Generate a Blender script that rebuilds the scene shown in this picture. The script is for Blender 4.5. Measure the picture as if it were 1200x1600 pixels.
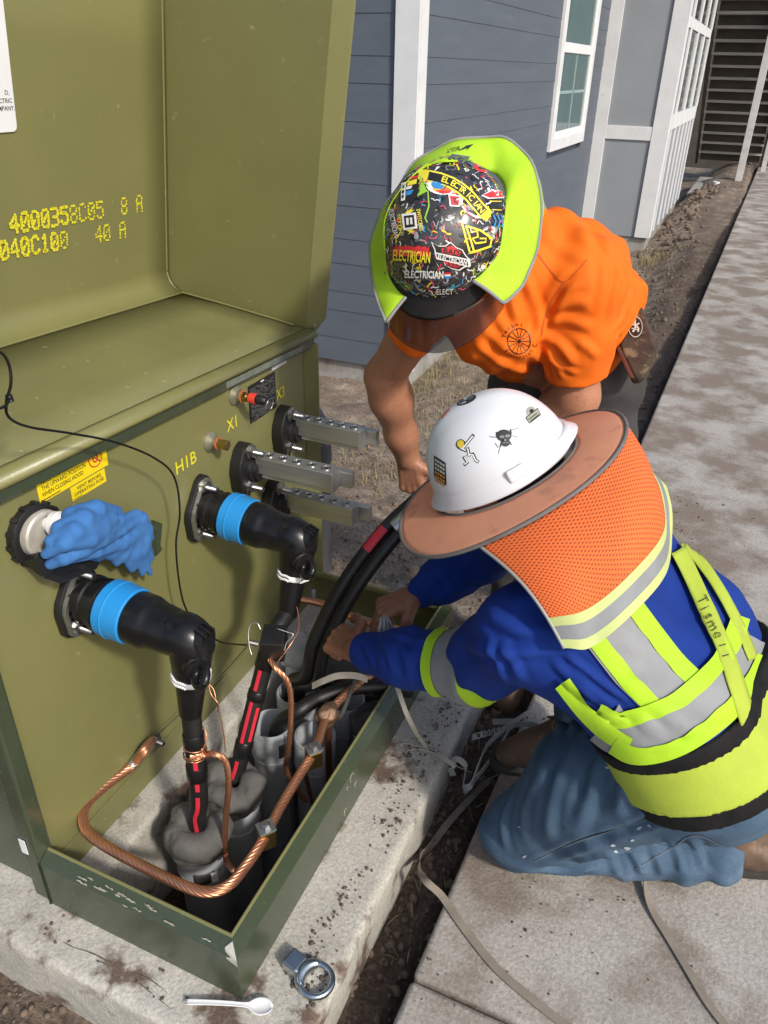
import bpy, bmesh, math, random
import numpy as np
from mathutils import Vector, Matrix
from mathutils.bvhtree import BVHTree
random.seed(7); np.random.seed(7)
for o in list(bpy.data.objects): bpy.data.objects.remove(o)
scene = bpy.context.scene
C = scene.collection
# ------------------------------------------------------------------ camera, sky, sun, exposure
FPX = 1215.0
def _n(v): return v/np.linalg.norm(v)
_D = _n(np.array([615., 682., FPX])); _U = -_n(np.array([-50., -2119., FPX]))
_D = _n(_D-_U*_D.dot(_U)); _X = np.cross(_U, _D)
if _X[0] < 0: _X = -_X
RW = np.stack([_X, _D, _U])            # rows: world axes seen from the camera (right, up, forward)
CAMP = np.array([0., 0., 1.55])
cd = bpy.data.cameras.new('camera'); cam = bpy.data.objects.new('camera', cd); C.objects.link(cam)
cd.sensor_fit = 'VERTICAL'; cd.sensor_height = 36; cd.sensor_width = 27; cd.lens = FPX/1600*36
cd.clip_start = .02; cd.clip_end = 400
m3 = Matrix([[RW[i][0], RW[i][1], -RW[i][2]] for i in range(3)])
cam.matrix_world = Matrix.Translation(Vector(CAMP)) @ m3.to_4x4()
scene.camera = cam
SUN_EL, SUN_AZ = math.radians(38), math.radians(31)      # azimuth measured from +X towards -Y
sdir = Vector((math.cos(SUN_EL)*math.cos(SUN_AZ), -math.cos(SUN_EL)*math.sin(SUN_AZ), math.sin(SUN_EL)))
w = bpy.data.worlds.new('World'); scene.world = w; w.use_nodes = True
nt = w.node_tree; nt.nodes.clear()
sky = nt.nodes.new('ShaderNodeTexSky'); sky.sky_type = 'NISHITA'; sky.sun_disc = False
sky.sun_elevation = SUN_EL; sky.sun_rotation = math.atan2(sdir.x, sdir.y)
sky.air_density = 1.0; sky.dust_density = 2.5
bg = nt.nodes.new('ShaderNodeBackground'); bg.inputs[1].default_value = .15
wo = nt.nodes.new('ShaderNodeOutputWorld')
nt.links.new(sky.outputs[0], bg.inputs[0]); nt.links.new(bg.outputs[0], wo.inputs[0])
sl = bpy.data.lights.new('sun', 'SUN'); sl.energy = 2.7; sl.angle = math.radians(5); sl.color = (1, .94, .85)
so = bpy.data.objects.new('sun', sl); C.objects.link(so); so.rotation_euler = sdir.to_track_quat('Z', 'Y').to_euler()
so.location = (3, -2, 5)
scene.view_settings.view_transform = 'Standard'; scene.view_settings.look = 'None'
scene.view_settings.exposure = 0.26; scene.view_settings.gamma = 1.0
# ------------------------------------------------------------------ picture ray helpers (points keep their own real depth)
def ray(px, py): return RW @ np.array([px-600., 800.-py, FPX])
def onz(px, py, z): r = ray(px, py); return Vector(CAMP+r*((z-CAMP[2])/r[2]))
def onx(px, py, x): r = ray(px, py); return Vector(CAMP+r*((x-CAMP[0])/r[0]))
def ony(px, py, y): r = ray(px, py); return Vector(CAMP+r*((y-CAMP[1])/r[1]))
def atd(px, py, d): return Vector(CAMP+ray(px, py)*(d/FPX))
def onplane(px, py, p, n):
    r = Vector(ray(px, py)); c = Vector(CAMP)
    return c+r*((Vector(p)-c).dot(Vector(n))/r.dot(Vector(n)))
def camvec(x, y, z): return Vector(RW @ np.array([x, y, z]))   # right, up, forward
# ------------------------------------------------------------------ materials
MATS = {}
def mat(name, c1, c2=None, sc=6., rough=.5, metal=0., bump=0., bsc=40., c3=None, t3=(.55, .65), sc3=3., spec=.5,
        coat=0., detail=6., alpha=1., trans=0., stretch=None, rvar=0., sheen=0., speck=None, wr=None):
    if name in MATS: return MATS[name]
    m = bpy.data.materials.new(name); m.use_nodes = True; MATS[name] = m
    N = m.node_tree.nodes; L = m.node_tree.links; b = N['Principled BSDF']
    b.inputs['Roughness'].default_value = rough; b.inputs['Metallic'].default_value = metal
    b.inputs['Specular IOR Level'].default_value = spec; b.inputs['Coat Weight'].default_value = coat
    b.inputs['Alpha'].default_value = alpha; b.inputs['Transmission Weight'].default_value = trans
    b.inputs['Sheen Weight'].default_value = sheen
    b.inputs['Base Color'].default_value = (*c1, 1)
    tc = N.new('ShaderNodeTexCoord'); co = tc.outputs['Object']
    if stretch:
        mp = N.new('ShaderNodeMapping'); mp.inputs['Scale'].default_value = stretch
        L.new(co, mp.inputs[0]); co = mp.outputs[0]
    def noise(s, d=detail):
        n = N.new('ShaderNodeTexNoise'); n.inputs['Scale'].default_value = s; n.inputs['Detail'].default_value = d
        n.inputs['Roughness'].default_value = .62
        L.new(co, n.inputs['Vector']); return n.outputs['Fac']
    col = None
    if c2:
        r = N.new('ShaderNodeValToRGB'); r.color_ramp.elements[0].color = (*c1, 1); r.color_ramp.elements[1].color = (*c2, 1)
        r.color_ramp.elements[0].position = .32; r.color_ramp.elements[1].position = .68
        f = noise(sc); L.new(f, r.inputs[0]); col = r.outputs[0]
        if rvar:
            mr = N.new('ShaderNodeMapRange'); mr.inputs[3].default_value = max(0, rough-rvar); mr.inputs[4].default_value = min(1, rough+rvar)
            mr.inputs[1].default_value = .3; mr.inputs[2].default_value = .7
            L.new(f, mr.inputs[0]); L.new(mr.outputs[0], b.inputs['Roughness'])
    if c3:
        r3 = N.new('ShaderNodeValToRGB'); r3.color_ramp.elements[0].position = t3[0]; r3.color_ramp.elements[1].position = t3[1]
        L.new(noise(sc3, 8), r3.inputs[0])
        mx = N.new('ShaderNodeMix'); mx.data_type = 'RGBA'; L.new(r3.outputs[0], mx.inputs[0])
        if col: L.new(col, mx.inputs[6])
        else: mx.inputs[6].default_value = (*c1, 1)
        mx.inputs[7].default_value = (*c3, 1); col = mx.outputs[2]
    if speck:
        mr = N.new('ShaderNodeMapRange'); mr.inputs[1].default_value = .35; mr.inputs[2].default_value = .65; mr.inputs[3].default_value = 1-speck[1]; mr.inputs[4].default_value = 1+speck[1]*.7
        L.new(noise(speck[0], 3), mr.inputs[0]); ms = N.new('ShaderNodeMix'); ms.data_type = 'RGBA'; ms.blend_type = 'MULTIPLY'; ms.inputs[0].default_value = 1
        if col: L.new(col, ms.inputs[6])
        else: ms.inputs[6].default_value = (*c1, 1)
        L.new(mr.outputs[0], ms.inputs[7]); col = ms.outputs[2]
    if col: L.new(col, b.inputs['Base Color'])
    if bump:
        bp = N.new('ShaderNodeBump'); bp.inputs['Strength'].default_value = 1.0; bp.inputs['Distance'].default_value = bump
        L.new(noise(bsc), bp.inputs['Height']); L.new(bp.outputs[0], b.inputs['Normal'])
        if wr:      # cloth creases
            n = N.new('ShaderNodeTexNoise'); n.noise_type = 'RIDGED_MULTIFRACTAL'; n.inputs['Scale'].default_value = wr[0]; n.inputs['Detail'].default_value = 3; n.inputs['Distortion'].default_value = .7
            w1 = N.new('ShaderNodeMapping'); w1.inputs['Scale'].default_value = wr[2] if len(wr) > 2 else (1, 1, 1); w1.inputs['Rotation'].default_value = wr[3] if len(wr) > 3 else (0, 0, 0)
            L.new(tc.outputs['Object'], w1.inputs[0]); L.new(w1.outputs[0], n.inputs['Vector'])
            b2 = N.new('ShaderNodeBump'); b2.inputs['Distance'].default_value = wr[1]; L.new(n.outputs['Fac'], b2.inputs['Height']); L.new(b2.outputs[0], bp.inputs['Normal'])
    return m
def srgb(r, g, b):
    f = lambda c: (c/255/12.92) if c <= 10 else ((c/255+.055)/1.055)**2.4
    return (f(r), f(g), f(b))
def flat(r, g, b, rough=.45, **k):
    return mat('print_%d_%d_%d' % (r, g, b), srgb(r, g, b), rough=rough, **k)
M = {}
M['olive'] = mat('olive_paint', (.190, .186, .072), (.166, .163, .062), sc=3, rough=.34, rvar=.07, bump=.0004, bsc=260, c3=(.27, .26, .13), t3=(.655, .72), sc3=34)
M['olive_dusty'] = mat('olive_paint_dusty', (.184, .181, .073), (.154, .152, .060), sc=5, rough=.42, rvar=.12, bump=.0004, bsc=260, c3=(.34, .335, .22), t3=(.64, .72), sc3=40)
M['green'] = mat('green_paint', (.040, .053, .030), (.050, .065, .038), sc=4, rough=.22, rvar=.08, bump=.0003, bsc=200, c3=(.12, .12, .085), t3=(.6, .82), sc3=60)
M['galv'] = mat('galvanised', (.45, .47, .47), (.32, .34, .35), sc=25, rough=.38, metal=.9, bump=.0003, bsc=80)
M['steel'] = mat('zinc_steel', (.55, .56, .55), (.42, .42, .4), sc=40, rough=.3, metal=1)
M['alu'] = mat('aluminium_bar', (.62, .62, .60), (.5, .5, .48), sc=18, rough=.34, metal=.85, stretch=(.2, 3, 3), bump=.0002, bsc=60)
M['rubber'] = mat('black_rubber', (.005, .005, .0055), (.010, .010, .011), sc=20, rough=.30, spec=.4, bump=.0003, bsc=120)
M['plastic'] = mat('black_plastic', (.007, .007, .008), (.014, .014, .014), sc=15, rough=.42, bump=.0004, bsc=90)
M['blue_ring'] = mat('blue_ring', (.02, .26, .62), (.018, .23, .56), sc=8, rough=.38)
M['cable'] = mat('cable_jacket', (.006, .006, .006), (.012, .012, .012), sc=30, rough=.5, bump=.0005, bsc=60)
M['red_stripe'] = mat('red_stripe', (.62, .02, .045), (.5, .02, .04), sc=40, rough=.55)
M['copper'] = mat('bare_copper', (.74, .36, .21), (.55, .25, .14), sc=14, rough=.36, metal=.9, c3=(.3, .14, .08), t3=(.6, .78), sc3=10)
M['copper_old'] = mat('dull_copper', (.3, .12, .06), (.2, .09, .05), sc=30, rough=.5, metal=.9)
M['brass'] = mat('brass', (.5, .37, .14), (.36, .26, .1), sc=25, rough=.33, metal=1)
M['pvc'] = mat('grey_pvc', (.46, .49, .52), (.37, .395, .42), sc=8, rough=.48, c3=(.2, .17, .13), t3=(.6, .75), sc3=9)
M['putty'] = mat('duct_putty', (.115, .112, .104), (.08, .078, .072), sc=14, rough=.85, bump=.003, bsc=30)
M['white'] = mat('white_plastic', (.75, .75, .74), (.68, .68, .68), sc=20, rough=.4)
M['wht_trim'] = mat('white_trim_paint', (.68, .69, .70), (.60, .61, .62), sc=5, rough=.55, bump=.0006, bsc=60, c3=(.45, .44, .42), t3=(.68, .85), sc3=6)
M['siding'] = mat('slate_siding_paint', (.100, .120, .148), (.085, .103, .130), sc=4, rough=.62, bump=.0012, bsc=35, stretch=(1, .35, 3), c3=(.15, .165, .185), t3=(.62, .85), sc3=3)
M['panel_grey'] = mat('grey_panel_paint', (.27, .29, .315), (.24, .262, .285), sc=2.5, rough=.6, bump=.0006, bsc=50)
M['concrete'] = mat('foundation_concrete', (.36, .35, .32), (.25, .235, .21), sc=5, rough=.9, bump=.004, bsc=30, c3=(.17, .135, .1), t3=(.5, .68), sc3=4)
M['label_white'] = mat('white_label', (.74, .75, .76), (.7, .71, .73), sc=10, rough=.4)
M['yellow_label'] = mat('yellow_label', (.78, .6, .01), (.72, .56, .01), sc=12, rough=.42)
M['yellow_ink'] = mat('yellow_ink', (.62, .56, .02), (.72, .66, .04), sc=60, rough=.5)
M['black_ink'] = mat('black_ink', (.015, .015, .015), rough=.5)
M['red_ink'] = mat('red_ink', (.55, .03, .04), rough=.5)
# ------------------------------------------------------------------ object helpers
ORG = {}
def world_org(o): return ORG.get(o.name, Vector((0, 0, 0)))
def tag(o, label=None, cat=None, group=None, kind=None):
    if label: o['label'] = label
    if cat: o['category'] = cat
    if group: o['group'] = group
    if kind: o['kind'] = kind
    return o
def thing(name, label, cat, loc, group=None, kind=None):
    o = bpy.data.objects.new(name, None); C.objects.link(o); o.location = loc; o.empty_display_size = .05
    ORG[o.name] = Vector(loc); return tag(o, label, cat, group, kind)
def link(name, me, m, parent=None, origin=None, smooth=None):
    """me is in world coordinates; it is shifted so that the origin sits at the parent's origin or at `origin`."""
    o = bpy.data.objects.new(name, me); C.objects.link(o)
    if origin is None and parent is not None: origin = world_org(parent)
    if origin is None:
        n = len(me.vertices); co = np.empty(n*3, 'f'); me.vertices.foreach_get('co', co); co = co.reshape(-1, 3)
        origin = Vector((float(co[:, 0].mean()), float(co[:, 1].mean()), float(co[:, 2].min())))
    origin = Vector(origin)
    me.transform(Matrix.Translation(-origin)); ORG[o.name] = origin
    if parent is not None:
        o.parent = parent; o.location = origin-world_org(parent)
    else: o.location = origin
    if m is not None and len(me.materials) == 0:
        for mm in (m if isinstance(m, (list, tuple)) else [m]): me.materials.append(mm)
    if smooth is not None:
        me.polygons.foreach_set('use_smooth', [True]*len(me.polygons))
        if smooth < 179: me.set_sharp_from_angle(angle=math.radians(smooth))
    return o
def inst(name, me, parent, loc, rot=None, scale=None):
    """shared-mesh copy placed at a world position under a parent"""
    o = bpy.data.objects.new(name, me); C.objects.link(o); o.parent = parent
    o.location = Vector(loc)-(world_org(parent) if parent else Vector((0, 0, 0))); ORG[o.name] = Vector(loc)
    if rot is not None: o.rotation_euler = rot if not isinstance(rot, Matrix) else rot.to_euler()
    if scale: o.scale = scale
    return o
class MB:
    def __init__(s): s.v = []; s.f = []; s.mi = []; s.cur = 0; s.uv = None
    def _add(s, vs, fs):
        k = len(s.v); s.v += [tuple(v) for v in vs]; s.f += [tuple(i+k for i in f) for f in fs]; s.mi += [s.cur]*len(fs); return s
    def box(s, x0, x1, y0, y1, z0, z1, T=None):
        vs = [Vector((x, y, z)) for z in (z0, z1) for y in (y0, y1) for x in (x0, x1)]
        if T is not None: vs = [T @ v for v in vs]
        return s._add(vs, [(0, 2, 3, 1), (4, 5, 7, 6), (0, 1, 5, 4), (2, 6, 7, 3), (0, 4, 6, 2), (1, 3, 7, 5)])
    def beam(s, a, b, wdt, hgt, up=(0, 0, 1)):
        a = Vector(a); b = Vector(b); d = (b-a).normalized(); u = Vector(up); x = d.cross(u).normalized(); u = x.cross(d)
        vs = [p+x*sx*wdt/2+u*su*hgt/2 for p in (a, b) for su in (-1, 1) for sx in (-1, 1)]
        return s._add(vs, [(0, 1, 3, 2), (4, 6, 7, 5), (0, 4, 5, 1), (2, 3, 7, 6), (0, 2, 6, 4), (1, 5, 7, 3)])
    def tube(s, pts, r, n=12, caps=True, lobes=0, lob=.1, twist=0., squash=None, up=None):
        pts = [Vector(p) for p in pts]; K = len(pts); rr = r if isinstance(r, (list, tuple)) else [r]*K
        t0 = (pts[1]-pts[0]).normalized(); a = Vector(up) if up else (Vector((0, 0, 1)) if abs(t0.z) < .9 else Vector((1, 0, 0)))
        u = (a-t0*a.dot(t0)).normalized(); rings = []; L = 0
        for i, p in enumerate(pts):
            t = (pts[min(i+1, K-1)]-pts[max(i-1, 0)]).normalized()
            u = (u-t*u.dot(t)).normalized(); w_ = t.cross(u)
            if i: L += (p-pts[i-1]).length
            ring = []
            for j in range(n):
                th = 2*math.pi*j/n
                q = rr[i]
                if lobes: q *= 1+lob*(abs(math.cos(lobes*.5*(th-L*twist)))-.6)
                sx, sy = squash or (1, 1)
                ring.append(p+u*math.cos(th)*q*sx+w_*math.sin(th)*q*sy)
            rings.append(ring)
        vs = [v for g in rings for v in g]; fs = []
        for i in range(K-1):
            for j in range(n):
                fs.append((i*n+j, i*n+(j+1) % n, (i+1)*n+(j+1) % n, (i+1)*n+j))
        if caps: fs.append(tuple(range(n-1, -1, -1))); fs.append(tuple((K-1)*n+j for j in range(n)))
        return s._add(vs, fs)
    def lathe(s, a, d, prof, n=24, ell=None, up=None):
        """prof: list of (distance along d, radius)"""
        a = Vector(a); d = Vector(d).normalized()
        u = Vector(up) if up else (Vector((0, 0, 1)) if abs(d.z) < .9 else Vector((1, 0, 0)))
        u = (u-d*u.dot(d)).normalized(); w_ = d.cross(u); ex, ey = ell or (1, 1); vs = []; fs = []
        for h, r in prof:
            for j in range(n):
                th = 2*math.pi*j/n; vs.append(a+d*h+u*math.cos(th)*r*ex+w_*math.sin(th)*r*ey)
        for i in range(len(prof)-1):
            for j in range(n): fs.append((i*n+j, i*n+(j+1) % n, (i+1)*n+(j+1) % n, (i+1)*n+j))
        if prof[0][1] > 1e-5: fs.append(tuple(range(n-1, -1, -1)))
        if prof[-1][1] > 1e-5: fs.append(tuple((len(prof)-1)*n+j for j in range(n)))
        return s._add(vs, fs)
    def prism(s, poly, vec):
        poly = [Vector(p) for p in poly]; n = len(poly); vec = Vector(vec)
        vs = poly+[p+vec for p in poly]
        fs = [tuple(range(n-1, -1, -1)), tuple(range(n, 2*n))]+[(i, (i+1) % n, n+(i+1) % n, n+i) for i in range(n)]
        return s._add(vs, fs)
    def grid(s, rows, close=False):
        if len(rows) < 2: print('EMPTY GRID'); return s
        R_ = len(rows); K = len(rows[0]); vs = [v for r in rows for v in r]; fs = []
        for i in range(R_-1):
            for j in range(K-(0 if close else 1)):
                fs.append((i*K+j, i*K+(j+1) % K, (i+1)*K+(j+1) % K, (i+1)*K+j))
        return s._add(vs, fs)
    def mesh(s, name):
        me = bpy.data.meshes.new(name); me.from_pydata(s.v, [], s.f); me.polygons.foreach_set('material_index', s.mi)
        me.update(); bm = bmesh.new(); bm.from_mesh(me); bmesh.ops.recalc_face_normals(bm, faces=bm.faces); bm.to_mesh(me); bm.free(); return me
    def build(s, name, m, parent=None, smooth=None, bevel=0, origin=None, solid=0, sub=0, seg=2):
        o = link(name, s.mesh(name), m, parent, origin, smooth)
        if solid: md = o.modifiers.new('solid', 'SOLIDIFY'); md.thickness = solid; md.offset = -1
        if bevel: md = o.modifiers.new('bevel', 'BEVEL'); md.width = bevel; md.segments = seg; md.limit_method = 'ANGLE'
        if sub: md = o.modifiers.new('sub', 'SUBSURF'); md.levels = sub; md.render_levels = sub
        return o
def spline(pts, n=8):
    """Catmull-Rom through the points"""
    P = [Vector(p) for p in pts]; P = [P[0]*2-P[1]]+P+[P[-1]*2-P[-2]]; out = []
    for i in range(1, len(P)-2):
        for k in range(n):
            t = k/n; a, b, c, d = P[i-1:i+3]
            out.append(.5*((2*b)+(c-a)*t+(2*a-5*b+4*c-d)*t*t+(3*b-a-3*c+d)*t**3))
    out.append(P[-2]); return out
def ribbon(mb, pts, wdt, side_fn, thick=.0012):
    """flat strap: rows across the width"""
    rows = []; K = len(pts)
    for i, p in enumerate(pts):
        t = (pts[min(i+1, K-1)]-pts[max(i-1, 0)]).normalized(); sd = Vector(side_fn(i/(K-1), t)); sd = (sd-t*sd.dot(t)).normalized(); nn = sd.cross(t).normalized()
        rows.append([p-sd*wdt/2, p+sd*wdt/2, p+sd*wdt/2+nn*thick, p-sd*wdt/2+nn*thick])
    mb.grid(rows, close=True); K4 = len(mb.v)
    mb.f += [(K4-4, K4-3, K4-2, K4-1), (K4-4*K+3, K4-4*K+2, K4-4*K+1, K4-4*K)]; mb.mi += [mb.cur]*2
_tx = {}
def text2d(s_, bold=0., sub=0.):
    """flat lettering as (verts, tris), cap height 1, centred"""
    key = (s_, bold, sub)
    if key in _tx: return _tx[key]
    cu = bpy.data.curves.new('t', 'FONT'); cu.body = s_; cu.size = 1; cu.offset = bold; cu.resolution_u = 2; cu.fill_mode = 'FRONT'
    ob = bpy.data.objects.new('t', cu); me = ob.to_mesh()
    bm = bmesh.new(); bm.from_mesh(me); ob.to_mesh_clear(); bpy.data.objects.remove(ob); bpy.data.curves.remove(cu)
    bmesh.ops.remove_doubles(bm, verts=bm.verts, dist=1e-4); bmesh.ops.triangulate(bm, faces=bm.faces)
    if sub:
        for _ in range(3):
            es = [e for e in bm.edges if e.calc_length() > sub]
            if not es: break
            bmesh.ops.subdivide_edges(bm, edges=es, cuts=1); bmesh.ops.triangulate(bm, faces=bm.faces)
    V = np.array([v.co[:2] for v in bm.verts]) if len(bm.verts) else np.zeros((0, 2)); bm.verts.index_update()
    F = [tuple(v.index for v in f.verts) for f in bm.faces]; bm.free()
    if len(V):
        V[:, 0] -= (V[:, 0].min()+V[:, 0].max())/2; V[:, 1] -= (V[:, 1].min()+V[:, 1].max())/2
        V /= .70
    _tx[key] = (V, F); return _tx[key]
def text_on(mb, s_, o, u, v, h, width=None, bold=.0):
    """lettering laid on a plane: o centre, u along, v up (unit vectors), h cap height"""
    V, F = text2d(s_, bold); u = Vector(u); v = Vector(v); sx = 1.
    if width and len(V): sx = width/((V[:, 0].max()-V[:, 0].min())*h)
    mb._add([Vector(o)+u*float(p[0])*h*sx+v*float(p[1])*h for p in V], F)
# vectorised value noise
_lat = np.random.RandomState(3).rand(64, 64, 64).astype('f4')
def vnoise(P, sc=1.):
    q = P*sc; i = np.floor(q).astype(int); f = q-i; f = f*f*(3-2*f); i &= 63; j = (i+1) & 63
    def g(a, b, c): return _lat[a, b, c]
    x0, y0, z0 = i[..., 0], i[..., 1], i[..., 2]; x1, y1, z1 = j[..., 0], j[..., 1], j[..., 2]; fx, fy, fz = f[..., 0], f[..., 1], f[..., 2]
    a = g(x0, y0, z0)*(1-fx)+g(x1, y0, z0)*fx; b = g(x0, y1, z0)*(1-fx)+g(x1, y1, z0)*fx
    c = g(x0, y0, z1)*(1-fx)+g(x1, y0, z1)*fx; d = g(x0, y1, z1)*(1-fx)+g(x1, y1, z1)*fx
    return (a*(1-fy)+b*fy)*(1-fz)+(c*(1-fy)+d*fy)*fz-.5
def fbm(P, sc, o=4):
    r = 0; a = 1.
    for k in range(o): r = r+a*vnoise(P+k*17.3, sc*2**k); a *= .5
    return r
# ------------------------------------------------------------------ implicit surface mesher (bodies, cloth, cast concrete)
class SDF:
    def __init__(s, lo, hi, h):
        s.lo = np.array(lo, 'f4'); s.h = h; s.n = np.ceil((np.array(hi)-s.lo)/h).astype(int)+1
        s.f = np.full(s.n, 1., 'f4')
    def sub(s, lo, hi, pad):
        a = np.clip(np.floor((np.array(lo)-pad-s.lo)/s.h).astype(int), 0, s.n-1); b = np.clip(np.ceil((np.array(hi)+pad-s.lo)/s.h).astype(int)+1, 1, s.n)
        b = np.maximum(b, a+1)
        ax = [s.lo[i]+s.h*np.arange(a[i], b[i], dtype='f4') for i in range(3)]
        P = np.stack(np.meshgrid(*ax, indexing='ij'), -1)
        return (slice(a[0], b[0]), slice(a[1], b[1]), slice(a[2], b[2])), P
    def smin(s, sl, d, k):
        if k <= 0: s.f[sl] = np.minimum(s.f[sl], d); return
        a = s.f[sl]; hh = np.clip(.5+.5*(a-d)/k, 0, 1); s.f[sl] = a*(1-hh)+d*hh-k*hh*(1-hh)
    def cone(s, a, b, ra, rb, k=.03):
        a = np.array(a, 'f4'); b = np.array(b, 'f4'); R = max(ra, rb)+k+.02
        sl, P = s.sub(np.minimum(a, b), np.maximum(a, b), R)
        ba = b-a; L = max(float(ba@ba), 1e-9); t = np.clip(((P-a)@ba)/L, 0, 1)
        d = np.linalg.norm(P-a-t[..., None]*ba, axis=-1)-(ra+(rb-ra)*t); s.smin(sl, d, k); return s
    def chain(s, pts, k=.03):
        for (a, ra), (b, rb) in zip(pts[:-1], pts[1:]): s.cone(a, b, ra, rb, k)
        return s
    def ell(s, c, r, k=.03, B=None):
        c = np.array(c, 'f4'); r = np.array(r, 'f4'); R = float(r.max())+k+.02
        sl, P = s.sub(c, c, R); q = P-c
        if B is not None: q = q@np.array(B, 'f4').T
        k0 = np.linalg.norm(q/r, axis=-1); k1 = np.linalg.norm(q/(r*r), axis=-1)+1e-6
        s.smin(sl, k0*(k0-1)/k1, k); return s
    def cut(s, p, n, k=0):
        """keep the side that n points away from"""
        sl, P = s.sub(s.lo, s.lo+s.h*s.n, 0); d = (P-np.array(p, 'f4'))@np.array(_n(np.array(n, 'f8')), 'f4'); s.f = np.maximum(s.f, d); return s
    def cutlocal(s, p, n, r):
        p = np.array(p, 'f4'); n = np.array(_n(np.array(n, 'f8')), 'f4'); sl, P = s.sub(p, p, r); q = P-p; d = q@n; m = (np.linalg.norm(q, axis=-1) < r) & (d > -s.h*2)
        s.f[sl] = np.where(m, np.maximum(s.f[sl], d), s.f[sl]); return s
    def warp(s, fn):
        """add fn(P) near the surface"""
        idx = np.argwhere(np.abs(s.f) < .05)
        P = s.lo+s.h*idx.astype('f4'); s.f[idx[:, 0], idx[:, 1], idx[:, 2]] += fn(P).astype('f4'); return s
    def mesh(s, name, attr=None):
        f = s.f; n = f.shape; ins = f < 0
        c = np.zeros((n[0]-1, n[1]-1, n[2]-1), 'i1')
        for dx in (0, 1):
            for dy in (0, 1):
                for dz in (0, 1): c += ins[dx:n[0]-1+dx, dy:n[1]-1+dy, dz:n[2]-1+dz]
        cells = np.argwhere((c > 0) & (c < 8)); idx = np.full(c.shape, -1, 'i4'); idx[cells[:, 0], cells[:, 1], cells[:, 2]] = np.arange(len(cells))
        acc = np.zeros((len(cells), 3)); cnt = np.zeros(len(cells))
        cor = [(a, b, d) for a in (0, 1) for b in (0, 1) for d in (0, 1)]
        for p in cor:
            for ax in range(3):
                if p[ax]: continue
                q = list(p); q[ax] = 1
                fp = f[cells[:, 0]+p[0], cells[:, 1]+p[1], cells[:, 2]+p[2]]; fq = f[cells[:, 0]+q[0], cells[:, 1]+q[1], cells[:, 2]+q[2]]
                m = (fp < 0) != (fq < 0); t = np.where(m, fp/np.where(m, fp-fq, 1), 0)
                pos = np.array(p, float)[None]+np.eye(3)[ax][None]*t[:, None]
                acc[m] += pos[m]; cnt += m
        V = s.lo+s.h*(cells+acc/cnt[:, None]); F = []
        for ax in range(3):
            u, v = (ax+1) % 3, (ax+2) % 3
            sa = [slice(None)]*3; sb = [slice(None)]*3; sa[ax] = slice(0, n[ax]-1); sb[ax] = slice(1, n[ax])
            ia, ib = ins[tuple(sa)], ins[tuple(sb)]; e = np.argwhere(ia != ib)
            ok = (e[:, u] > 0) & (e[:, v] > 0) & (e[:, u] < n[u]-1) & (e[:, v] < n[v]-1); e = e[ok]
            if not len(e): continue
            fl = ia[e[:, 0], e[:, 1], e[:, 2]]; q = []
            for du, dv in ((-1, -1), (0, -1), (0, 0), (-1, 0)):
                g = e.copy(); g[:, u] += du; g[:, v] += dv; q.append(idx[g[:, 0], g[:, 1], g[:, 2]])
            q = np.stack(q, 1); q[~fl] = q[~fl][:, ::-1]; F.append(q)
        F = np.concatenate(F); me = bpy.data.meshes.new(name)
        me.vertices.add(len(V)); me.vertices.foreach_set('co', V.astype('f4').ravel())
        me.loops.add(F.size); me.loops.foreach_set('vertex_index', F.astype('i4').ravel())
        me.polygons.add(len(F)); me.polygons.foreach_set('loop_start', np.arange(0, F.size, 4, dtype='i4')); me.polygons.foreach_set('use_smooth', np.ones(len(F), bool))
        me.update(calc_edges=True); me.validate(); return me
    def build(s, name, m, parent=None, origin=None, smooth=True, iters=2):
        me = s.mesh(name); o = link(name, me, m, parent, origin)
        if iters: md = o.modifiers.new('smooth', 'SMOOTH'); md.factor = .5; md.iterations = iters
        return o
def bvh_of(me):
    """tree in the mesh's present (world) coordinates"""
    return BVHTree.FromPolygons([v.co.copy() for v in me.vertices], [tuple(p.vertices) for p in me.polygons])

# ------------------------------------------------------------------ ground
def edge_x(y): return -.288+.0186*y
def axis(*segs):
    out = []
    for a, b, n in segs: out += list(np.linspace(a, b, n, endpoint=False))
    return np.array(out+[segs[-1][1]])
gx = axis((-90, -12, 8), (-12, -2.3, 20), (-2.3, -.1, 110), (-.1, 2.5, 14), (2.5, 12, 10), (12, 90, 8))
gy = axis((-60, -4, 8), (-4, .2, 12), (.2, 5, 200), (5, 20, 190), (20, 120, 20))
GX, GY = np.meshgrid(gx, gy, indexing='ij'); P2 = np.stack([GX, GY, GX*0], -1)
def sst(a, b, x): t = np.clip((x-a)/(b-a), 0, 1); return t*t*(3-2*t)
base = -.13-.19*sst(1.9, 3.8, GY)*(1-sst(-.9, -.35, GX)) + .17*sst(9, 16, GY)*sst(-1.2, -.5, GX)
near = sst(30, 12, np.hypot(GX, GY))
bmp = fbm(P2, 3.1, 5)*.05+fbm(P2, 19., 3)*.018
mound = .10*np.exp(-((GX+.78)/.22)**2)*sst(10.2, 11, GY)*(1-sst(15, 17, GY))*(1+2*vnoise(P2, 2.3))
Z = base+near*bmp+mound
under = sst(edge_x(GY)-.05, edge_x(GY)+.01, GX)*sst(1.45, 1.25, GX); Z = Z*(1-under)-.22*under
pit = (GX > -1.0) & (GX < -.54) & (GY > .65) & (GY < 1.82); Z = np.where(pit, -.62, Z)
pad_under = (GX > -2.2) & (GX < -.43) & (GY > .6) & (GY < 1.84) & ~pit; Z = np.where(pad_under, -.25, Z)
hs = (GX < -1.86) & (GY > 4.6) & (GX > -9) & (GY < 14); Z = np.where(hs, -.5, Z)
mb = MB(); mb.grid([[Vector((GX[i, j], GY[i, j], Z[i, j])) for j in range(len(gy))] for i in range(len(gx))])
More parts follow.
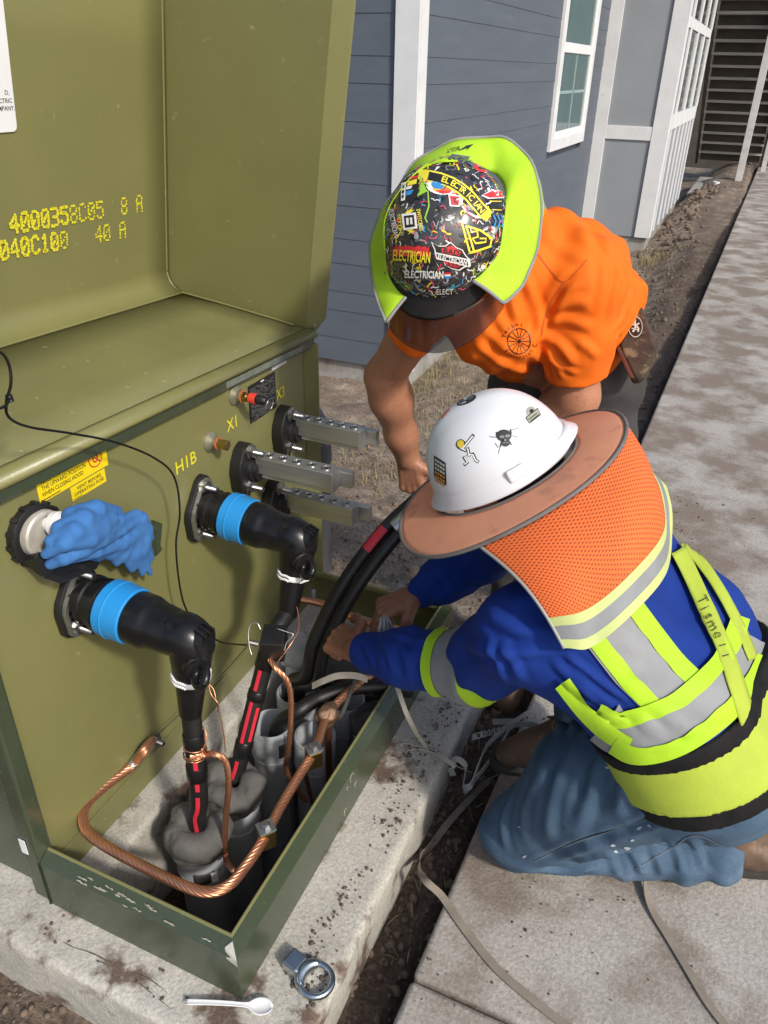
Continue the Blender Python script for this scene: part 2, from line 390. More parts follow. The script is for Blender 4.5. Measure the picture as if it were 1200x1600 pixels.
M['soil'] = mat('bare_soil', (.235, .182, .138), (.145, .108, .08), sc=5, rough=.95, bump=.012, bsc=45, c3=(.36, .30, .235), t3=(.5, .72), sc3=6, detail=10, speck=(90, .4))
_N = M['soil'].node_tree.nodes; _L = M['soil'].node_tree.links; _at = _N.new('ShaderNodeAttribute'); _at.attribute_name = 'soil_dark'; _bs = _N['Principled BSDF']
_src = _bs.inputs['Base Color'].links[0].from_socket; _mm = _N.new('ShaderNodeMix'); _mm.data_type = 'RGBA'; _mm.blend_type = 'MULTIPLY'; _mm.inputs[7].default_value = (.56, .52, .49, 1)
_L.new(_at.outputs['Fac'], _mm.inputs[0]); _L.new(_src, _mm.inputs[6]); _L.new(_mm.outputs[2], _bs.inputs['Base Color'])   # soil colour multiplied darker along the trench and in the near strip
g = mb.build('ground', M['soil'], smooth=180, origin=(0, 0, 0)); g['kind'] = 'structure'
_dark = sst(-.62, -.48, GX)*(1-sst(-.1, .2, GX))*(1-.6*sst(9, 13, GY))+(1-sst(.5, .62, GY)); _dark = np.clip(_dark+fbm(P2, 1.7, 3)*.5*(_dark > .02), 0, 1)
_a = g.data.attributes.new('soil_dark', 'FLOAT', 'POINT'); _a.data.foreach_set('value', _dark.astype('f4').ravel())
def ground_z(x, y):
    i = int(np.clip(np.searchsorted(gx, x), 1, len(gx)-1)); j = int(np.clip(np.searchsorted(gy, y), 1, len(gy)-1))
    fx = (x-gx[i-1])/(gx[i]-gx[i-1]); fy = (y-gy[j-1])/(gy[j]-gy[j-1])
    return float((Z[i-1, j-1]*(1-fx)+Z[i, j-1]*fx)*(1-fy)+(Z[i-1, j]*(1-fx)+Z[i, j]*fx)*fy)
# soil clods and dry grass: nobody could count them
M['clod'] = mat('soil_clods', (.19, .142, .107), (.115, .085, .063), sc=30, rough=.95, bump=.004, bsc=60)
ico = bmesh.new(); bmesh.ops.create_icosphere(ico, subdivisions=1, radius=1); iv = [v.co.copy() for v in ico.verts]; ifc = [tuple(v.index for v in f.verts) for f in ico.faces]; ico.free()
def clods(name, spots):
    b = MB()
    for x, y, r in spots:
        z = ground_z(x, y); sx = [random.uniform(.6, 1.3) for _ in range(3)]; rot = Matrix.Rotation(random.uniform(0, 6), 3, 'Z') @ Matrix.Rotation(random.uniform(0, 6), 3, 'X')
        b._add([Vector((x, y, z+r*.2))+rot @ Vector((v.x*sx[0], v.y*sx[1], v.z*sx[2]*.8))*r*random.uniform(.75, 1.2) for v in iv], ifc)
    return b.build(name, M['clod'], smooth=180)
sp = [(random.uniform(-.43, edge_x(1)-.02), random.uniform(.5, 3), abs(random.gauss(0, .006))+.0025) for _ in range(900)]
sp += [(random.uniform(-1.75, -.5), random.uniform(1.95, 4.6), abs(random.gauss(0, .006))+.0025) for _ in range(1100)]
sp += [(random.gauss(-.75, .13), random.uniform(9.8, 15), abs(random.gauss(0, .02))+.008) for _ in range(450)]
sp += [(random.uniform(-.95, -.2), random.uniform(4, 10), abs(random.gauss(0, .008))+.004) for _ in range(700)]
sp += [(random.uniform(-1.6, -.5), random.uniform(.2, .55), abs(random.gauss(0, .006))+.003) for _ in range(500)]
tag(clods('soil_clods', sp), 'loose crumbled brown soil clods in the trench and along the house', 'soil', kind='stuff')
M['straw'] = mat('dry_grass_mat', (.33, .26, .15), (.2, .19, .075), sc=9, rough=.9)
b = MB()
def blade(x, y, L):
    z = ground_z(x, y)-.004; a = random.uniform(0, 6.28); tl = random.uniform(.1, 1.35); wd = random.uniform(.0012, .0028)
    d = Vector((math.cos(a)*math.sin(tl), math.sin(a)*math.sin(tl), math.cos(tl))); sd = Vector((-math.sin(a), math.cos(a), 0))*wd
    p = Vector((x, y, z)); q = p+d*L*.6; e = p+d*L+Vector((0, 0, -.25*L*math.sin(tl)))
    b._add([p-sd, p+sd, q+sd*.7, q-sd*.7, e], [(0, 1, 2, 3), (3, 2, 4)])
for _ in range(5200):
    x = random.uniform(-1.78, -.8); y = random.uniform(2.6, 6.0)
    if float(vnoise(np.array([[x, y, 0.]]), 2.4)[0])+.25*(x < -1.3) > -.05: blade(x, y, random.uniform(.02, .075))
for _ in range(1500): blade(random.gauss(-1.72, .07), random.uniform(4.45, 9.8), random.uniform(.03, .10))
for _ in range(500): blade(random.gauss(-.86, .1), random.gauss(9.6, .25), random.uniform(.04, .12))
for _ in range(120): blade(random.uniform(-.42, -.29), random.uniform(.9, 2.0), random.uniform(.02, .07))
tag(b.build('dry_grass', M['straw'], smooth=180), 'sparse dry straw coloured grass on the soil beside the house', 'grass', kind='stuff')

# ------------------------------------------------------------------ sidewalk
M['walk'] = mat('sidewalk_concrete', (.43, .405, .37), (.29, .265, .235), sc=3.4, rough=.92, bump=.0022, bsc=150, c3=(.205, .165, .132), t3=(.475, .62), sc3=3.6, detail=14, speck=(120, .20))
_N = M['walk'].node_tree.nodes; _L = M['walk'].node_tree.links      # mud trodden more thickly over the farther slabs
_rp = [n for n in _N if n.bl_idname == 'ShaderNodeValToRGB' and abs(n.color_ramp.elements[0].position-.475) < .01][0]; _src = _rp.inputs[0].links[0].from_socket
_tc = _N.new('ShaderNodeTexCoord'); _sx = _N.new('ShaderNodeSeparateXYZ'); _L.new(_tc.outputs['Object'], _sx.inputs[0]); _mr = _N.new('ShaderNodeMapRange'); _mr.inputs[1].default_value = -1.0; _mr.inputs[2].default_value = 1.2; _mr.inputs[3].default_value = -.015; _mr.inputs[4].default_value = .055
_ad = _N.new('ShaderNodeMath'); _L.new(_sx.outputs[1], _mr.inputs[0]); _L.new(_src, _ad.inputs[0]); _L.new(_mr.outputs[0], _ad.inputs[1]); _L.new(_ad.outputs[0], _rp.inputs[0])
walk = thing('sidewalk', None, None, (.5, 2, 0), kind='structure')
ys = [-1.6, .829, .837, 4.2, 4.208, 7.6, 7.608, 11, 11.008, 15, 15.008, 26]
for k in range(0, len(ys), 2):
    y0, y1 = ys[k], ys[k+1]; mb = MB()
    mb.prism([(edge_x(y0), y0, -.11), (edge_x(y0)+1.55, y0, -.11), (edge_x(y1)+1.55, y1, -.11), (edge_x(y1), y1, -.11)], (0, 0, .11+random.uniform(-.002, .001)))
    mb.build('slab', M['walk'], walk, bevel=.012, seg=4, smooth=40)
# ------------------------------------------------------------------ concrete pad with its cable opening
M['pad'] = mat('pad_concrete', (.52, .50, .445), (.40, .38, .33), sc=4, rough=.9, bump=.0025, bsc=120, c3=(.13, .09, .065), t3=(.545, .63), sc3=7.5, detail=12, speck=(150, .2))
s = SDF((-2.0, .44, -.32), (-.34, 1.94, .06), .0095)
sl_, P = s.sub(s.lo, s.lo+s.h*s.n, 0)
def boxd(P, c, hsz, r):
    q = np.abs(P-np.array(c, 'f4'))-np.array(hsz, 'f4')+r
    return np.linalg.norm(np.maximum(q, 0), axis=-1)+np.minimum(q.max(-1), 0)-r
rough_ = fbm(P, 9., 3)*.006+fbm(P*np.array([1, 1, 2.5], 'f4'), 34., 2)*.003
d = boxd(P, (-1.18, 1.215, -.13), (.785, .665, .15), .012)+rough_
ch = ((P[..., 1]-.55)*-.62-(P[..., 2]-.02)*-.78-.035)+rough_*1.5           # broken chamfer along the near edge
d = np.maximum(d, ch)
hole = boxd(P, (-.77, 1.235, 0), (.185, .535, .6), .01)+rough_*.5
s.f[sl_] = np.maximum(d, -hole)
pad = s.build('concrete_pad', M['pad'], iters=1, origin=(-1.18, 1.2, -.2)); pad['kind'] = 'structure'
# ------------------------------------------------------------------ house with lap siding
house = thing('house', 'slate blue house with lap siding, white corner board and white framed window', 'house', (-1.8, 4.5, -.2))
lines = [-.17]
while lines[-1] < 3.2: lines += [lines[-1]+.155, lines[-1]+.33] if len(lines) == 1 else [lines[-1]+.133, lines[-1]+.33]
zl = [-.17, -.014, .168, .291, .467, .617, .811, .944, 1.138, 1.27, 1.465, 1.599, 1.797, 1.93, 2.127, 2.26, 2.457, 2.59, 2.787, 2.92, 3.12]
mb = MB(); mb.box(-8, -1.835, 4.545, 13.8, -.45, 3.1).build('wall_core', M['siding'], house)
wy0, wy1, wz0, wz1 = 7.93, 9.28, .99, 2.42        # window opening in the long wall (trim outside)
for a, c in zip(zl[:-1], zl[1:]):
    t = .016
    def plank_x(y0, y1):
        m_ = MB(); m_.prism([(-1.8+.004, y0, a), (-1.8+t*.25-.004, y0, c+.02), (-1.84, y0, c+.02), (-1.84, y0, a)], (0, y1-y0, 0)); m_.build('siding_plank', M['siding'], house, bevel=.001)
    if c > wz0-.09 and a < wz1+.1: plank_x(4.56, wy0-.1); plank_x(wy1+.1, 10.1)
    else: plank_x(4.56, 10.1)
    m_ = MB(); m_.prism([(-8, 4.5-.004, a), (-8, 4.5-t*.25+.004, c+.02), (-8, 4.54, c+.02), (-8, 4.54, a)], (6.1, 0, 0)); m_.build('siding_plank', M['siding'], house, bevel=.001)
MB().box(-1.915, -1.775, 4.474, 4.50, -.19, 3.1).build('corner_board', M['wht_trim'], house, bevel=.002)
MB().box(-1.80, -1.772, 4.502, 4.60, -.19, 3.1).build('corner_board', M['wht_trim'], house, bevel=.002)
MB().box(-8, -1.83, 4.53, 10.2, -.55, -.172).build('foundation', M['concrete'], house, bevel=.004)
MB().box(-8.3, -1.3, 4.1, 14.1, 3.1, 3.25).build('eave', M['wht_trim'], house)
M['roof'] = mat('roof_shingle', (.06, .06, .065), (.09, .09, .09), sc=20, rough=.9)
MB().prism([(-1.3, 4.1, 3.25), (-8.3, 4.1, 3.25), (-4.8, 4.1, 5)], (0, 10, 0)).build('roof', M['roof'], house)
# window
wtrim = [(wy0-.1, wy0, wz0-.1, wz1+.1), (wy1, wy1+.1, wz0-.1, wz1+.1), (wy0, wy1, wz0-.1, wz0), (wy0, wy1, wz1, wz1+.1)]
win = MB().box(-1.84, -1.80, wy0, wy1, wz0, wz1).build('window', mat('window_dark', (.05, .06, .06), rough=.6), house)
for q in wtrim: MB().box(-1.81, -1.768, *q).build('casing', M['wht_trim'], win, bevel=.003)
M['vinyl'] = mat('white_vinyl', (.78, .79, .80), (.74, .75, .76), sc=6, rough=.35)
zm = 1.72
for (y0, y1, z0, z1) in [(wy0, wy0+.06, wz0, wz1), (wy1-.06, wy1, wz0, wz1), (wy0+.06, wy1-.06, wz0, wz0+.06), (wy0+.06, wy1-.06, zm-.03, zm+.05), (wy0+.06, wy1-.06, wz1-.06, wz1)]:
    MB().box(-1.80, -1.776, y0, y1, z0, z1).build('sash_rail', M['vinyl'], win, bevel=.003)
M['glass'] = mat('window_glass', (.06, .13, .13), (.045, .10, .105), sc=1.2, rough=.06, spec=.8, stretch=(1, 5, .4))
MB().box(-1.797, -1.79, wy0+.06, wy1-.06, wz0+.06, zm-.03).build('pane', M['glass'], win)
MB().box(-1.797, -1.79, wy0+.06, wy1-.06, zm+.05, wz1-.06).build('pane', M['glass'], win)
ym = (wy0+wy1)/2
for (y0, y1, z0, z1) in [(ym-.012, ym+.012, wz0+.06, zm-.03), (wy0+.06, wy1-.06, 1.36, 1.385)]:
    MB().box(-1.79, -1.784, y0, y1, z0, z1).build('muntin', mat('muntin', (.26, .36, .35), rough=.5), win)
# ------------------------------------------------------------------ panelled bump-out with battens and windows
en = thing('panelled_enclosure', 'grey panelled enclosure with white battens projecting from the house wall', 'enclosure', (-1.3, 10, -.2))
ex0, ex1, ey0, ey1 = -1.8, -1.0, 10.1, 13.6
MB().box(-1.86, ex1, ey0, ey1, -.16, 3.09).build('panel_wall', M['panel_grey'], en)
MB().box(-1.86, ex1-.02, ey0+.02, ey1-.02, -.5, -.16).build('footing', M['concrete'], en)
def tr(x0, x1, y0, y1, z0, z1, nm='batten'): MB().box(x0, x1, y0, y1, z0, z1).build(nm, M['wht_trim'], en, bevel=.003)
tr(ex0-.03, ex0+.14, ey0-.024, ey0, -.16, 3.09, 'corner_trim'); tr(ex1-.15, ex1+.026, ey0-.026, ey0, -.16, 3.09, 'corner_trim')
tr(ex0+.14, ex1-.15, ey0-.02, ey0, .88, 1.02, 'rail'); tr(ex1, ex1+.026, ey0, ey0+.13, -.16, 3.09, 'corner_trim')
tr(ex1, ex1+.02, ey0+.13, ey1, .98, 1.14, 'rail'); tr(ex1, ex1+.02, ey0+.13, ey1, 1.98, 2.08, 'rail')
n_b = 7
for k in range(n_b):
    y = ey0+.42+k*(ey1-ey0-.5)/(n_b-1)
    tr(ex1, ex1+.018, y-.03, y+.03, -.14, .98)
for k in range(4):
    y = ey0+.55+k*(ey1-ey0-.6)/3
    tr(ex1+.002, ex1+.024, y-.06, y+.06, 1.14, 1.98, 'mullion'); tr(ex1+.002, ex1+.024, y-.05, y+.05, 2.08, 3.0, 'mullion')
    if k < 3:
        y2 = y+(ey1-ey0-.6)/3
        MB().box(ex1-.0, ex1+.006, y+.06, y2-.06, 1.16, 1.96).build('pane', mat('porch_glass', (.22, .25, .25), (.16, .18, .18), sc=1.5, rough=.12), en)
        MB().box(ex1-.0, ex1+.006, y+.05, y2-.05, 2.1, 2.9).build('pane', mat('porch_glass_dark', (.05, .06, .06), rough=.12), en)
# ------------------------------------------------------------------ open stair and post at the end of the walk
st = thing('open_staircase', 'weathered grey open tread staircase at the far end of the sidewalk', 'staircase', (-.5, 17.5, 0))
M['wood'] = mat('weathered_wood', (.50, .48, .44), (.36, .345, .315), sc=4, rough=.85, bump=.003, bsc=18, stretch=(.5, 4, 4))
M['wood_dark'] = mat('dark_wood', (.12, .105, .09), (.08, .07, .06), sc=4, rough=.9)
for k in range(17):
    z = .22+k*.178; y = 17.6-k*.2
    MB().box(-1.08, .05, y, y+.27, z, z+.042).build('tread', M['wood'], st, bevel=.004)
    MB().box(-1.05, .03, y+.262, y+.28, z-.135, z+.0).build('riser', M['wood_dark'], st)
for x in (-1.13, .055):
    MB().prism([(x, 17.98, .0), (x, 17.98, .3), (x, 14.1, 3.35), (x, 14.1, 3.05)], (.045, 0, 0)).build('stringer', M['wood_dark'], st)
MB().box(-1.6, .6, 18.2, 18.3, -.1, 4).build('back_wall', M['wood_dark'], st)
for x, y, lab in ((-.22, 15.2, 'white metal post with rust stains standing by the far sidewalk edge'), (.13, 17.2, 'second thinner pale post behind the rusty white post')):
    po = thing('metal_post', lab, 'post', (x, y, -.1))
    M['post'] = mat('post_paint', (.56, .56, .54), (.44, .43, .41), sc=6, rough=.6, c3=(.28, .13, .05), t3=(.58, .68), sc3=4)
    w2 = .055 if y < 16 else .04
    MB().box(x-w2, x+w2, y-w2, y+w2, -.08, 4.2).build('shaft', M['post'], po, bevel=.006)
    MB().box(x-w2*1.8, x+w2*1.8, y-w2*1.8, y+w2*1.8, -.1, -.08).build('base_plate', M['galv'], po, bevel=.003)
tag(MB().box(-.9, edge_x(14)-.04, 13.9, 16.4, -.2, -.1+.02).build('landing_slab', M['concrete'], bevel=.01), kind='structure')
b = MB(); b.lathe((-.53, 14.6, -.08), (0, 0, 1), [(0, .045), (.12, .055), (.12, .051), (.01, .041)], 16)
tag(b.build('paper_cup', M['white'], smooth=40), 'small white cup lying on the soil near the stairs', 'cup')
# grey conduit elbow rising behind the transformer
pp = thing('conduit_elbow', 'grey plastic conduit elbow standing behind the right edge of the transformer', 'pipe', (-1.27, 2.3, -.2))
c0 = ony(501, 760, 2.25); r_ = .038
path = [(c0.x, 2.25, -.2), (c0.x, 2.25, .36)]+[(c0.x-.09+.09*math.cos(t), 2.25, .40+.10*math.sin(t)) for t in np.linspace(0, 1.57, 8)]+[(c0.x-.3, 2.25, .50)]
MB().tube(path, r_, 20).build('pipe', mat('weathered_pvc', (.1, .1, .105), (.075, .075, .08), sc=9, rough=.6), pp, smooth=50)
MB().tube([(c0.x, 2.25, .30), (c0.x, 2.25, .375)], r_+.005, 20).build('coupling', MATS['weathered_pvc'], pp, smooth=50, bevel=.002)
# ------------------------------------------------------------------ pad-mounted transformer
PX = -1.03
def pan(px, py, off=0.): return onx(px, py, PX+off)
tf = thing('pad_mounted_transformer', 'olive and dark green pad mounted transformer with its hood swung open', 'transformer', (-1.3, 1.27, .02))
OL, GR = M['olive'], M['green']
TILT = .040
def zt(y, z=0.): return z+(1.84-y)*TILT
def ytilt(mb_, z0=.5):
    mb_.v = [(v[0], v[1], v[2]+((1.84-v[1])*TILT if v[2] > z0 else 0)) for v in mb_.v]; return mb_
ytilt(MB().box(-1.056, PX, .69, 1.845, .095, .878)).build('front_panel', OL, tf, bevel=.002)
ytilt(MB().box(-1.9, -1.056, .672, 1.86, .022, .875)).build('tank', GR, tf, bevel=.006)
ytilt(MB().box(-1.056, -1.012, .650, .688, .022, .875)).build('panel_jamb', GR, tf, bevel=.006)
MB().prism([(-1.056, 1.846, .06), (PX+.001, 1.815, .06), (-1.004, 1.85, .06), (-1.004, 1.858, .06), (-1.056, 1.862, .06)], (0, 0, .82)).build('panel_jamb', OL, tf, bevel=.002)
MB().box(-1.056, -1.026, .69, 1.815, .022, .094).build('kick_plate', M['olive_dusty'], tf, bevel=.001)
# sill: outer sheet with a rolled lip, three sides mitred
def sill_run(nm, a, b, na, nb):
    """a,b outer bottom corners; na,nb inward unit offsets at the mitres"""
    prof = [(0, .022), (0, .146), (.006, .152), (.024, .164), (.029, .166), (.032, .163), (.033, .15), (.030, .148), (.027, .155), (.008, .144), (.004, .138), (.004, .022)]
    rows = []
    for n_, z in prof: rows.append([Vector((a[0]+na[0]*n_, a[1]+na[1]*n_, z)), Vector((b[0]+nb[0]*n_, b[1]+nb[1]*n_, z))])
    rows.append(rows[0]); m_ = MB()
    m_.cur = 0; m_.grid(rows[:4]); m_.cur = 1; m_.grid(rows[3:]); m_.f += []
    o = m_.build(nm, [GR, M['olive_dusty']], tf, smooth=25)
    return o
yl, yr, xf = .648, 1.815, -.545
sill_run('sill_side', (PX+.02, yl), (xf, yl), (0, 1), (-1, 1)); sill_run('sill_front', (xf, yl), (xf, yr), (-1, 1), (-1, -1)); sill_run('sill_side', (xf, yr), (PX+.02, yr), (-1, -1), (0, -1))
b = MB(); b.box(-1.058, -1.054, .643, .648, .0225, .14); 
MB().box(PX+.018, PX+.022, .6455, .6475, .022, .15).build('seam', mat('seam_dark', (.01, .014, .01), rough=.7), tf)
for x, z in ((-1.07, .115), (-1.055, .06)): MB().lathe((x, .6735, z), (0, -1, 0), [(0, .011), (.004, .0105), (.006, .006)], 14).build('rivet', GR, tf, smooth=60)
# rough worn paint on the near lip and corner
M['worn'] = mat('scuffed_bare_paint', (.42, .40, .34), (.3, .28, .22), sc=30, rough=.7)
random.seed(5)
for k in range(17):
    x = random.uniform(-.97, -.6); L = random.uniform(.008, .03)
    z0 = random.uniform(.148, .158); nn = (z0-.152)/.667*1+.006
    m_ = MB(); pts = [Vector((x+L*(i-3)/6, yl+nn-.0007+.0005*math.sin(i*2.1+k), z0+random.uniform(-.002, .002)+.0008)) for i in range(7)]
    m_.tube(pts, [random.uniform(.0012, .0035)*(1 if 0 < i < 6 else .3) for i in range(7)], 6, squash=(1, .35)); m_.build('scuff', M['worn'], tf, smooth=180)
MB().prism([(xf+.0006, yl-.0006, .128), (xf+.0006, yl-.0006, .147), (xf-.020, yl+.0195, .1645), (xf-.03, yl+.008, .155), (xf-.022, yl-.0006, .140)], (.0006, -.0006, .0006)).build('corner_scuff', mat('bare_corner', (.5, .5, .45), (.36, .36, .31), sc=40, rough=.6), tf)
MB().prism([(-1.05, .6485, .165), (-1.034, .6485, .165), (-1.034, .6485, .205), (-1.05, .6485, .205)], (0, -.0015, 0)).build('tape_tag', M['label_white'], tf)
for (px, py, r) in ((540, 1268, .008), (550, 1215, .01), (556, 1225, .007), (543, 1232, .004)):
    p = onx(px, py, xf+.0005); m_ = MB(); m_.tube([p+Vector((0, r*math.cos(t), r*1.2*math.sin(t))) for t in np.linspace(0, 4.6, 12)], .0008, 5); m_.build('scratch', M['worn'], tf, smooth=180)
# hinge rail between hood and panel
ytilt(MB().box(-1.028, -1.012, .64, 1.85, .872, .896)).build('hinge_rail', GR, tf, bevel=.002)
ytilt(MB().box(-1.026, -1.009, .64, 1.85, .8965, .9015)).build('hinge_plate', M['galv'], tf, bevel=.001)
ytilt(MB().box(-1.022, -1.0095, 1.42, 1.78, .877, .892)).build('hinge_leaf', mat('hinge_dusty', (.17, .19, .16), (.1, .12, .1), sc=30, rough=.45), tf, bevel=.001)
ytilt(MB().lathe((-1.05, .7, .9), (0, 1, 0), [(0, .009), (1.13, .009)], 12)).build('hinge_pin', GR, tf, smooth=60)
# hood swung right over the tank
th = math.radians(7); HA = Vector((-math.cos(th), 0, math.sin(th))); HB = Vector((math.sin(th), 0, math.cos(th))); HO = Vector((-1.038, 0, .921))
def hp(a, y, c): return HO+HA*a+HB*c+Vector((0, y, (1.84-y)*TILT))
hy0, hy1, hd, hh, rf = .66, 1.848, .455, .90, .06
prof = [(0, 0), (.1, .001), (.25, .0015), (hd-rf, .0)]+[(hd-rf+rf*math.sin(t), rf-rf*math.cos(t)) for t in np.linspace(.15, 1.42, 8)]+[(hd, rf), (hd, .3), (hd, .6), (hd, hh)]
def shell(nm, off, m_, parent): 
    mb_ = MB(); pr = prof[:4] if nm == 'hood_top' else prof[3:]
    yy = np.linspace(hy0, hy1, 12)
    mb_.grid([[hp(a, y, c) for y in yy] for a, c in pr]); return mb_.build(nm, m_, parent, smooth=180, solid=.004)
shell('hood_top', 0, M['olive_dusty'], tf)
hoodf = shell('hood_front', 0, OL, tf)
for y_, sgn in ((hy1, 1), (hy0, -1)):
    poly = [hp(a, y_, c) for a, c in prof]+[hp(0, y_, hh)]
    mb_ = MB(); mb_.prism(poly, (0, .004*sgn, 0)); sw = mb_.build('hood_side', OL, tf)
    # welded edge bead along the side wall
    bead = [hp(a-.0, y_-.012*sgn, c+.003) if i < 4 else hp(a-.003, y_-.012*sgn, c) for i, (a, c) in enumerate(prof)]
    bead[0] = hp(.03, y_-.012*sgn, .003)
    MB().tube(spline(bead, 3), .0032, 8).build('weld_bead', OL, sw, smooth=180)
    # outward flange on the free edge, corner snipped
    fl = [hp(0, y_, 0.0), hp(0, y_, hh), hp(-.045, y_+.022*sgn, hh), hp(-.045, y_+.022*sgn, .035), hp(-.02, y_+.012*sgn, -.012)]
    MB().prism(fl, (.002, .0035*sgn, 0)).build('flange', OL, sw, bevel=.001)
    MB().lathe(hp(-.022, y_+.006*sgn, .012), Vector((1, -.5*sgn, .1)), [(0, .004), (.003, .004), (.004, .002)], 10).build('rivet', M['steel'], sw, smooth=50)
lip = [(0, 0), (-.012, .002), (-.026, -.003), (-.034, -.012), (-.034, -.02), (-.022, -.02)]
mb_ = MB(); mb_.grid([[hp(a, y, c) for y in (hy0, hy1+.01)] for a, c in lip]); mb_.build('hood_lip', OL, tf, smooth=40, solid=.003)
# dot-matrix stencil on the hood's inner face
DOT = {'0': '01110 10001 10011 10101 11001 10001 01110', '1': '00100 01100 00100 00100 00100 00100 01110', '3': '11110 00001 00001 01110 00001 00001 11110', '4': '00010 00110 01010 10010 11111 00010 00010',
       '5': '11111 10000 11110 00001 00001 10001 01110', '8': '01110 10001 10001 01110 10001 10001 01110', 'C': '01110 10001 10000 10000 10000 10001 01110', 'A': '01110 10001 10001 11111 10001 10001 10001', ' ': '0 0 0 0 0 0 0'}
def hoodpt(px, py): return onplane(px, py, hp(hd-.0075, .95, 0), HA)
def stencil(s_, pa, pb, hgt):
    """row of characters from pixel pa (first char centre) to pb (last char centre) on the hood face"""
    A, B = hoodpt(*pa), hoodpt(*pb); n_ = len(s_); m_ = MB()
    for i, ch in enumerate(s_):
        if ch == ' ': continue
        c_ = A.lerp(B, i/(n_-1)); rows = DOT[ch].split(); wd = (B-A).length/(n_-1)
        heavy = 1.45 if i < 6 and n_ > 12 else 1.
        for r, row in enumerate(rows):
            for q, on in enumerate(row):
                if on == '1':
                    p = c_+(B-A).normalized()*((q-2)/5*wd*.82)+HB*((3-r)/7*hgt)+Vector((0, random.gauss(0, .0006), 0))+HB*random.gauss(0, .0006); rr = .0029*random.uniform(.8, 1.2)*heavy
                    ring = [p-HA*.0012+Vector((0, math.cos(t)*rr, 0))+HB*math.sin(t)*rr for t in np.linspace(0, 6.283, 8)[:-1]]
                    m_._add(ring, [tuple(range(7))])
    o_ = m_.build('stencil_text', M['yellow_ink'], hoodf); o_['kind'] = 'stuff'; return o_
stencil('4000358C05  8 A', (22, 349), (217, 318), .043)
stencil('040C100   40 A', (6, 391), (191, 359), .042)
# white notice at the top left of the hood face (only its right part is in view)
A = hoodpt(26, 205); nl = .0015
def np_(du, dv, e=0.): return A+Vector((0, du, 0))+HB*dv-HA*(.001+e)
MB().prism([np_(-.2, 0), np_(-.008, 0), np_(-.002, .004), np_(0, .01), np_(0, .34), np_(-.2, .34)], -HA*.0012).build('notice_plate', M['label_white'], tf)
mb_ = MB(); 
for t_, u, v, h in (('D,', -.0165, .072, .0085), ('LECTRIC', -.028, .058, .0085), ('OMPANY.', -.027, .044, .0085)): text_on(mb_, t_, np_(u, v, .0016), (0, 1, 0), HB, h, bold=.01)
mb_.build('notice_text', M['black_ink'], tf)
MB().prism([np_(-.2, .262, .0015), np_(-.006, .262, .0015), np_(-.006, .268, .0015), np_(-.2, .268, .0015)], -HA*.0005).build('notice_band', M['red_ink'], tf)
MB().prism([np_(-.012, .268, .0015), np_(-.006, .268, .0015), np_(-.006, .33, .0015), np_(-.012, .33, .0015)], -HA*.0005).build('notice_band', M['red_ink'], tf)
# lettering on the panel
for t_, px, py, h, wd in (('H1B', 291, 722, .030, .075), ('X1', 362, 662, .030, .042), ('X3', 438, 614, .030, .042), ('X2', 396, 753, .030, .042)):
    mb_ = MB(); text_on(mb_, t_, pan(px, py, .0012), (0, 1, 0), (0, 0, 1), h, wd, bold=.008); mb_.build('stencil_letters', M['yellow_ink'], tf)
# yellow caution labels
def ylabel(p0, p1, hgt, lines, below=False, ring=False):
    a = pan(*p0, .0008); c = pan(*p1, .0008); u = Vector((0, 1, 0)); Ln = c.y-a.y; z0 = (a.z+c.z)/2+.002
    o_ = MB().prism([(a.x, a.y, z0), (a.x, c.y, z0), (a.x, c.y, z0+hgt), (a.x, a.y, z0+hgt)], (.0008, 0, 0)).build('caution_label', M['yellow_label'], tf)
    mb_ = MB()
    for t_, uu, vv, h, wd in lines: text_on(mb_, t_, (a.x+.0015, a.y+Ln*uu, z0+hgt*vv), u, (0, 0, 1), h, Ln*wd, bold=.004)
    mb_.box(a.x+.001, a.x+.0015, a.y+Ln*.03, a.y+Ln*.28, z0+hgt*.06, z0+hgt*.09)
    mb_.build('print', M['black_ink'], o_)
    if ring:
        m2 = MB(); cc = Vector((a.x+.0015, a.y+Ln*.82, z0+hgt*.56)); r0 = hgt*.34
        m2.tube([cc+Vector((0, r0*math.cos(t), r0*math.sin(t))) for t in np.linspace(0, 6.283, 25)], .0012, 5); m2.tube([cc+Vector((0, -r0*.7, r0*.7)), cc+Vector((0, r0*.7, -r0*.7))], .0012, 5)
        m2.tube([cc+Vector((0, r0*.35*math.cos(t), r0*.45*math.sin(t))) for t in np.linspace(0, 6.283, 15)], .0016, 5); m2.build('symbol', M['red_ink'], o_, smooth=180)
ylabel((62, 784), (170, 732), .050, [('MUST NOT BE LEFT IN', .36, .76, .0085, .60), ('THE UPWARD POSITION', .36, .52, .0085, .62), ('WHEN CLOSING HOOD', .33, .28, .0085, .58)], ring=True)
ylabel((114, 786), (166, 752), .028, [('VENT BEFORE', .52, .72, .0070, .72), ('OPERATING FUSE', .50, .36, .0070, .86)])
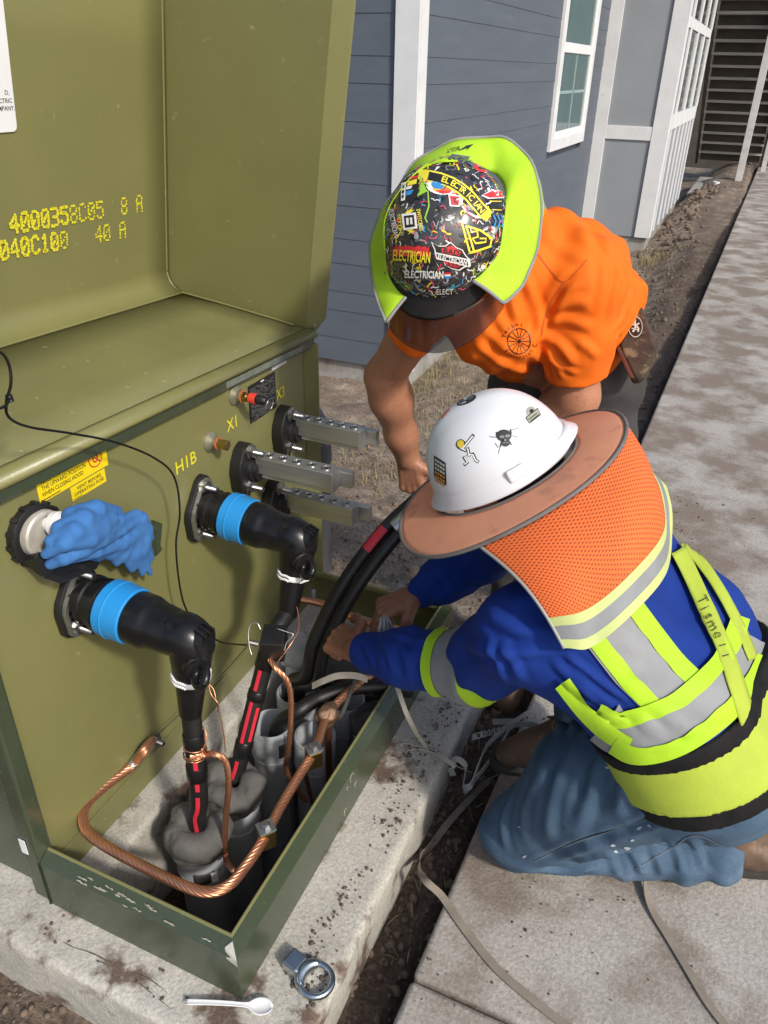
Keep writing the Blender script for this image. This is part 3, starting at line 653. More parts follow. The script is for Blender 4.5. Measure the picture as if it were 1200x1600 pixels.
# nameplate
a = pan(390, 652, .0006); c = pan(431, 632, .0006)
npo = MB().prism([(a.x, a.y, .758), (a.x, c.y, .758), (a.x, c.y, .857), (a.x, a.y, .857)], (.003, 0, 0)).build('nameplate', M['plastic'], tf, bevel=.002)
mb_ = MB(); random.seed(11)
for r in range(22):
    z = .846-r*.0040; y = a.y+.006
    while y < c.y-.008:
        L = random.uniform(.003, .014)
        if random.random() < .72: mb_.box(a.x+.003, a.x+.0034, y, min(y+L, c.y-.006), z, z+.0014)
        y += L+.0025
mb_.build('fine_print', mat('plate_print', (.13, .13, .125), rough=.5), npo)
MB().box(a.x+.003, a.x+.0036, (a.y+c.y)/2-.007, (a.y+c.y)/2+.007, .8505, .854).build('print', M['white'], npo)
MB().box(PX+.0005, PX+.003, c.y-.01, c.y+.06, .862, .874).build('paper_strip', M['label_white'], tf)
# hex bolt shared mesh along +X
def hexbolt(r, L, name):
    m_ = MB(); m_.lathe((0, 0, 0), (1, 0, 0), [(0, r*1.5), (r*.25, r*1.5)], 20); m_.lathe((r*.25, 0, 0), (1, 0, 0), [(0, r*1.12), (r*.9, r*1.12)], 6)
    prof_ = []; n_ = 9
    for i in range(n_): prof_ += [(r*1.15+i*(L-r*1.15)/n_, r*.60), (r*1.15+(i+.5)*(L-r*1.15)/n_, r*.52)]
    m_.lathe((0, 0, 0), (1, 0, 0), prof_+[(L, r*.5)], 12); me = m_.mesh(name); me.materials.append(M['steel'])
    me.polygons.foreach_set('use_smooth', [True]*len(me.polygons)); me.set_sharp_from_angle(angle=.6); return me
BOLT = hexbolt(.0125, .042, 'stud_bolt')
# secondary bushings X1 X2 X3: moulded black plate, two studs, drilled aluminium bar
def rtri(cy, cz, pts, r=.014, n_=5):
    """rounded polygon in the panel plane"""
    P_ = [Vector((0, cy+y, cz+z)) for y, z in pts]; out = []; K = len(P_)
    for i in range(K):
        p = P_[i]; d0 = (P_[i-1]-p).normalized(); d1 = (P_[(i+1) % K]-p).normalized()
        for t in np.linspace(0, 1, n_): out.append((p+d0*r).lerp(p+d1*r, t)*.5+((p+d0*r*(1-t)**2+d1*r*t*t))*.5)
    return out
def bushing(cpx, cpy, bar0, barlen, nm_lab):
    c_ = pan(cpx, cpy); sp_ = MB()
    poly = rtri(c_.y, c_.z, [(-.040, -.066), (-.048, .01), (-.012, .068), (.026, .062), (.055, -.01), (.024, -.064)], r=.018)
    sp_.prism([Vector((PX+.0005, p.y, p.z)) for p in poly], (.034, 0, 0))
    o_ = sp_.build('bushing_plate', M['plastic'], tf, bevel=.004)
    for k in range(-3, 4): MB().box(PX+.0345, PX+.040, c_.y-.012+.004*k*.6, c_.y-.0095+.004*k*.6+.001, c_.z-.035+k*.011, c_.z-.031+k*.011+.006).build('rib', M['plastic'], o_)
    MB().lathe((PX+.0345, c_.y+.02, c_.z-.012), (1, 0, 0), [(0, .036), (.008, .034), (.010, .028), (.02, .026)], 20).build('collar', M['plastic'], o_, smooth=40)
    inst('stud_bolt', BOLT, o_, (PX+.035, c_.y+.002, c_.z+.045)); inst('stud_bolt', BOLT, o_, (PX+.035, c_.y-.012, c_.z-.046))
    by, bz = c_.y+.030, c_.z+.010; hw = .0235
    bar = MB().box(PX+.046, PX+.046+barlen, by-hw, by+hw, bz-.025, bz+.0195).build('terminal_bar', M['alu'], tf, bevel=.0015)
    MB().box(PX+.046, PX+.046+barlen+.028, by+hw+.0006, by+hw+.022, bz-.036, bz+.006).build('bar_step', M['alu'], bar, bevel=.0015)
    MB().box(PX+.06, PX+.046+barlen-.002, by-hw+.004, by+hw, bz-.036, bz-.0255).build('bar_step', M['alu'], bar, bevel=.001)
    for k in range(5):
        x = PX+.046+barlen*(.13+.185*k)
        scr = MB().lathe((x, by, bz+.0197), (0, 0, 1), [(0, .0125), (.0018, .0125), (.0034, .0105), (.0034, .0095), (.0012, .0088)], 16).build('set_screw', M['steel'], bar, smooth=40)
        ang = random.uniform(0, 3); m_ = MB(); d_ = Vector((math.cos(ang), math.sin(ang), 0))*.006
        m_.beam(Vector((x, by, bz+.0216))-d_, Vector((x, by, bz+.0216))+d_, .0022, .0012); m_.build('slot', M['black_ink'], scr)
    return bar
for (cx_, cy_, L) in ((373, 727, .215), (437, 668, .19), (420, 782, .205)): bushing(cx_, cy_, None, L, None)
# brass fittings: tank ground stud, pressure relief with pull ring
def fitting(px, py, red=False):
    p = pan(px, py); f_ = MB().lathe(p, (1, 0, 0), [(0, .026), (.004, .025), (.009, .018), (.012, .014), (.022, .0125)], 24).build('fitting_boss', mat('olive_boss', (.34, .33, .24), (.24, .23, .14), sc=9, rough=.35, metal=.6), tf, smooth=40)
    MB().lathe(p+Vector((.022, 0, 0)), (1, 0, 0), [(0, .0155), (.003, .0155)], 24).build('washer', mat('rust_washer', (.35, .12, .05), rough=.6), f_, smooth=40)
    MB().lathe(p+Vector((.025, 0, 0)), (1, 0, 0), [(0, .0125), (.012, .0125)], 6).build('hex_nut', M['brass'], f_)
    if not red: MB().lathe(p+Vector((.037, 0, 0)), (1, 0, 0), [(0, .0135), (.012, .0135), (.013, .011)], 6).build('hex_nut', M['brass'], f_)
    else:
        MB().lathe(p+Vector((.037, 0, 0)), (1, 0, 0), [(0, .009), (.008, .009)], 12).build('stem', M['brass'], f_)
        MB().lathe(p+Vector((.045, 0, 0)), (1, 0, 0), [(0, .013), (.016, .013), (.018, .009)], 20).build('red_cap', mat('red_cap', (.65, .05, .03), rough=.4), f_, smooth=40)
        MB().lathe(p+Vector((.063, 0, 0)), (1, 0, 0), [(0, .0115), (.02, .0115), (.026, .007)], 16).build('knob', M['plastic'], f_, smooth=40)
        cc = p+Vector((.09, .012, -.014)); m_ = MB(); m_.tube([cc+Vector((.003*math.sin(t), .0165*math.cos(t), .0165*math.sin(t))) for t in np.linspace(0, 6.283, 29)], .0012, 6); m_.build('pull_ring', M['steel'], f_, smooth=180)
fitting(366, 617, True); fitting(328, 690, False)
# bayonet fuse well at the left
p = pan(50, 832); fw = MB().lathe(p, (1, 0, 0), [(0, .056), (.014, .056), (.016, .052), (.017, .044), (.012, .042)], 40).build('fuse_ring', M['plastic'], tf, smooth=35)
for k in range(14):
    t = k/14*6.283; m_ = MB(); q = p+Vector((.008, .057*math.cos(t), .057*math.sin(t))); m_.beam(q-Vector((.007, 0, 0)), q+Vector((.007, 0, 0)), .009, .006, up=(0, math.cos(t), math.sin(t))); m_.build('lug', M['plastic'], fw, bevel=.001)
M['cast'] = mat('cast_cream_metal', (.52, .5, .44), (.38, .36, .31), sc=30, rough=.45, metal=.2)
MB().lathe(p+Vector((.004, .006, 0)), (1, 0, 0), [(0, .045), (.02, .043), (.023, .040), (.023, .034), (.016, .032)], 32).build('fuse_cap', M['cast'], tf, smooth=35)
mb_ = MB(); q = p+Vector((.02, .022, .012)); mb_.lathe(q, (1, 0.1, .12), [(0, .015), (.012, .015), (.013, .023), (.024, .023), (.025, .0205), (.028, .0205), (.029, .023), (.035, .022), (.037, .017)], 28); kn = mb_.build('fuse_knob', M['white'], tf, smooth=35)
MB().lathe(q+Vector((.034, .020, -.004)), (.7, .7, 0), [(0, .0095), (.016, .0095), (.017, .007)], 16).build('cork_end', mat('tan_plug', (.42, .3, .18), rough=.7), kn, smooth=40)
m_ = MB(); m_.beam(q+Vector((.01, -.025, -.03)), q+Vector((.03, .025, -.02)), .012, .022); m_.build('hook_eye', M['plastic'], kn, bevel=.004)
m_ = MB(); m_.tube([q+Vector((.035+.006*math.cos(t), .012+.018*math.cos(t), -.034+.017*math.sin(t))) for t in np.linspace(0, 6.283, 21)], .006, 8); m_.build('hook_eye', M['galv'], kn, smooth=180)
a = [pan(40, 868, .012), pan(60, 862, .05), pan(108, 868, .06), pan(150, 862, .05), pan(156, 880, .045), pan(100, 903, .055), pan(72, 893, .05)]
MB().prism(a, (.002, -.012, -.006)).build('drip_tray', M['plastic'], tf, bevel=.002)
# black bracket peeping out right of the towel
MB().prism([pan(236, 812, .001), pan(246, 816, .001), pan(243, 850, .001), pan(246, 856, .001), pan(238, 866, .001)], (.014, 0, 0)).build('bracket', M['green'], tf, bevel=.001)
# ------------------------------------------------------------------ blue towel
s = SDF((-1.03, .72, .52), (-.84, 1.12, .93), .0032); tw = lambda px, py, o: tuple(pan(px, py, o))
def fold(pts, r, k=.006): s.chain([(tw(x, y, o), r_) for (x, y, o), r_ in zip(pts, r if isinstance(r, list) else [r]*len(pts))], k)
fold([(110, 806, .065), (150, 796, .075), (182, 800, .06)], [.016, .018, .012]); fold([(92, 826, .07), (130, 812, .09), (175, 812, .075)], [.014, .017, .012])
fold([(80, 845, .07), (115, 832, .098), (160, 822, .09), (178, 812, .08)], [.012, .016, .014, .010]); fold([(72, 866, .065), (100, 850, .095), (140, 842, .10), (170, 828, .085)], [.010, .014, .014, .012])
fold([(78, 882, .06), (100, 872, .085), (130, 858, .09), (158, 842, .088), (186, 815, .07), (214, 802, .06)], [.011, .013, .013, .013, .011, .009])
fold([(160, 846, .086), (190, 830, .075), (222, 806, .06)], [.010, .009, .008]); fold([(110, 872, .075), (150, 862, .075), (190, 850, .065), (225, 815, .05)], [.010, .011, .011, .009])
for x0, y0, x1, y1 in ((150, 862, 155, 872), (165, 850, 182, 880), (180, 842, 205, 890), (195, 834, 222, 896), (208, 826, 234, 895), (218, 815, 236, 872), (224, 812, 236, 840)):
    fold([(x0, y0, .062), ((x0+x1)/2, (y0+y1)/2, .056), (x1, y1, .05)], [.009, .0085, .0075], .014)
fold([(95, 845, .04), (140, 835, .045), (200, 840, .038)], .02, .01); fold([(105, 868, .04), (150, 860, .042), (205, 860, .036)], .016, .01); fold([(120, 815, .036), (165, 815, .04), (200, 825, .038)], .018, .01)
s.warp(lambda P: fbm(P, 14., 2)*.004)
M['towel'] = mat('blue_terry', (.05, .185, .46), (.035, .14, .38), sc=25, rough=.95, bump=.0022, bsc=420)
me = s.mesh('blue_towel'); tb = bvh_of(me); tow = link('blue_towel', me, M['towel']); tag(tow, 'crumpled blue terry towel draped over the fuse holder on the panel', 'towel')
md = tow.modifiers.new('smooth', 'SMOOTH'); md.iterations = 3
# ------------------------------------------------------------------ load-break elbows on the panel
def triplate(y, z, root):
    poly = rtri(y, z, [(-.055, -.075), (-.062, .0), (.0, .082), (.03, .075), (.062, -.02), (.03, -.07)], r=.015, n_=6)
    o_ = MB().prism([Vector((PX+.0005, p.y, p.z)) for p in poly], (.016, 0, 0)).build('mounting_plate', M['plastic'], root, bevel=.004)
    return o_
def rail(poly, t, d):
    """thin strap following a closed outline"""
    m_ = MB(); K = len(poly); c_ = sum(poly, Vector())/K
    inner = [p+(c_-p).normalized()*t for p in poly]
    for i in range(K):
        j = (i+1) % K
        m_.prism([poly[i], poly[j], inner[j], inner[i]], (d, 0, 0))
    bm_ = m_; return bm_
def elbow(y, z, label, leg_dir, cable, seed, cond_r=.0195):
    root = thing('load_break_elbow', label, 'connector', (PX, y, z), group='elbow connectors on the panel')
    triplate(y, z, root)
    poly = rtri(y, z, [(-.05, -.07), (-.056, .0), (.0, .076), (.026, .07), (.03, -.064)], r=.012, n_=5)
    rail([Vector((PX+.0175, p.y, p.z)) for p in poly], .008, .010).build('clamp_strap', M['galv'], root)
    for dy, dz in ((.0, .055), (-.028, -.055), (.028, -.045)): inst('stud_bolt', BOLT, root, (PX+.018, y+dy, z+dz))
    ax = Vector((1, 0, -.075)).normalized(); o0 = Vector((PX+.017, y, z)); rs_ = 1.09
    def L(nm, pr, m_, n_=40): return MB().lathe(o0, ax, [(q[0], q[1]*rs_) for q in pr], n_).build(nm, m_, root, smooth=35)
    L('bushing', [(0, .040), (.006, .042), (.02, .041), (.022, .046), (.030, .046), (.033, .0425), (.046, .0425), (.049, .047), (.060, .047), (.062, .0445), (.068, .0445)], M['rubber'])
    L('blue_collar', [(.068, .049), (.071, .0515), (.088, .0515), (.089, .053), (.0905, .053), (.0915, .0515), (.126, .0505), (.128, .048)], M['blue_ring'])
    # elbow body: barrel, bend and cable leg in one moulding
    e = .30; c0_ = o0+Vector((.128, 0, 0))
    ld = Vector(leg_dir).normalized()
    pts = [o0+ax*x for x in (.128, .132, .16, .178, .20, .222)]; rs = [.050, .052, .052, .0465, .045, .043]
    hub = o0+ax*.254; pts += [hub+Vector((-.012, 0, .004)), hub+Vector((.002, 0, -.006)), hub+ld*.022, hub+ld*.045, hub+ld*.065, hub+ld*.082, hub+ld*.088, hub+ld*.125, hub+ld*.19]
    rs += [.043, .042, .041, .039, .036, .035, .031, .028, .0225]
    MB().tube(spline(pts, 3), [float(np.interp(i/3, range(len(rs)), rs)) for i in range((len(pts)-1)*3+1)], 32, up=(0, 1, 0)).build('elbow_body', M['rubber'], root, smooth=60)
    # test-point cap, pulling nose and eye
    MB().lathe(hub+Vector((-.03, -.012, .034)), (0, -.35, 1), [(0, .0135), (.008, .0135), (.010, .011)], 18).build('test_cap', M['rubber'], root, smooth=40)
    nose = hub+Vector((.028, 0, .004))
    MB().lathe(nose, (1, 0, -.1), [(-.01, .030), (.006, .028), (.010, .022)], 20).build('nose', M['rubber'], root, smooth=40)
    for k in range(3): m_ = MB(); m_.beam(nose+Vector((-.01, -.012+.012*k, .026)), nose+Vector((.014, -.012+.012*k, .016)), .005, .02); m_.build('rib', M['rubber'], root, bevel=.0015)
    k0 = hub+ld*.035; od = Vector((.75, -.62, -.05)).normalized()
    MB().lathe(k0, od, [(.02, .026), (.042, .026), (.044, .022), (.050, .021), (.052, .012)], 24).build('grounding_boss', M['rubber'], root, smooth=35)
    eye = k0+od*.066; sd = Vector((0, 0, 1)).cross(od).normalized()
    MB().tube([eye+od*.02*math.cos(t)+(sd*.6+Vector((0, 0, .8))).normalized()*.017*math.sin(t) for t in np.linspace(0, 6.283, 25)], .0075, 10, caps=False).build('pulling_eye', M['rubber'], root, smooth=180)
    # white tie: twin beaded strands with a plate
    tc = hub+ld*.087; u_ = ld.orthogonal().normalized(); w_ = ld.cross(u_); random.seed(seed)
    front = (Vector(CAMP)-tc); front = (front-ld*front.dot(ld)).normalized(); side_ = ld.cross(front)
    tie = MB().tube([tc+(front*math.cos(t)+side_*math.sin(t))*.0358 for t in np.linspace(-.5, .25, 10)], .0065, 8, squash=(1, .35), up=ld).build('tie_plate', M['white'], root, smooth=60)
    mt = MB()
    for off in (-.0045, .0045):
        for t in np.linspace(.3, 5.75, 42):
            q = tc+ld*(off+.001*math.sin(t*9))+(front*math.cos(t)+side_*math.sin(t))*.0352
            mt.lathe(q-ld*.003, ld, [(0, .001), (.0015, .0032), (.0045, .0032), (.006, .001)], 6)
    mt.build('tie_beads', M['white'], root, smooth=180)['kind'] = 'stuff'
    # shielded cable with red stripes
    cp = spline([hub+ld*.18]+[Vector(c) for c in cable], 8)
    cb = MB().tube(cp, cond_r, 20).build('cable', M['cable'], root, smooth=60)
    tot = len(cp); cum = [0]
    for i in range(1, tot): cum.append(cum[-1]+(cp[i]-cp[i-1]).length)
    def along(s_):
        i = min(max(1, np.searchsorted(cum, s_)), tot-1); f_ = (s_-cum[i-1])/(cum[i]-cum[i-1]); return cp[i-1].lerp(cp[i], f_), (cp[i]-cp[i-1]).normalized()
    for s0, s1, ang in stripes[seed]:
        m_ = MB(); rows = []
        for s_ in np.linspace(s0*cum[-1], s1*cum[-1], 12):
            p, t = along(s_); f2 = Vector(CAMP)-p; f2 = (f2-t*f2.dot(t)).normalized(); sdd = t.cross(f2)
            rows.append([p+(f2*math.cos(a_)+sdd*math.sin(a_))*(cond_r+.0006) for a_ in np.linspace(ang-.22, ang+.22, 4)])
        m_.grid(rows); m_.build('red_stripe', M['red_stripe'], cb, smooth=180)
    for s_, hl in bands[seed]:
        p, t = along(s_*cum[-1]); MB().lathe(p-t*hl, t, [(0, cond_r+.001), (.002, cond_r+.0022), (2*hl-.002, cond_r+.0022), (2*hl, cond_r+.001)], 20).build('tape_wrap', M['rubber'], cb, smooth=40)
    return root, hub, along, cum[-1]
stripes = {1: [(.20, .25, .1), (.285, .34, .12), (.37, .70, .15), (.25, .32, 1.2)], 2: [(.20, .30, .3), (.34, .50, .35), (.36, .49, -.6), (.57, .99, .3)]}
bands = {1: [(.13, .02), (.27, .02)], 2: [(.16, .04), (.325, .012), (.53, .02)]}
B1 = pan(117, 927); B2 = pan(310, 790)
K1 = onz(311, 1302, .06)
el1 = elbow(B1.y, B1.z, 'nearer black elbow connector with blue collar below the blue towel', (-.12, -.02, -1), [Vector((-.778, .88, .34)), Vector((-.785, .88, .2)), K1+Vector((0, 0, .03)), K1-Vector((0, 0, .2))], 1)
el2 = elbow(B2.y, B2.z, 'farther black elbow connector with blue collar below the H1B lettering', (-.06, -.26, -1), [atd(425, 1000, 1.77), atd(405, 1070, 1.80), atd(372, 1200, 1.85), atd(366, 1225, 1.87), atd(364, 1300, 2.0)], 2)
# clamp block with wire spring clips on the farther cable
bk = thing('cable_clamp_block', 'small black clamp block with bent wire clips on the farther cable', 'clamp', atd(425, 1000, 1.77))
o_ = atd(428, 1003, 1.755); mb_ = MB(); mb_.box(-.026, .026, -.03, .03, -.034, .026, Matrix.Translation(o_) @ Matrix.Rotation(.35, 4, 'Z') @ Matrix.Rotation(.2, 4, 'X')); mb_.build('block', M['plastic'], bk, bevel=.003)
for px_, dd in ((400, 1.69), (446, 1.74)):
    sg = -1 if px_ < 420 else 1
    pts = [atd(px_+sg*dx, py, dd) for dx, py in ((-8, 985), (-2, 974), (8, 975), (12, 990), (10, 1012), (6, 1025))] if sg < 0 else [atd(px_+dx, py, dd) for dx, py in ((-14, 982), (4, 988), (12, 992), (2, 1004), (-2, 1018))]
    MB().tube(spline(pts, 5), .0016, 7).build('spring_clip', M['steel'], bk, smooth=180)
q = atd(402, 1006, 1.71); MB().tube([q, atd(388, 1003, 1.70)], .0062, 10).build('thumb_bolt', M['steel'], bk, smooth=40)
# ------------------------------------------------------------------ conduits with bell ends
def conduit(px, py, zt, r, label, tilt=(0, 0), depth=.6, xy=None):
    c_ = onz(px, py, zt) if xy is None else Vector((*xy, zt)); root = thing('conduit', label, 'conduit', (c_.x, c_.y, zt-depth), group='grey conduits in the pad opening')
    d_ = Vector((tilt[0], tilt[1], 1)).normalized(); o_ = c_-d_*depth
    MB().lathe(o_, d_, [(0, r-.004), (depth-.10, r-.004), (depth-.09, r), (depth-.003, r), (depth, r-.002), (depth, r-.006), (depth-.09, r-.007), (depth-.2, r-.009)], 36).build('pipe', M['pvc'], root, smooth=35)
    MB().lathe(o_, d_, [(depth-.102, r-.0015), (depth-.095, r+.001), (depth-.088, r-.0015)], 36).build('coupling_ridge', M['pvc'], root, smooth=60)
    return c_
k1 = conduit(0, 0, .06, .057, 'putty sealed grey conduit nearest the sill corner, around the nearer cable', xy=(K1.x, K1.y))
k2 = conduit(366, 1235, .05, .056, 'putty sealed grey conduit around the farther striped cable')
k3 = conduit(424, 1130, .055, .055, 'open grey conduit with a torn label, left of the two facing rims')
k4 = conduit(492, 1148, .045, .055, 'open grey conduit directly behind the brass split bolt clamp')
k5 = conduit(462, 1080, .05, .053, 'open grey conduit behind the torn label one, near the panel')
k6 = conduit(540, 1092, .045, .054, 'open grey conduit under the kneeling worker\'s forearm')
k7 = conduit(578, 1140, .05, .045, 'black wrapped conduit beside the front sill', tilt=(.02, 0))
k8 = conduit(472, 1030, .13, .047, 'pale dusty conduit with a rag in its end against the panel')
M['rag'] = mat('pale_rag', (.36, .36, .35), (.25, .25, .245), sc=12, rough=.95, bump=.003, bsc=70)
s = SDF(k8-Vector((.09, .09, .06)), k8+Vector((.09, .09, .10)), .004); s.ell(k8+Vector((0, 0, .01)), (.05, .05, .035)); s.cone(k8+Vector((-.02, .01, .01)), k8+Vector((-.02, .02, .05)), .032, .022); s.warp(lambda P: fbm(P, 28., 3)*.022)
tag(s.build('rag', M['rag']), 'pale grey rag stuffed in the conduit against the panel', 'rag')
M['wrap'] = mat('black_wrap', (.03, .03, .032), (.06, .06, .062), sc=14, rough=.6, bump=.003, bsc=40)
s = SDF(k7-Vector((.09, .09, .12)), k7+Vector((.09, .09, .09)), .004); s.cone(k7+Vector((0, 0, -.08)), k7+Vector((.005, 0, .02)), .052, .05); s.cone(k7+Vector((-.04, 0, .03)), k7+Vector((.03, .03, .045)), .02, .016); s.cone(k7+Vector((0, -.04, .03)), k7+Vector((.02, .04, .05)), .018, .012)
s.warp(lambda P: fbm(P*np.array([1, 1, .35], 'f4'), 26., 3)*.02)
tag(s.build('tape_wrap', M['wrap']), 'crumpled black wrap closing the conduit beside the front sill', 'wrap')
for c_, lab in ((k1, 'grey duct seal putty collar on the conduit nearest the corner'), (k2, 'grey duct seal putty collar around the farther striped cable')):
    s = SDF(c_-Vector((.10, .10, .09)), c_+Vector((.10, .10, .09)), .004)
    n_ = 11
    for i in range(n_):
        t0, t1 = 6.283*i/n_, 6.283*(i+1)/n_
        s.cone(c_+Vector((.046*math.cos(t0), .046*math.sin(t0), .012+.008*math.sin(3*t0))), c_+Vector((.046*math.cos(t1), .046*math.sin(t1), .012+.008*math.sin(3*t1))), .026+.004*math.sin(5*t0), .026+.004*math.sin(5*t1), .012)
        s.cone(c_+Vector((.05*math.cos(t0), .05*math.sin(t0), -.02)), c_+Vector((.05*math.cos(t1), .05*math.sin(t1), -.02)), .013, .013, .012)
    s.warp(lambda P: fbm(P, 22., 3)*.014)
    tag(s.build('duct_putty', M['putty']), lab, 'putty')
p = k3+Vector((-.035, -.045, -.01)); f = (Vector(CAMP)-k3); f.z = 0; f.normalize(); sd_ = Vector((-f.y, f.x, 0))
def curved_label(c_, r, a0, a1, z0, z1, nm, m_, lab, cat, drop=0.):
    mb_ = MB(); mb_.grid([[c_+(f*math.cos(a)+sd_*math.sin(a))*(r+.0012)+Vector((0, 0, z+drop*math.sin(a*6))) for a in np.linspace(a0, a1, 10)] for z in np.linspace(z0, z1, 4)])
    tag(mb_.build(nm, m_, smooth=180, solid=.0006), lab, cat)
curved_label(k3, .055, .25, 1.1, -.075, -.03, 'torn_label', mat('dark_label', (.03, .03, .032), (.06, .06, .06), sc=30, rough=.5), 'dark torn label patch on the open conduit', 'label')
curved_label(k3, .057, .55, 1.35, -.03, .006, 'paper_scrap', M['rag'], 'pale peeling paper scrap at the rim of the open conduit', 'paper', .004)
curved_label(k1, .057, -.3, .5, -.10, -.065, 'torn_label', MATS['dark_label'], 'dark torn label patch on the putty sealed conduit', 'label')
curved_label(k1, .0585, .35, .62, -.112, -.07, 'paper_scrap', M['label_white'], 'white torn paper scrap on the putty sealed conduit', 'paper', .004)
# ------------------------------------------------------------------ bare copper ground loop
gl = thing('ground_loop', 'bare stranded copper ground conductor looping round inside the sill', 'ground wire', (-.8, 1.1, .1))
lp = [pan(238, 1156, .02), pan(226, 1172, .035)]+[onz(px, py, z) for px, py, z in ((205, 1198, .135), (160, 1232, .137), (133, 1262, .138), (134, 1296, .138), (165, 1322, .138), (220, 1352, .138), (285, 1383, .138), (325, 1394, .138), (358, 1383, .138), (385, 1352, .14), (410, 1315, .145), (440, 1258, .15), (470, 1208, .155), (492, 1172, .16), (512, 1118, .165), (540, 1085, .17), (580, 1055, .175), (622, 1020, .17), (640, 995, .165), (632, 985, .16), (600, 980, .155), (560, 968, .15), (510, 945, .15), (462, 935, .16), (440, 930, .17))]
lps = spline(lp, 10); lpf = spline(lp, 28)
MB().tube(lpf, .0100, 50, lobes=10, lob=.30, twist=48).build('conductor', M['copper'], gl, smooth=180)
lug = pan(238, 1156); dl = (lps[14]-lps[0]).normalized()
MB().tube([lps[2], lps[20]], [.0125, .0125], 16).build('lug_barrel', M['galv'], gl, smooth=50, bevel=.001)
MB().lathe(lug+Vector((.004, 0, 0)), (1, 0, 0), [(0, .018), (.005, .018)], 20).build('lug_pad', M['galv'], gl, smooth=40); inst('lug_bolt', BOLT, gl, lug+Vector((.008, 0, 0)), scale=(.6, 1, 1))
def splitbolt(px, py, z, ang):
    c_ = onz(px, py, z); T = Matrix.Translation(c_) @ Matrix.Rotation(ang, 4, 'Z')
    cl = MB().box(-.017, .017, -.016, .016, -.038, .012, T).build('clamp_body', M['brass'], gl, bevel=.003)
    MB().box(-.018, .018, -.017, .017, .0125, .0165, T).build('clamp_top', M['galv'], cl, bevel=.001)
    MB().lathe(c_+Vector((0, 0, .0167)), (0, 0, 1), [(0, .0125), (.002, .0125), (.0021, .0095), (.009, .0095), (.010, .007)], 6).build('clamp_bolt', M['steel'], cl)
splitbolt(416, 1300, .15, .9); splitbolt(490, 1176, .163, .9)
wj = onz(512, 1116, .165); s = SDF(wj-Vector((.05,)*3), wj+Vector((.05,)*3), .003); s.cone(wj+Vector((-.008, -.012, -.004)), wj+Vector((.006, .012, .004)), .017, .016); s.cone(wj, wj-Vector((0, 0, .024)), .016, .014); s.warp(lambda P: fbm(P, 60., 2)*.009)
s.build('weld_joint', mat('weld_bronze', (.24, .15, .09), (.14, .09, .06), sc=40, rough=.55, metal=.7, bump=.001, bsc=150), gl)
MB().tube([wj-Vector((0, 0, .01)), wj-Vector((0, 0, .6))], .0085, 16).build('ground_rod', M['copper_old'], gl, smooth=60)
# concentric neutrals twisted off each cable
def neutral(label, pts, r=.0058, tail=None):
    root = thing('neutral_wire', label, 'copper wire', pts[0]); ps = spline(pts, 9)
    MB().tube(spline(pts, 26), r, 28, lobes=6, lob=.45, twist=80).build('twisted_strands', M['copper'], root, smooth=180); return root
pA, tA = el1[2](el1[3]*.175)
nA = neutral('twisted copper neutral wrapped round the nearer striped cable', [pA+Vector((.005, -.024, .006)), pA+Vector((.026, .0, .0)), atd(335, 1178, 1.53), atd(352, 1190, 1.54), atd(357, 1225, 1.57), atd(352, 1290, 1.66), atd(353, 1340, 1.70), onz(365, 1362, .14)])
mt = MB(); fr = (Vector(CAMP)-pA).normalized()
for k in range(7):
    tt = tA; u_ = tt.orthogonal().normalized(); w_ = tt.cross(u_)
    mt.tube([pA+tt*(.012*math.sin(k*1.7)+.010*t/6.283*(k % 3-1))+(u_*math.cos(t+k)+w_*math.sin(t+k))*(.0215+.001*(k % 3)) for t in np.linspace(0, 4.5, 18)], .0012, 5)
mt.tube(spline([pA+Vector((.02, -.01, 0)), pA+Vector((.024, .012, .035)), pA+Vector((.01, .02, .05)), pA+Vector((.026, .005, .01))], 5), .0012, 5)
mt.build('loose_strands', M['copper'], nA, smooth=180)
nB = neutral('twisted copper neutral hanging from the clamp block on the farther cable', [atd(421, 1030, 1.75), atd(432, 1045, 1.74), atd(449, 1065, 1.75), atd(455, 1100, 1.78), atd(452, 1160, 1.84), atd(447, 1200, 1.9), atd(458, 1225, 1.93), atd(478, 1252, 1.97)])
nC = neutral('short copper tail dropping from the brass clamp near the open conduits', [onz(487, 1184, .15), atd(478, 1205, 1.86), atd(483, 1235, 1.95), atd(488, 1255, 2.0)], .005)
tw_ = thing('tie_wire', 'thin twisted copper tie wire hanging below the nearer elbow', 'copper wire', atd(330, 1060, 1.5))
MB().tube(spline([atd(326, 1068, 1.50), atd(334, 1078, 1.5), atd(338, 1095, 1.5), atd(342, 1110, 1.52), atd(350, 1150, 1.55), atd(352, 1175, 1.57)], 6), .0012, 6).build('strand', M['copper'], tw_, smooth=180)
MB().tube(spline([atd(326, 1070, 1.50), atd(330, 1085, 1.5), atd(341, 1100, 1.5), atd(340, 1112, 1.52)], 6), .0012, 6).build('strand', M['copper'], tw_, smooth=180)
tw2 = thing('jumper_wire', 'thin copper jumper wire beside the farther cable', 'copper wire', atd(460, 960, 1.8))
MB().tube(spline([atd(459, 930, 1.80), atd(466, 960, 1.78), atd(466, 985, 1.76), atd(452, 1010, 1.74), atd(434, 1034, 1.74)], 6), .0014, 6).build('strand', M['copper'], tw2, smooth=180)
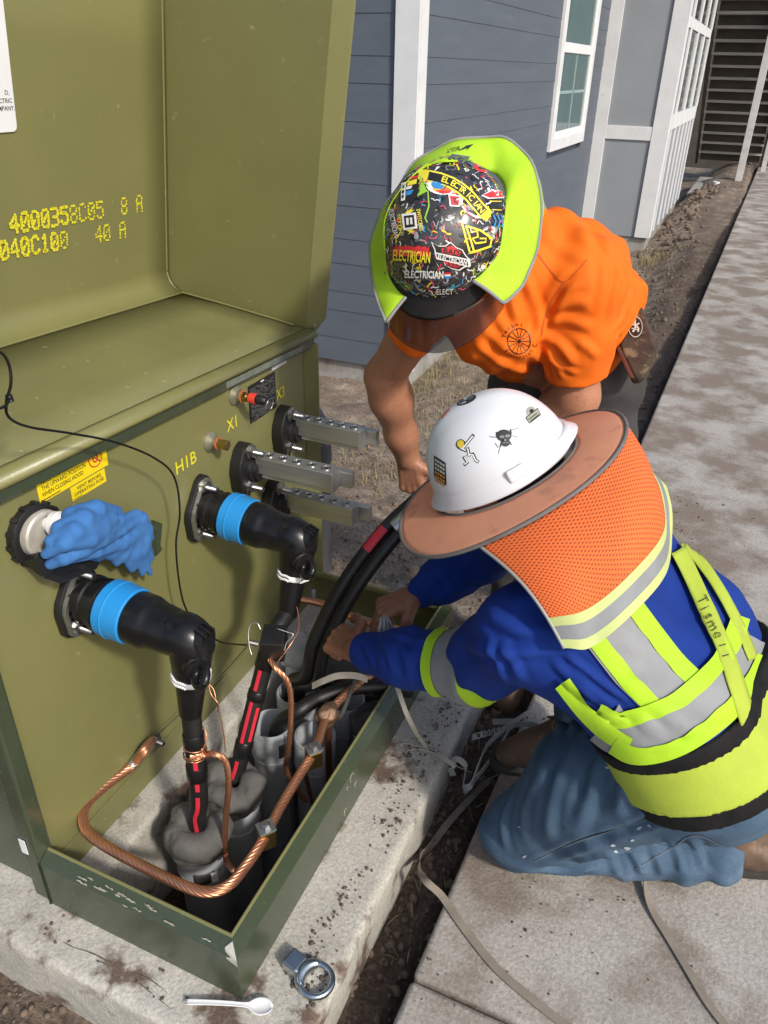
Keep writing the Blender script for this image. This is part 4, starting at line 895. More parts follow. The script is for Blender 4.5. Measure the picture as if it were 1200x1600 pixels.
# thin black control wire and steel guy wire
bw = thing('control_wire', 'thin black control wire running from the hood down past the H1B connector', 'wire', onx(15, 600, -.93))
MB().tube(spline([onx(-30, 545, -.9), onx(0, 550, -.9), onx(14, 570, -.9), onx(17, 600, -.9), onx(10, 628, -.91), onx(14, 652, -.92), onx(45, 667, -.94), onx(110, 677, -.95), onx(180, 691, -.95), onx(240, 715, -.95), onx(272, 745, -.95), onx(281, 800, -.96), onx(275, 850, -.965), onx(280, 910, -.965), onx(290, 950, -.965), onx(310, 980, -.95), onx(345, 1003, -.9), atd(385, 1008, 1.70)], 8), .0022, 8).build('jacket', M['rubber'], bw, smooth=180)
MB().tube(spline([onx(16, 622, -.905), onx(8, 634, -.9), onx(-8, 640, -.9), onx(-30, 642, -.9)], 6), .0022, 8).build('loose_end', M['rubber'], bw, smooth=180)
MB().tube([onx(13, 617, -.91), onx(17, 628, -.905)], .005, 10).build('clip', M['rubber'], bw, smooth=60)
gw = thing('steel_lead', 'thin dark steel lead from the clamp block to the ground lug', 'wire', pan(250, 1150))
MB().tube(spline([atd(386, 1010, 1.70), onx(350, 1050, -.95), onx(300, 1098, -.985), pan(244, 1150, .02)], 8), .0013, 6).build('strand', mat('dark_wire', (.03, .03, .03), rough=.5), gw, smooth=180)
# ------------------------------------------------------------------ heavy cables being worked on
hc = thing('cable_bundle', 'heavy black twin cable rising from the conduits to the workers\' hands', 'cable', k5)
path = [k5+Vector((0, 0, -.1)), k5+Vector((.0, .0, .02)), atd(487, 1060, 2.02), atd(500, 1005, 1.95), atd(545, 918, 1.90), atd(605, 838, 1.88), atd(655, 790, 1.88), atd(710, 740, 1.88)]
ps = spline(path, 8); offs = camvec(.80, -.5, -.2).normalized()*.017
MB().tube([p-offs for p in ps], .0165, 18).build('cable', M['cable'], hc, smooth=60); MB().tube([p+offs for p in ps[5:]], .0165, 18).build('cable', M['cable'], hc, smooth=60)
i0 = min(range(len(ps)), key=lambda i: (ps[i]-atd(583, 862, 1.89)).length); i1 = min(range(len(ps)), key=lambda i: (ps[i]-atd(610, 830, 1.88)).length)
rows = []
for p in ps[i0:i1+1]:
    p = p-offs; t = (ps[i1]-ps[i0]).normalized(); f2 = (Vector(CAMP)-p); f2 = (f2-t*f2.dot(t)).normalized(); sdd = t.cross(f2)
    rows.append([p+(f2*math.cos(a_)+sdd*math.sin(a_))*.0172 for a_ in np.linspace(-.9, .5, 6)])
mb_ = MB(); mb_.grid(rows); mb_.build('red_tape', M['red_stripe'], hc, smooth=180)
e_ = atd(617, 826, 1.86); MB().tube([e_, e_+(ps[-1]-ps[-9]).normalized()*.07], .021, 16).build('grip_sleeve', M['galv'], hc, smooth=50)
lc = thing('coiled_cable', 'black cable lying out of the torn label conduit across to the forearm', 'cable', k3)
MB().tube(spline([k3+Vector((0, 0, -.25)), k3+Vector((.012, 0, -.02)), atd(462, 1114, 1.95), atd(500, 1090, 1.98), atd(545, 1076, 2.0), atd(600, 1072, 2.02), atd(640, 1080, 2.06)], 8), .019, 18).build('jacket', M['cable'], lc, smooth=60)
MB().tube(spline([k4+Vector((0, .02, -.25)), k4+Vector((.0, .03, .02)), atd(530, 1120, 1.96), atd(548, 1080, 1.96), atd(556, 1062, 1.96)], 8), .006, 10).build('pull_cord', mat('dark_cord', (.06, .06, .055), rough=.8), lc, smooth=60)
# ------------------------------------------------------------------ things lying on the pad
ey = thing('lifting_eye_nut', 'zinc plated lifting eye nut lying on the pad corner', 'eye nut', onz(490, 1530, .03))
M['zinc'] = mat('zinc_plate', (.52, .57, .6), (.38, .43, .47), sc=22, rough=.28, metal=1, bump=.0004, bsc=60)
c_ = onz(494, 1532, .036); nk = (onz(462, 1506, .036)-c_).normalized(); sv = Vector((-nk.y, nk.x, 0)); rr = .031
m_ = MB(); m_.tube([c_+(nk*math.cos(t)+sv*math.sin(t))*rr for t in np.linspace(.45, 5.83, 40)], .0065, 14, squash=(1.15, .9)); m_.build('ring', M['zinc'], ey, smooth=60)
m_ = MB(); m_.tube([c_+(nk*math.cos(t)+sv*math.sin(t))*rr*1.02 for t in np.linspace(-.95, .95, 16)], [.009+.005*math.sin(math.pi*i/15) for i in range(16)], 14, squash=(1.2, .9)); m_.build('shoulder', M['zinc'], ey, smooth=60)
T = Matrix.Translation(c_) @ Matrix(((nk.x, sv.x, 0, 0), (nk.y, sv.y, 0, 0), (0, 0, 1, 0), (0, 0, 0, 1)))
MB().box(.036, .072, -.0185, .0185, -.014, .014, T).build('neck', M['zinc'], ey, bevel=.004)
sp_ = thing('plastic_spoon', 'white plastic spoon lying on the near pad corner', 'spoon', onz(370, 1575, .022))
bw_ = onz(410, 1576, .026); hd_ = onz(291, 1570, .024); ax_ = (hd_-bw_); Ls = ax_.length; ax_.normalize(); sd_ = Vector((-ax_.y, ax_.x, 0)); rows = []
for i in range(30):
    t = i/29; x = -.02+t*(Ls+.02)
    if x < .024: wd = .0155*math.sqrt(max(0, 1-((x-.002)/.0225)**2))+.0008; dep = -.006*(wd/.0155)
    else: wd = .0042-.001*((x-.024)/(Ls-.024))*1+.0022*((x-.024)/(Ls-.024)); dep = -.001
    if .017 < x < .034: wd = max(wd, .0042+.003*(1-(x-.017)/.017))
    zz = .008+.004*math.sin(min(1, max(0, (x-.01)/Ls))*3.1)
    rows.append([bw_+ax_*x+sd_*wd*q+Vector((0, 0, zz+dep*(1-q*q)-(.004 if x < .024 else 0)*0)) for q in np.linspace(-1, 1, 9)])
mb_ = MB(); mb_.grid(rows); mb_.build('spoon_body', M['white'], sp_, smooth=180, solid=.0014)
# ------------------------------------------------------------------ people: shared builders
V3 = Vector
def hand(S, w_, d, back, thumb, curl=(.5, .7, .5), sc=1., k=.008, tcurl=.5, spread=.0, fist_in=0.):
    """palm and five bent fingers; d wrist->knuckles, back = back of the hand, thumb=+1/-1 picks the thumb side"""
    d = V3(d).normalized(); back = V3(back); back = (back-d*back.dot(d)).normalized(); sd = d.cross(back)*thumb
    w_ = V3(w_)
    for o_ in (-.027, -.009, .009, .027): S.cone(w_+d*.01+sd*o_*.55*sc, w_+d*.080*sc+sd*o_*sc, .0165*sc, .0115*sc, .007)
    L = [(.0275, .090, .045), (.0092, .094, .049), (-.0092, .091, .046), (-.0272, .083, .037)]
    for i, (o_, b_, l_) in enumerate(L):
        p = w_+d*b_*sc*.93+sd*o_*sc; a = 0.; r = .0091*sc*(1 if i < 3 else .88); S.ell(p+back*.0015*sc, (.0118*sc,)*3, .004)
        for j, (f_, ca) in enumerate(zip((1., .66, .52), curl)):
            a += ca*(1+.08*(i-1.5)); q = p+(d*math.cos(a)-back*math.sin(a)+sd*spread*(1.5-i)*.15).normalized()*l_*f_*sc
            S.cone(p, q, r*(1-.06*j), r*(.93-.06*j), .0022 if j else .0035); p = q
            if j < 2: S.ell(p+back*.0006*sc, (r*1.04,)*3, .003)
    p = w_+d*.022*sc+sd*.026*sc; dirs = [(d*.62+sd*.72-back*.25), (d*.9+sd*.25-back*tcurl), (d*.75-sd*.15-back*(tcurl+.3))]
    for j, (dr, l_) in enumerate(zip(dirs, (.042, .034, .027))):
        q = p+dr.normalized()*l_*sc; S.cone(p, q, (.0145, .0112, .0102)[j]*sc, (.0115, .0105, .0085)[j]*sc, .010); p = q
def headform(S, c, up, fr):
    up = V3(up).normalized(); fr = V3(fr); fr = (fr-up*fr.dot(up)).normalized(); sd = fr.cross(up); B = [list(fr), list(sd), list(up)]
    S.ell(c+up*.03-fr*.005, (.098, .078, .098), .02, B); S.ell(c+fr*.028-up*.03, (.066, .062, .085), .03, B)
    S.cone(c+fr*.06-up*.085, c+fr*.05-up*.08+sd*.012, .028, .026, .025)                     # chin
    S.cone(c+fr*.093+up*.005, c+fr*.112-up*.03, .008, .014, .012)                          # nose
    for q in (-1, 1):
        S.cone(c+fr*.085+up*.022+sd*.035*q, c+fr*.095+up*.024+sd*.012*q, .011, .010, .012)   # brow
        S.ell(c+fr*.065-up*.022+sd*.045*q, (.022, .02, .02), .02, B)                        # cheek
        S.ell(c+sd*.079*q-fr*.005-up*.012, (.018, .008, .03), .006, B)                      # ear
    S.cone(c+fr*.089-up*.056+sd*.018, c+fr*.089-up*.056-sd*.018, .0075, .0075, .006); S.cone(c+fr*.087-up*.066+sd*.014, c+fr*.087-up*.066-sd*.014, .0085, .0085, .006)
M['skin'] = mat('skin', (.33, .15, .088), (.25, .105, .06), sc=22, rough=.5, bump=.0011, bsc=170, c3=(.38, .16, .10), t3=(.55, .8), sc3=40, speck=(300, .12))
M['skin_b'] = mat('skin_tan', (.44, .205, .12), (.34, .15, .085), sc=16, rough=.46, bump=.0010, bsc=190, c3=(.5, .22, .13), t3=(.55, .8), sc3=28, speck=(260, .14))
for k_ in ('skin', 'skin_b'):
    bs = M[k_].node_tree.nodes['Principled BSDF']; bs.inputs['Subsurface Weight'].default_value = .12; bs.inputs['Subsurface Radius'].default_value = (.012, .004, .002)
M['hair'] = mat('black_hair', (.015, .012, .010), rough=.6)
def face_bits(root, c, up, fr):
    up = V3(up).normalized(); fr = V3(fr); fr = (fr-up*fr.dot(up)).normalized(); sd = fr.cross(up)
    m_ = MB()
    for q in (-1, 1):
        m_.cur = 0; m_.lathe(c+fr*.078+sd*.031*q+up*.004-up*.008, up, [(0, .001), (.002, .0085), (.008, .0118), (.014, .0085), (.016, .001)], 12)
        m_.cur = 1; m_.lathe(c+fr*.0895+sd*.031*q+up*.004, fr, [(-.004, .005), (.0012, .004)], 10)
    m_.build('eyes', [M['white'], M['black_ink']], root, smooth=180)
def hathit(bv, px, py):
    r = V3(ray(px, py)).normalized(); h = bv.ray_cast(V3(CAMP), r); return h[0], h[1]
def strip_px(bv, pts, wdt, off=.002, n=None, mb=None, across=5, world=False, smooth_=0):
    """band of cloth laid on a surface: pts are (px,py[,width px]); hits the surface and lifts by off"""
    mb = mb or MB(); P_ = [V3((p[0], p[1], p[2] if len(p) > 2 else wdt)) for p in pts]; sp = spline(P_, n or 8); rows = []; K = len(sp); last = None
    for i, p in enumerate(sp):
        t = sp[min(i+1, K-1)]-sp[max(i-1, 0)]; t = V3((t.x, t.y)).normalized(); nn = V3((-t.y, t.x)); row = []
        for q in np.linspace(-.5, .5, across):
            h, nr = hathit(bv, p.x+nn.x*q*p.z, p.y+nn.y*q*p.z)
            row.append(h+nr*off if h is not None else None)
        good = [r for r in row if r is not None]
        if not good: continue
        # fill misses beyond the silhouette from the neighbour
        for a in range(across):
            if row[a] is None:
                nb = min((abs(a-b_), b_) for b_ in range(across) if row[b_] is not None)[1]; row[a] = row[nb].copy()
        rows.append(row)
    for _ in range(smooth_):
        rows = [rows[0]]+[[rows[i][a]*.5+(rows[i-1][a]+rows[i+1][a])*.25 for a in range(across)] for i in range(1, len(rows)-1)]+[rows[-1]] if len(rows) > 2 else rows
    mb.grid(rows); return mb
def ring_band(bv, a, b_, s0, s1, off=.002, n=40, rows=4):
    """closed band round a limb between two distances along its axis"""
    a = V3(a); b_ = V3(b_); d = (b_-a).normalized(); u = d.orthogonal().normalized(); w_ = d.cross(u); g = []
    for s_ in np.linspace(s0, s1, rows):
        row = []
        for j in range(n):
            t = 6.2832*j/n; dr = u*math.cos(t)+w_*math.sin(t); o_ = a+d*s_; h = bv.ray_cast(o_, dr)
            row.append((h[0]-o_).length if h[0] is not None else .065)
        md_ = float(np.median(row)); rv = np.clip(np.array(row), md_*.75, md_*1.22)
        for _ in range(2): rv = (rv+np.roll(rv, 1)+np.roll(rv, -1))/3
        g.append([a+d*s_+(u*math.cos(6.2832*j/n)+w_*math.sin(6.2832*j/n))*(float(rv[j])+off) for j in range(n)])
    m_ = MB(); m_.grid(g, close=True); return m_
def loc(root, v): return v
def creases(me, lines):
    """push ridges (+) and furrows (-) into cloth along lines seen on its surface: (points px, width m, height m)"""
    bv = bvh_of(me); n_ = len(me.vertices); co = np.empty(n_*3, 'f4'); me.vertices.foreach_get('co', co); co = co.reshape(-1, 3)
    nr = np.empty(n_*3, 'f4'); me.vertex_normals.foreach_get('vector', nr); nr = nr.reshape(-1, 3); dsp = np.zeros(n_, 'f4')
    for pts, wd, ht in lines:
        sp = spline([V3((p[0], p[1], 0)) for p in pts], 7); hits = []
        for p in sp:
            h, _ = hathit(bv, p.x, p.y)
            if h is not None: hits.append(h)
        if len(hits) < 3: continue
        K = len(hits); lo_ = np.min(np.array(hits), 0)-.06; hi_ = np.max(np.array(hits), 0)+.06; idx = np.where(((co > lo_) & (co < hi_)).all(1))[0]; best = np.full(len(idx), 9., 'f4'); par = np.zeros(len(idx), 'f4')
        for i in range(K-1):
            a = np.array(hits[i], 'f4'); b_ = np.array(hits[i+1], 'f4')-a; L2 = max(float(b_@b_), 1e-8); t = np.clip(((co[idx]-a)@b_)/L2, 0, 1); d = np.linalg.norm(co[idx]-a-t[:, None]*b_, axis=1); m = d < best; best[m] = d[m]; par[m] = (i+t[m])/(K-1)
        q = best/wd; taper = np.clip(np.sin(np.clip(par, 0, 1)*np.pi)*1.6+.05, 0, 1)
        dsp[idx] += ht*taper*(np.exp(-q*q*1.2)-.55*np.exp(-((q-1.6)/.75)**2))
    co += nr*dsp[:, None]; me.vertices.foreach_set('co', co.ravel()); me.update(); return me
# ------------------------------------------------------------------ kneeling worker
A = thing('person', 'kneeling worker in royal blue long sleeve shirt, lime support belt and jeans', 'person', (.0, 1.25, 0))
hatA_c = atd(788, 737, 1.45); hatA_n = camvec(-.507, .80, -.325).normalized()
v0 = V3((-.849, .01, -.528)); e1 = camvec(.845, .535, 0); hatA_f = (v0*.75-e1*.45); hatA_f = (hatA_f-hatA_n*hatA_f.dot(hatA_n)).normalized(); hatA_s = hatA_f.cross(hatA_n)
headA = hatA_c-hatA_n*.045+hatA_f*.0
pelL, pelR = V3((.135, 1.135, .49)), V3((.165, 1.31, .505)); waL, waR = V3((.045, 1.125, .605)), V3((.06, 1.30, .63)); chL, chR = V3((-.095, 1.115, .715)), V3((-.12, 1.335, .75)); nkA = V3((-.18, 1.215, .82))
shL, shR = V3((-.19, 1.065, .715)), V3((-.24, 1.41, .775)); elL, elR = atd(742, 1040, 1.62), V3((-.40, 1.56, .52)); wrL, wrR = atd(563, 1017, 1.82), atd(652, 928, 1.90)
kneeL, ankL = onz(812, 1300, .085), V3((.265, 1.32, .09)); kneeR, ankR = V3((-.14, 1.50, .45)), V3((-.11, 1.54, .095))
s = SDF((-.85, .95, -.1), (.42, 1.72, 1.10), .0038)
headform(s, headA, hatA_n, hatA_f)
s.chain([(headA-hatA_n*.05-hatA_f*.02, .052), (nkA, .058), (nkA.lerp((waL+waR)/2, .3), .09), ((waL+waR)/2, .10), ((pelL+pelR)/2, .10)])
for sh, el, wr, h_ in ((shL, elL, wrL, 0), (shR, elR, wrR, 1)): s.chain([(nkA, .05), (sh, .048), (el, .036), (wr, .026)])
s.chain([(pelL, .09), (kneeL, .05), (ankL, .036)]); s.chain([(pelR, .09), (kneeR, .05), (ankR, .036)])
hw_ = atd(556, 1014, 1.835); hl = atd(515, 992, 1.925)-hw_
s.cone(wrL, hw_, .028, .027)
hand(s, hw_, hl, camvec(.05, .35, -1), 1, curl=(.55, 1.35, 1.0), tcurl=.1, sc=1.1)
hr = atd(600, 952, 1.89)-wrR
hand(s, wrR, hr, camvec(-.35, .8, -.5), -1, curl=(.85, .95, .6), tcurl=.85, sc=1.12)
bodyA = s.build('body', M['skin'], A, iters=1)
face_bits(A, headA, hatA_n, hatA_f)
s = SDF(headA-V3((.14,)*3), headA+V3((.14,)*3), .006); s.ell(headA+hatA_n*.03-hatA_f*.018, (.092, .083, .098), .01, [list(hatA_f), list(hatA_s), list(hatA_n)]); s.cut(headA-hatA_n*.04, -hatA_n); s.build('hair', M['hair'], A)
# royal blue shirt
def foldf(P, axis_, freq, amp, warp=1.):
    t = P@np.array(axis_, 'f4'); n_ = fbm(P, 6., 2); return amp*np.sin(t*freq+n_*warp*6)*np.clip(.5+fbm(P+3., 7., 2)*1.6, 0, 1)
s = SDF((-.80, .90, .22), (.36, 1.75, .98), .0055)
for pl, wl, cl in ((pelL, waL, chL), (pelR, waR, chR)): s.chain([(pl.lerp(wl, .15), .106), (wl, .108), (cl, .112)], .06)
s.cone(waL, waR, .112, .112, .06); s.cone(chL, chR, .122, .122, .06); s.cone(pelL.lerp(waL, .15), pelR.lerp(waR, .15), .106, .106, .05)
s.chain([(chL, .112), (shL, .072), (shL.lerp(elL, .6), .073), (elL, .068), (elL.lerp(wrL, .55), .060), (elL.lerp(wrL, .9), .048)], .045); s.chain([(chR, .112), (shR, .074), (elR, .057), (elR.lerp(wrR, .55), .052), (elR.lerp(wrR, .92), .042)], .045)
s.cone(nkA.lerp((chL+chR)/2, .5), nkA, .10, .068, .05)
s.warp(lambda P: foldf(P, V3((.55, .1, .82)), 80, .0042)*np.clip((.62-P[:, 2])*6, .12, 1)+foldf(P, V3((-.9, .1, .3)), 105, .0042)*np.clip((-.2-P[:, 0])*8, 0, 1)+fbm(P, 11., 3)*.008)
M['blue'] = mat('royal_blue_knit', (.008, .036, .235), (.006, .028, .195), sc=6, rough=.85, bump=.0005, bsc=500, spec=.25, wr=(9, .0035, (1, 1, .6)))
SH = .0075
me = creases(s.mesh('shirt'), [([(700, 985), (740, 1010), (800, 1020), (880, 1010)], .012, SH), ([(745, 930), (775, 965), (830, 990), (900, 985)], .014, SH), ([(780, 1000), (800, 1035), (815, 1065)], .010, .005), ([(760, 995), (775, 1035), (790, 1070)], .009, .005),
    ([(556, 990), (572, 1012), (585, 1045)], .010, .006), ([(590, 990), (606, 1020), (614, 1055)], .010, .0055), ([(625, 1000), (636, 1035), (640, 1070)], .010, .005), ([(600, 985), (650, 1000), (690, 1005)], .009, .004),
    ([(880, 1020), (930, 1060), (985, 1100)], .007, .006), ([(885, 1040), (930, 1080), (975, 1115)], .007, .006), ([(900, 1065), (945, 1105), (985, 1135)], .007, .005), ([(860, 1030), (890, 1060), (930, 1100)], .008, .005),
    ([(990, 1105), (1010, 1130), (1040, 1152)], .008, .006), ([(1030, 1100), (1055, 1130), (1085, 1145)], .008, .006), ([(1080, 1080), (1100, 1110), (1125, 1120)], .008, .005), ([(960, 1000), (1000, 1010), (1030, 1000)], .010, .004), ([(980, 1045), (1020, 1050), (1060, 1040)], .009, .004),
    ([(650, 925), (690, 900), (740, 880)], .010, .006), ([(665, 945), (710, 925), (760, 915)], .010, .006), ([(690, 890), (700, 915), (705, 945)], .009, .005), ([(1100, 960), (1120, 1010), (1140, 1060)], .01, .004), ([(800, 940), (850, 955), (890, 945)], .012, -.004)]); bvA = bvh_of(me); shirtA = link('shirt', me, M['blue'], A)
md = shirtA.modifiers.new('smooth', 'SMOOTH'); md.iterations = 2; md.factor = .4
M['lime'] = mat('lime_hi_vis', (.40, .66, .015), (.34, .57, .015), sc=9, rough=.7, bump=.0006, bsc=300)
M['reflect'] = mat('silver_tape', (.27, .28, .29), (.22, .23, .24), sc=14, rough=.62, spec=.3, bump=.0010, bsc=40)
# collar and cuffs
MB().tube([elL.lerp(wrL, .94), elL.lerp(wrL, 1.0)], [.046, .041], 28).build('cuff', M['blue'], A, smooth=60, bevel=.003); MB().tube([elR.lerp(wrR, .95), elR.lerp(wrR, 1.0)], [.040, .037], 28).build('cuff', M['blue'], A, smooth=60, bevel=.003)
# sleeve band
La = (wrL-elL).length
for nm, m_, s0, s1, of in (('sleeve_tape', M['reflect'], -.03, .068, .0055), ('sleeve_edge', M['lime'], -.060, -.020, .0080), ('sleeve_edge', M['lime'], .060, .088, .0080)): ring_band(bvA, elL-(wrL-elL)*.0, wrL, s0, s1, of, n=60, rows=7).build(nm, m_, A, smooth=180)
# back bands traced on the shirt
def band(nm, m_, pts, wd, off): 
    mb_ = strip_px(bvA, pts, wd, off+.0032, n=12, across=9, smooth_=5); mb_.build(nm, m_, A, smooth=180)
band('back_tape', M['reflect'], [(935, 955), (985, 1020), (1040, 1080), (1078, 1120)], 92, .0022)
band('back_edge', M['lime'], [(925, 990), (955, 1030), (985, 1065), (1022, 1105)], 26, .0034); band('back_edge', M['lime'], [(985, 945), (1015, 985), (1050, 1030), (1082, 1062)], 27, .0036)
band('front_edge', M['lime'], [(880, 1062), (912, 1102), (950, 1138), (985, 1160)], 24, .007)
band('back_tape', M['reflect'], [(945, 1126), (972, 1144), (1012, 1140), (1068, 1117), (1113, 1080), (1143, 1040), (1167, 994)], 64, .0042)
band('back_edge', M['lime'], [(934, 1104), (964, 1120), (1010, 1110), (1060, 1090), (1108, 1048), (1136, 1008), (1150, 965)], 27, .0072); band('back_edge', M['lime'], [(962, 1158), (992, 1174), (1034, 1171), (1082, 1150), (1134, 1108), (1166, 1066), (1186, 1026)], 26, .0074)
# back-support belt: black rims, lime body
def belt(nm, m_, lo_, hi_, grow):
    S = SDF((-.12, .94, .28), (.36, 1.48, .80), .0055); ax_ = V3((-.50, .06, .86)).normalized(); o_ = V3((.115, 1.20, .52))
    for pl, wl in ((pelL, waL), (pelR, waR)): S.chain([(pl+V3((.02, 0, -.03)), .116+grow), (pl, .115+grow), (wl, .108+grow)], .06)
    S.cone(waL, waR, .112+grow, .112+grow, .06); S.cone(pelL, pelR, .118+grow, .118+grow, .05)
    S.warp(lambda P: fbm(P, 9., 2)*.006); S.cut(o_+ax_*hi_, ax_); S.cut(o_+ax_*lo_, -ax_); me_ = S.mesh(nm); bb = bvh_of(me_); o2 = link(nm, me_, m_, A); md_ = o2.modifiers.new('smooth', 'SMOOTH'); md_.iterations = 2; return bb
M['lime_dirty'] = mat('lime_belt_cloth', (.40, .50, .045), (.31, .39, .04), sc=7, rough=.8, bump=.0006, bsc=260)
M['webbing'] = mat('black_webbing', (.007, .007, .008), (.014, .014, .014), sc=30, rough=.75, spec=.15, bump=.0008, bsc=200)
belt('belt_rim', M['webbing'], .046, .080, .013); bvBelt = belt('support_belt', M['lime_dirty'], -.045, .058, .009); belt('belt_rim', M['webbing'], -.078, -.038, .007)
# lime suspenders with a handwritten name
def susp(pts, wd, off): mb_ = strip_px(bvA, pts, wd, off); bv_ = BVHTree.FromPolygons([V3(v) for v in mb_.v], mb_.f); mb_.build('suspender', M['lime_dirty'], A, smooth=180, solid=.002); return bv_
bvS = susp([(1052, 862), (1085, 925), (1118, 1000), (1145, 1080), (1160, 1128)], 25, .0115); susp([(1062, 850), (1110, 910), (1148, 980), (1168, 1030)], 15, .0105)
# jeans
s = SDF((-.40, .90, -.12), (.46, 1.75, .60), .0055)
s.cone(pelL+V3((0, 0, -.02)), pelR+V3((0, 0, -.02)), .116, .116, .05); s.cone((pelL+pelR)/2+V3((.03, -.03, -.09)), (pelL+pelR)/2+V3((.04, .03, -.09)), .115, .115, .05)
s.chain([(pelL+V3((0, .0, -.01)), .118), (pelL.lerp(kneeL, .5)+V3((-.02, .01, .015)), .118), (kneeL, .083)], .05); s.chain([(kneeL, .078), (kneeL.lerp(ankL, .5)+V3((0, -.012, -.006)), .068), (ankL+V3((-.015, -.008, -.01)), .064)], .010)
s.chain([(pelR, .112), (pelR.lerp(kneeR, .5), .10), (kneeR, .078), (kneeR.lerp(ankR, .5), .068), (ankR+V3((0, 0, .05)), .062)], .045)
s.warp(lambda P: foldf(P, V3((.2, .3, .9)), 95, .004)*np.clip((.2-P[:, 2])*8, .2, 1)+foldf(P, V3((1, .2, .1)), 90, .007)*np.clip((P[:, 0]-.0)*6, 0, 1)*np.clip((.18-P[:, 2])*10, 0, 1)+foldf(P, V3((.75, -.2, .6)), 70, .003)*np.clip((P[:, 2]-.15)*6, 0, 1)+fbm(P, 9., 3)*.012)
s.cutlocal(ankL+(ankL-kneeL).normalized()*.022, ankL-kneeL, .13)
M['denim'] = mat('blue_denim', (.080, .132, .195), (.046, .082, .135), sc=5, rough=.88, bump=.0009, bsc=380, wr=(8, .004, (.6, 1, 1.4)), c3=(.18, .25, .325), t3=(.52, .76), sc3=4, detail=12, speck=(420, .18), spec=.2)
me = creases(s.mesh('jeans'), [([(1045, 1272), (980, 1296), (900, 1322), (832, 1350)], .010, -.009), ([(880, 1185), (862, 1250), (852, 1320)], .014, .005), ([(935, 1180), (922, 1240), (900, 1300)], .014, .006), ([(800, 1240), (785, 1285), (790, 1330)], .012, .005), ([(985, 1180), (975, 1230), (960, 1280)], .014, .006), ([(840, 1210), (820, 1260), (815, 1310)], .012, .004),
    ([(985, 1325), (995, 1345), (1005, 1368)], .009, .008), ([(1015, 1318), (1028, 1345), (1035, 1368)], .009, .009), ([(1048, 1312), (1060, 1340), (1066, 1364)], .009, .009), ([(1080, 1308), (1092, 1335), (1098, 1360)], .009, .008), ([(950, 1330), (960, 1350), (965, 1370)], .009, .005), ([(880, 1350), (930, 1340), (985, 1330)], .009, .006), ([(840, 1360), (880, 1362), (930, 1358)], .008, .005),
    ([(1000, 1215), (1030, 1255), (1060, 1270)], .010, .006), ([(1090, 1282), (1120, 1290), (1150, 1280)], .010, .006), ([(870, 1080), (880, 1110), (872, 1150)], .012, .008), ([(900, 1070), (905, 1110), (890, 1150)], .012, .008)]); bvJ = bvh_of(me); jeansA = link('jeans', me, M['denim'], A); md = jeansA.modifiers.new('smooth', 'SMOOTH'); md.iterations = 2
M['thread'] = mat('jean_stitch', (.12, .15, .19), (.07, .10, .14), sc=50, rough=.8)
for pts, wd in (([(985, 1170), (1005, 1215), (1040, 1262), (1055, 1268)], 2), ([(835, 1345), (900, 1315), (980, 1290), (1045, 1268)], 2), ([(990, 1360), (1040, 1330), (1085, 1305), (1130, 1322)], 2)):
    strip_px(bvJ, pts, wd, .0016, across=3).build('seam', M['thread'], A, smooth=180)
M['paintspot'] = mat('paint_splash', (.42, .46, .5), rough=.8); random.seed(9)
mb_ = MB()
for px, py, r in ((955, 1178, 4), (965, 1205, 3), (950, 1200, 3), (1000, 1294, 4), (958, 1320, 4), (980, 1325, 5), (988, 1312, 3), (820, 1338, 3), (938, 1172, 2), (1015, 1290, 3), (962, 1330, 3), (812, 1292, 2)):
    strip_px(bvJ, [(px-r, py+random.uniform(-2, 2), 2), (px, py, r*1.1), (px+r, py+random.uniform(-3, 3), 1)], 3, .0014, n=3, mb=mb_, across=3)
mb_.build('paint_spots', M['paintspot'], A, smooth=180)
# boots
M['leather'] = mat('tan_work_leather', (.16, .095, .055), (.07, .045, .03), sc=9, rough=.8, bump=.003, bsc=50, c3=(.20, .15, .105), t3=(.55, .68), sc3=14)
M['sole'] = mat('boot_sole', (.03, .026, .023), (.055, .045, .038), sc=20, rough=.9)
def boot(parent, ank, toe, upv, label=None, lean=0.):
    """laced work boot from ankle to toe; upv points from sole to ankle opening"""
    ank, toe, upv = V3(ank), V3(toe), V3(upv).normalized(); d = (toe-ank); d = (d-upv*d.dot(upv)); L = d.length; d.normalize()
    S = SDF(ank-V3((.35,)*3), ank+V3((.35,)*3), .006); heel = ank-upv*.05-d*.035
    S.chain([(ank+upv*.07, .050), (ank, .047), (heel, .040)], .02); S.chain([(heel, .040), (ank-upv*.045+d*.06, .043), (ank-upv*.055+d*.11, .044), (ank-upv*.058+d*.155, .038)], .025); S.cone(ank+upv*.01, ank-upv*.03+d*.08, .045, .04, .03)
    S.cut(ank-upv*.078, -upv); S.warp(lambda P: fbm(P, 18., 2)*.005); bo = S.build('boot', M['leather'], parent)
    S = SDF(ank-V3((.35,)*3), ank+V3((.35,)*3), .006); S.chain([(heel-upv*.03, .044), (ank-upv*.08+d*.06, .047), (ank-upv*.08+d*.11, .054), (ank-upv*.08+d*.158, .048)], .025); S.cut(ank-upv*.068, upv); S.cut(ank-upv*.10, -upv); S.build('sole', M['sole'], bo)
    sdv = d.cross(upv); m_ = MB()
    for k in range(4): c2 = ank+upv*(.035-.022*k)+d*(.046+.022*k); m_.tube([c2-sdv*.022, c2+d*.006+upv*.004, c2+sdv*.022+upv*.004], .0022, 6)
    for k in range(2): m_.tube([ank+d*.05+upv*.05+(d*.02*math.sin(t)+sdv*.022*(k*2-1)*abs(math.sin(t/2))+upv*.012*math.cos(t)) for t in np.linspace(0, 6.28, 12)], .002, 6)
    m_.build('laces', mat('boot_lace', (.12, .10, .06), rough=.8), bo, smooth=180)
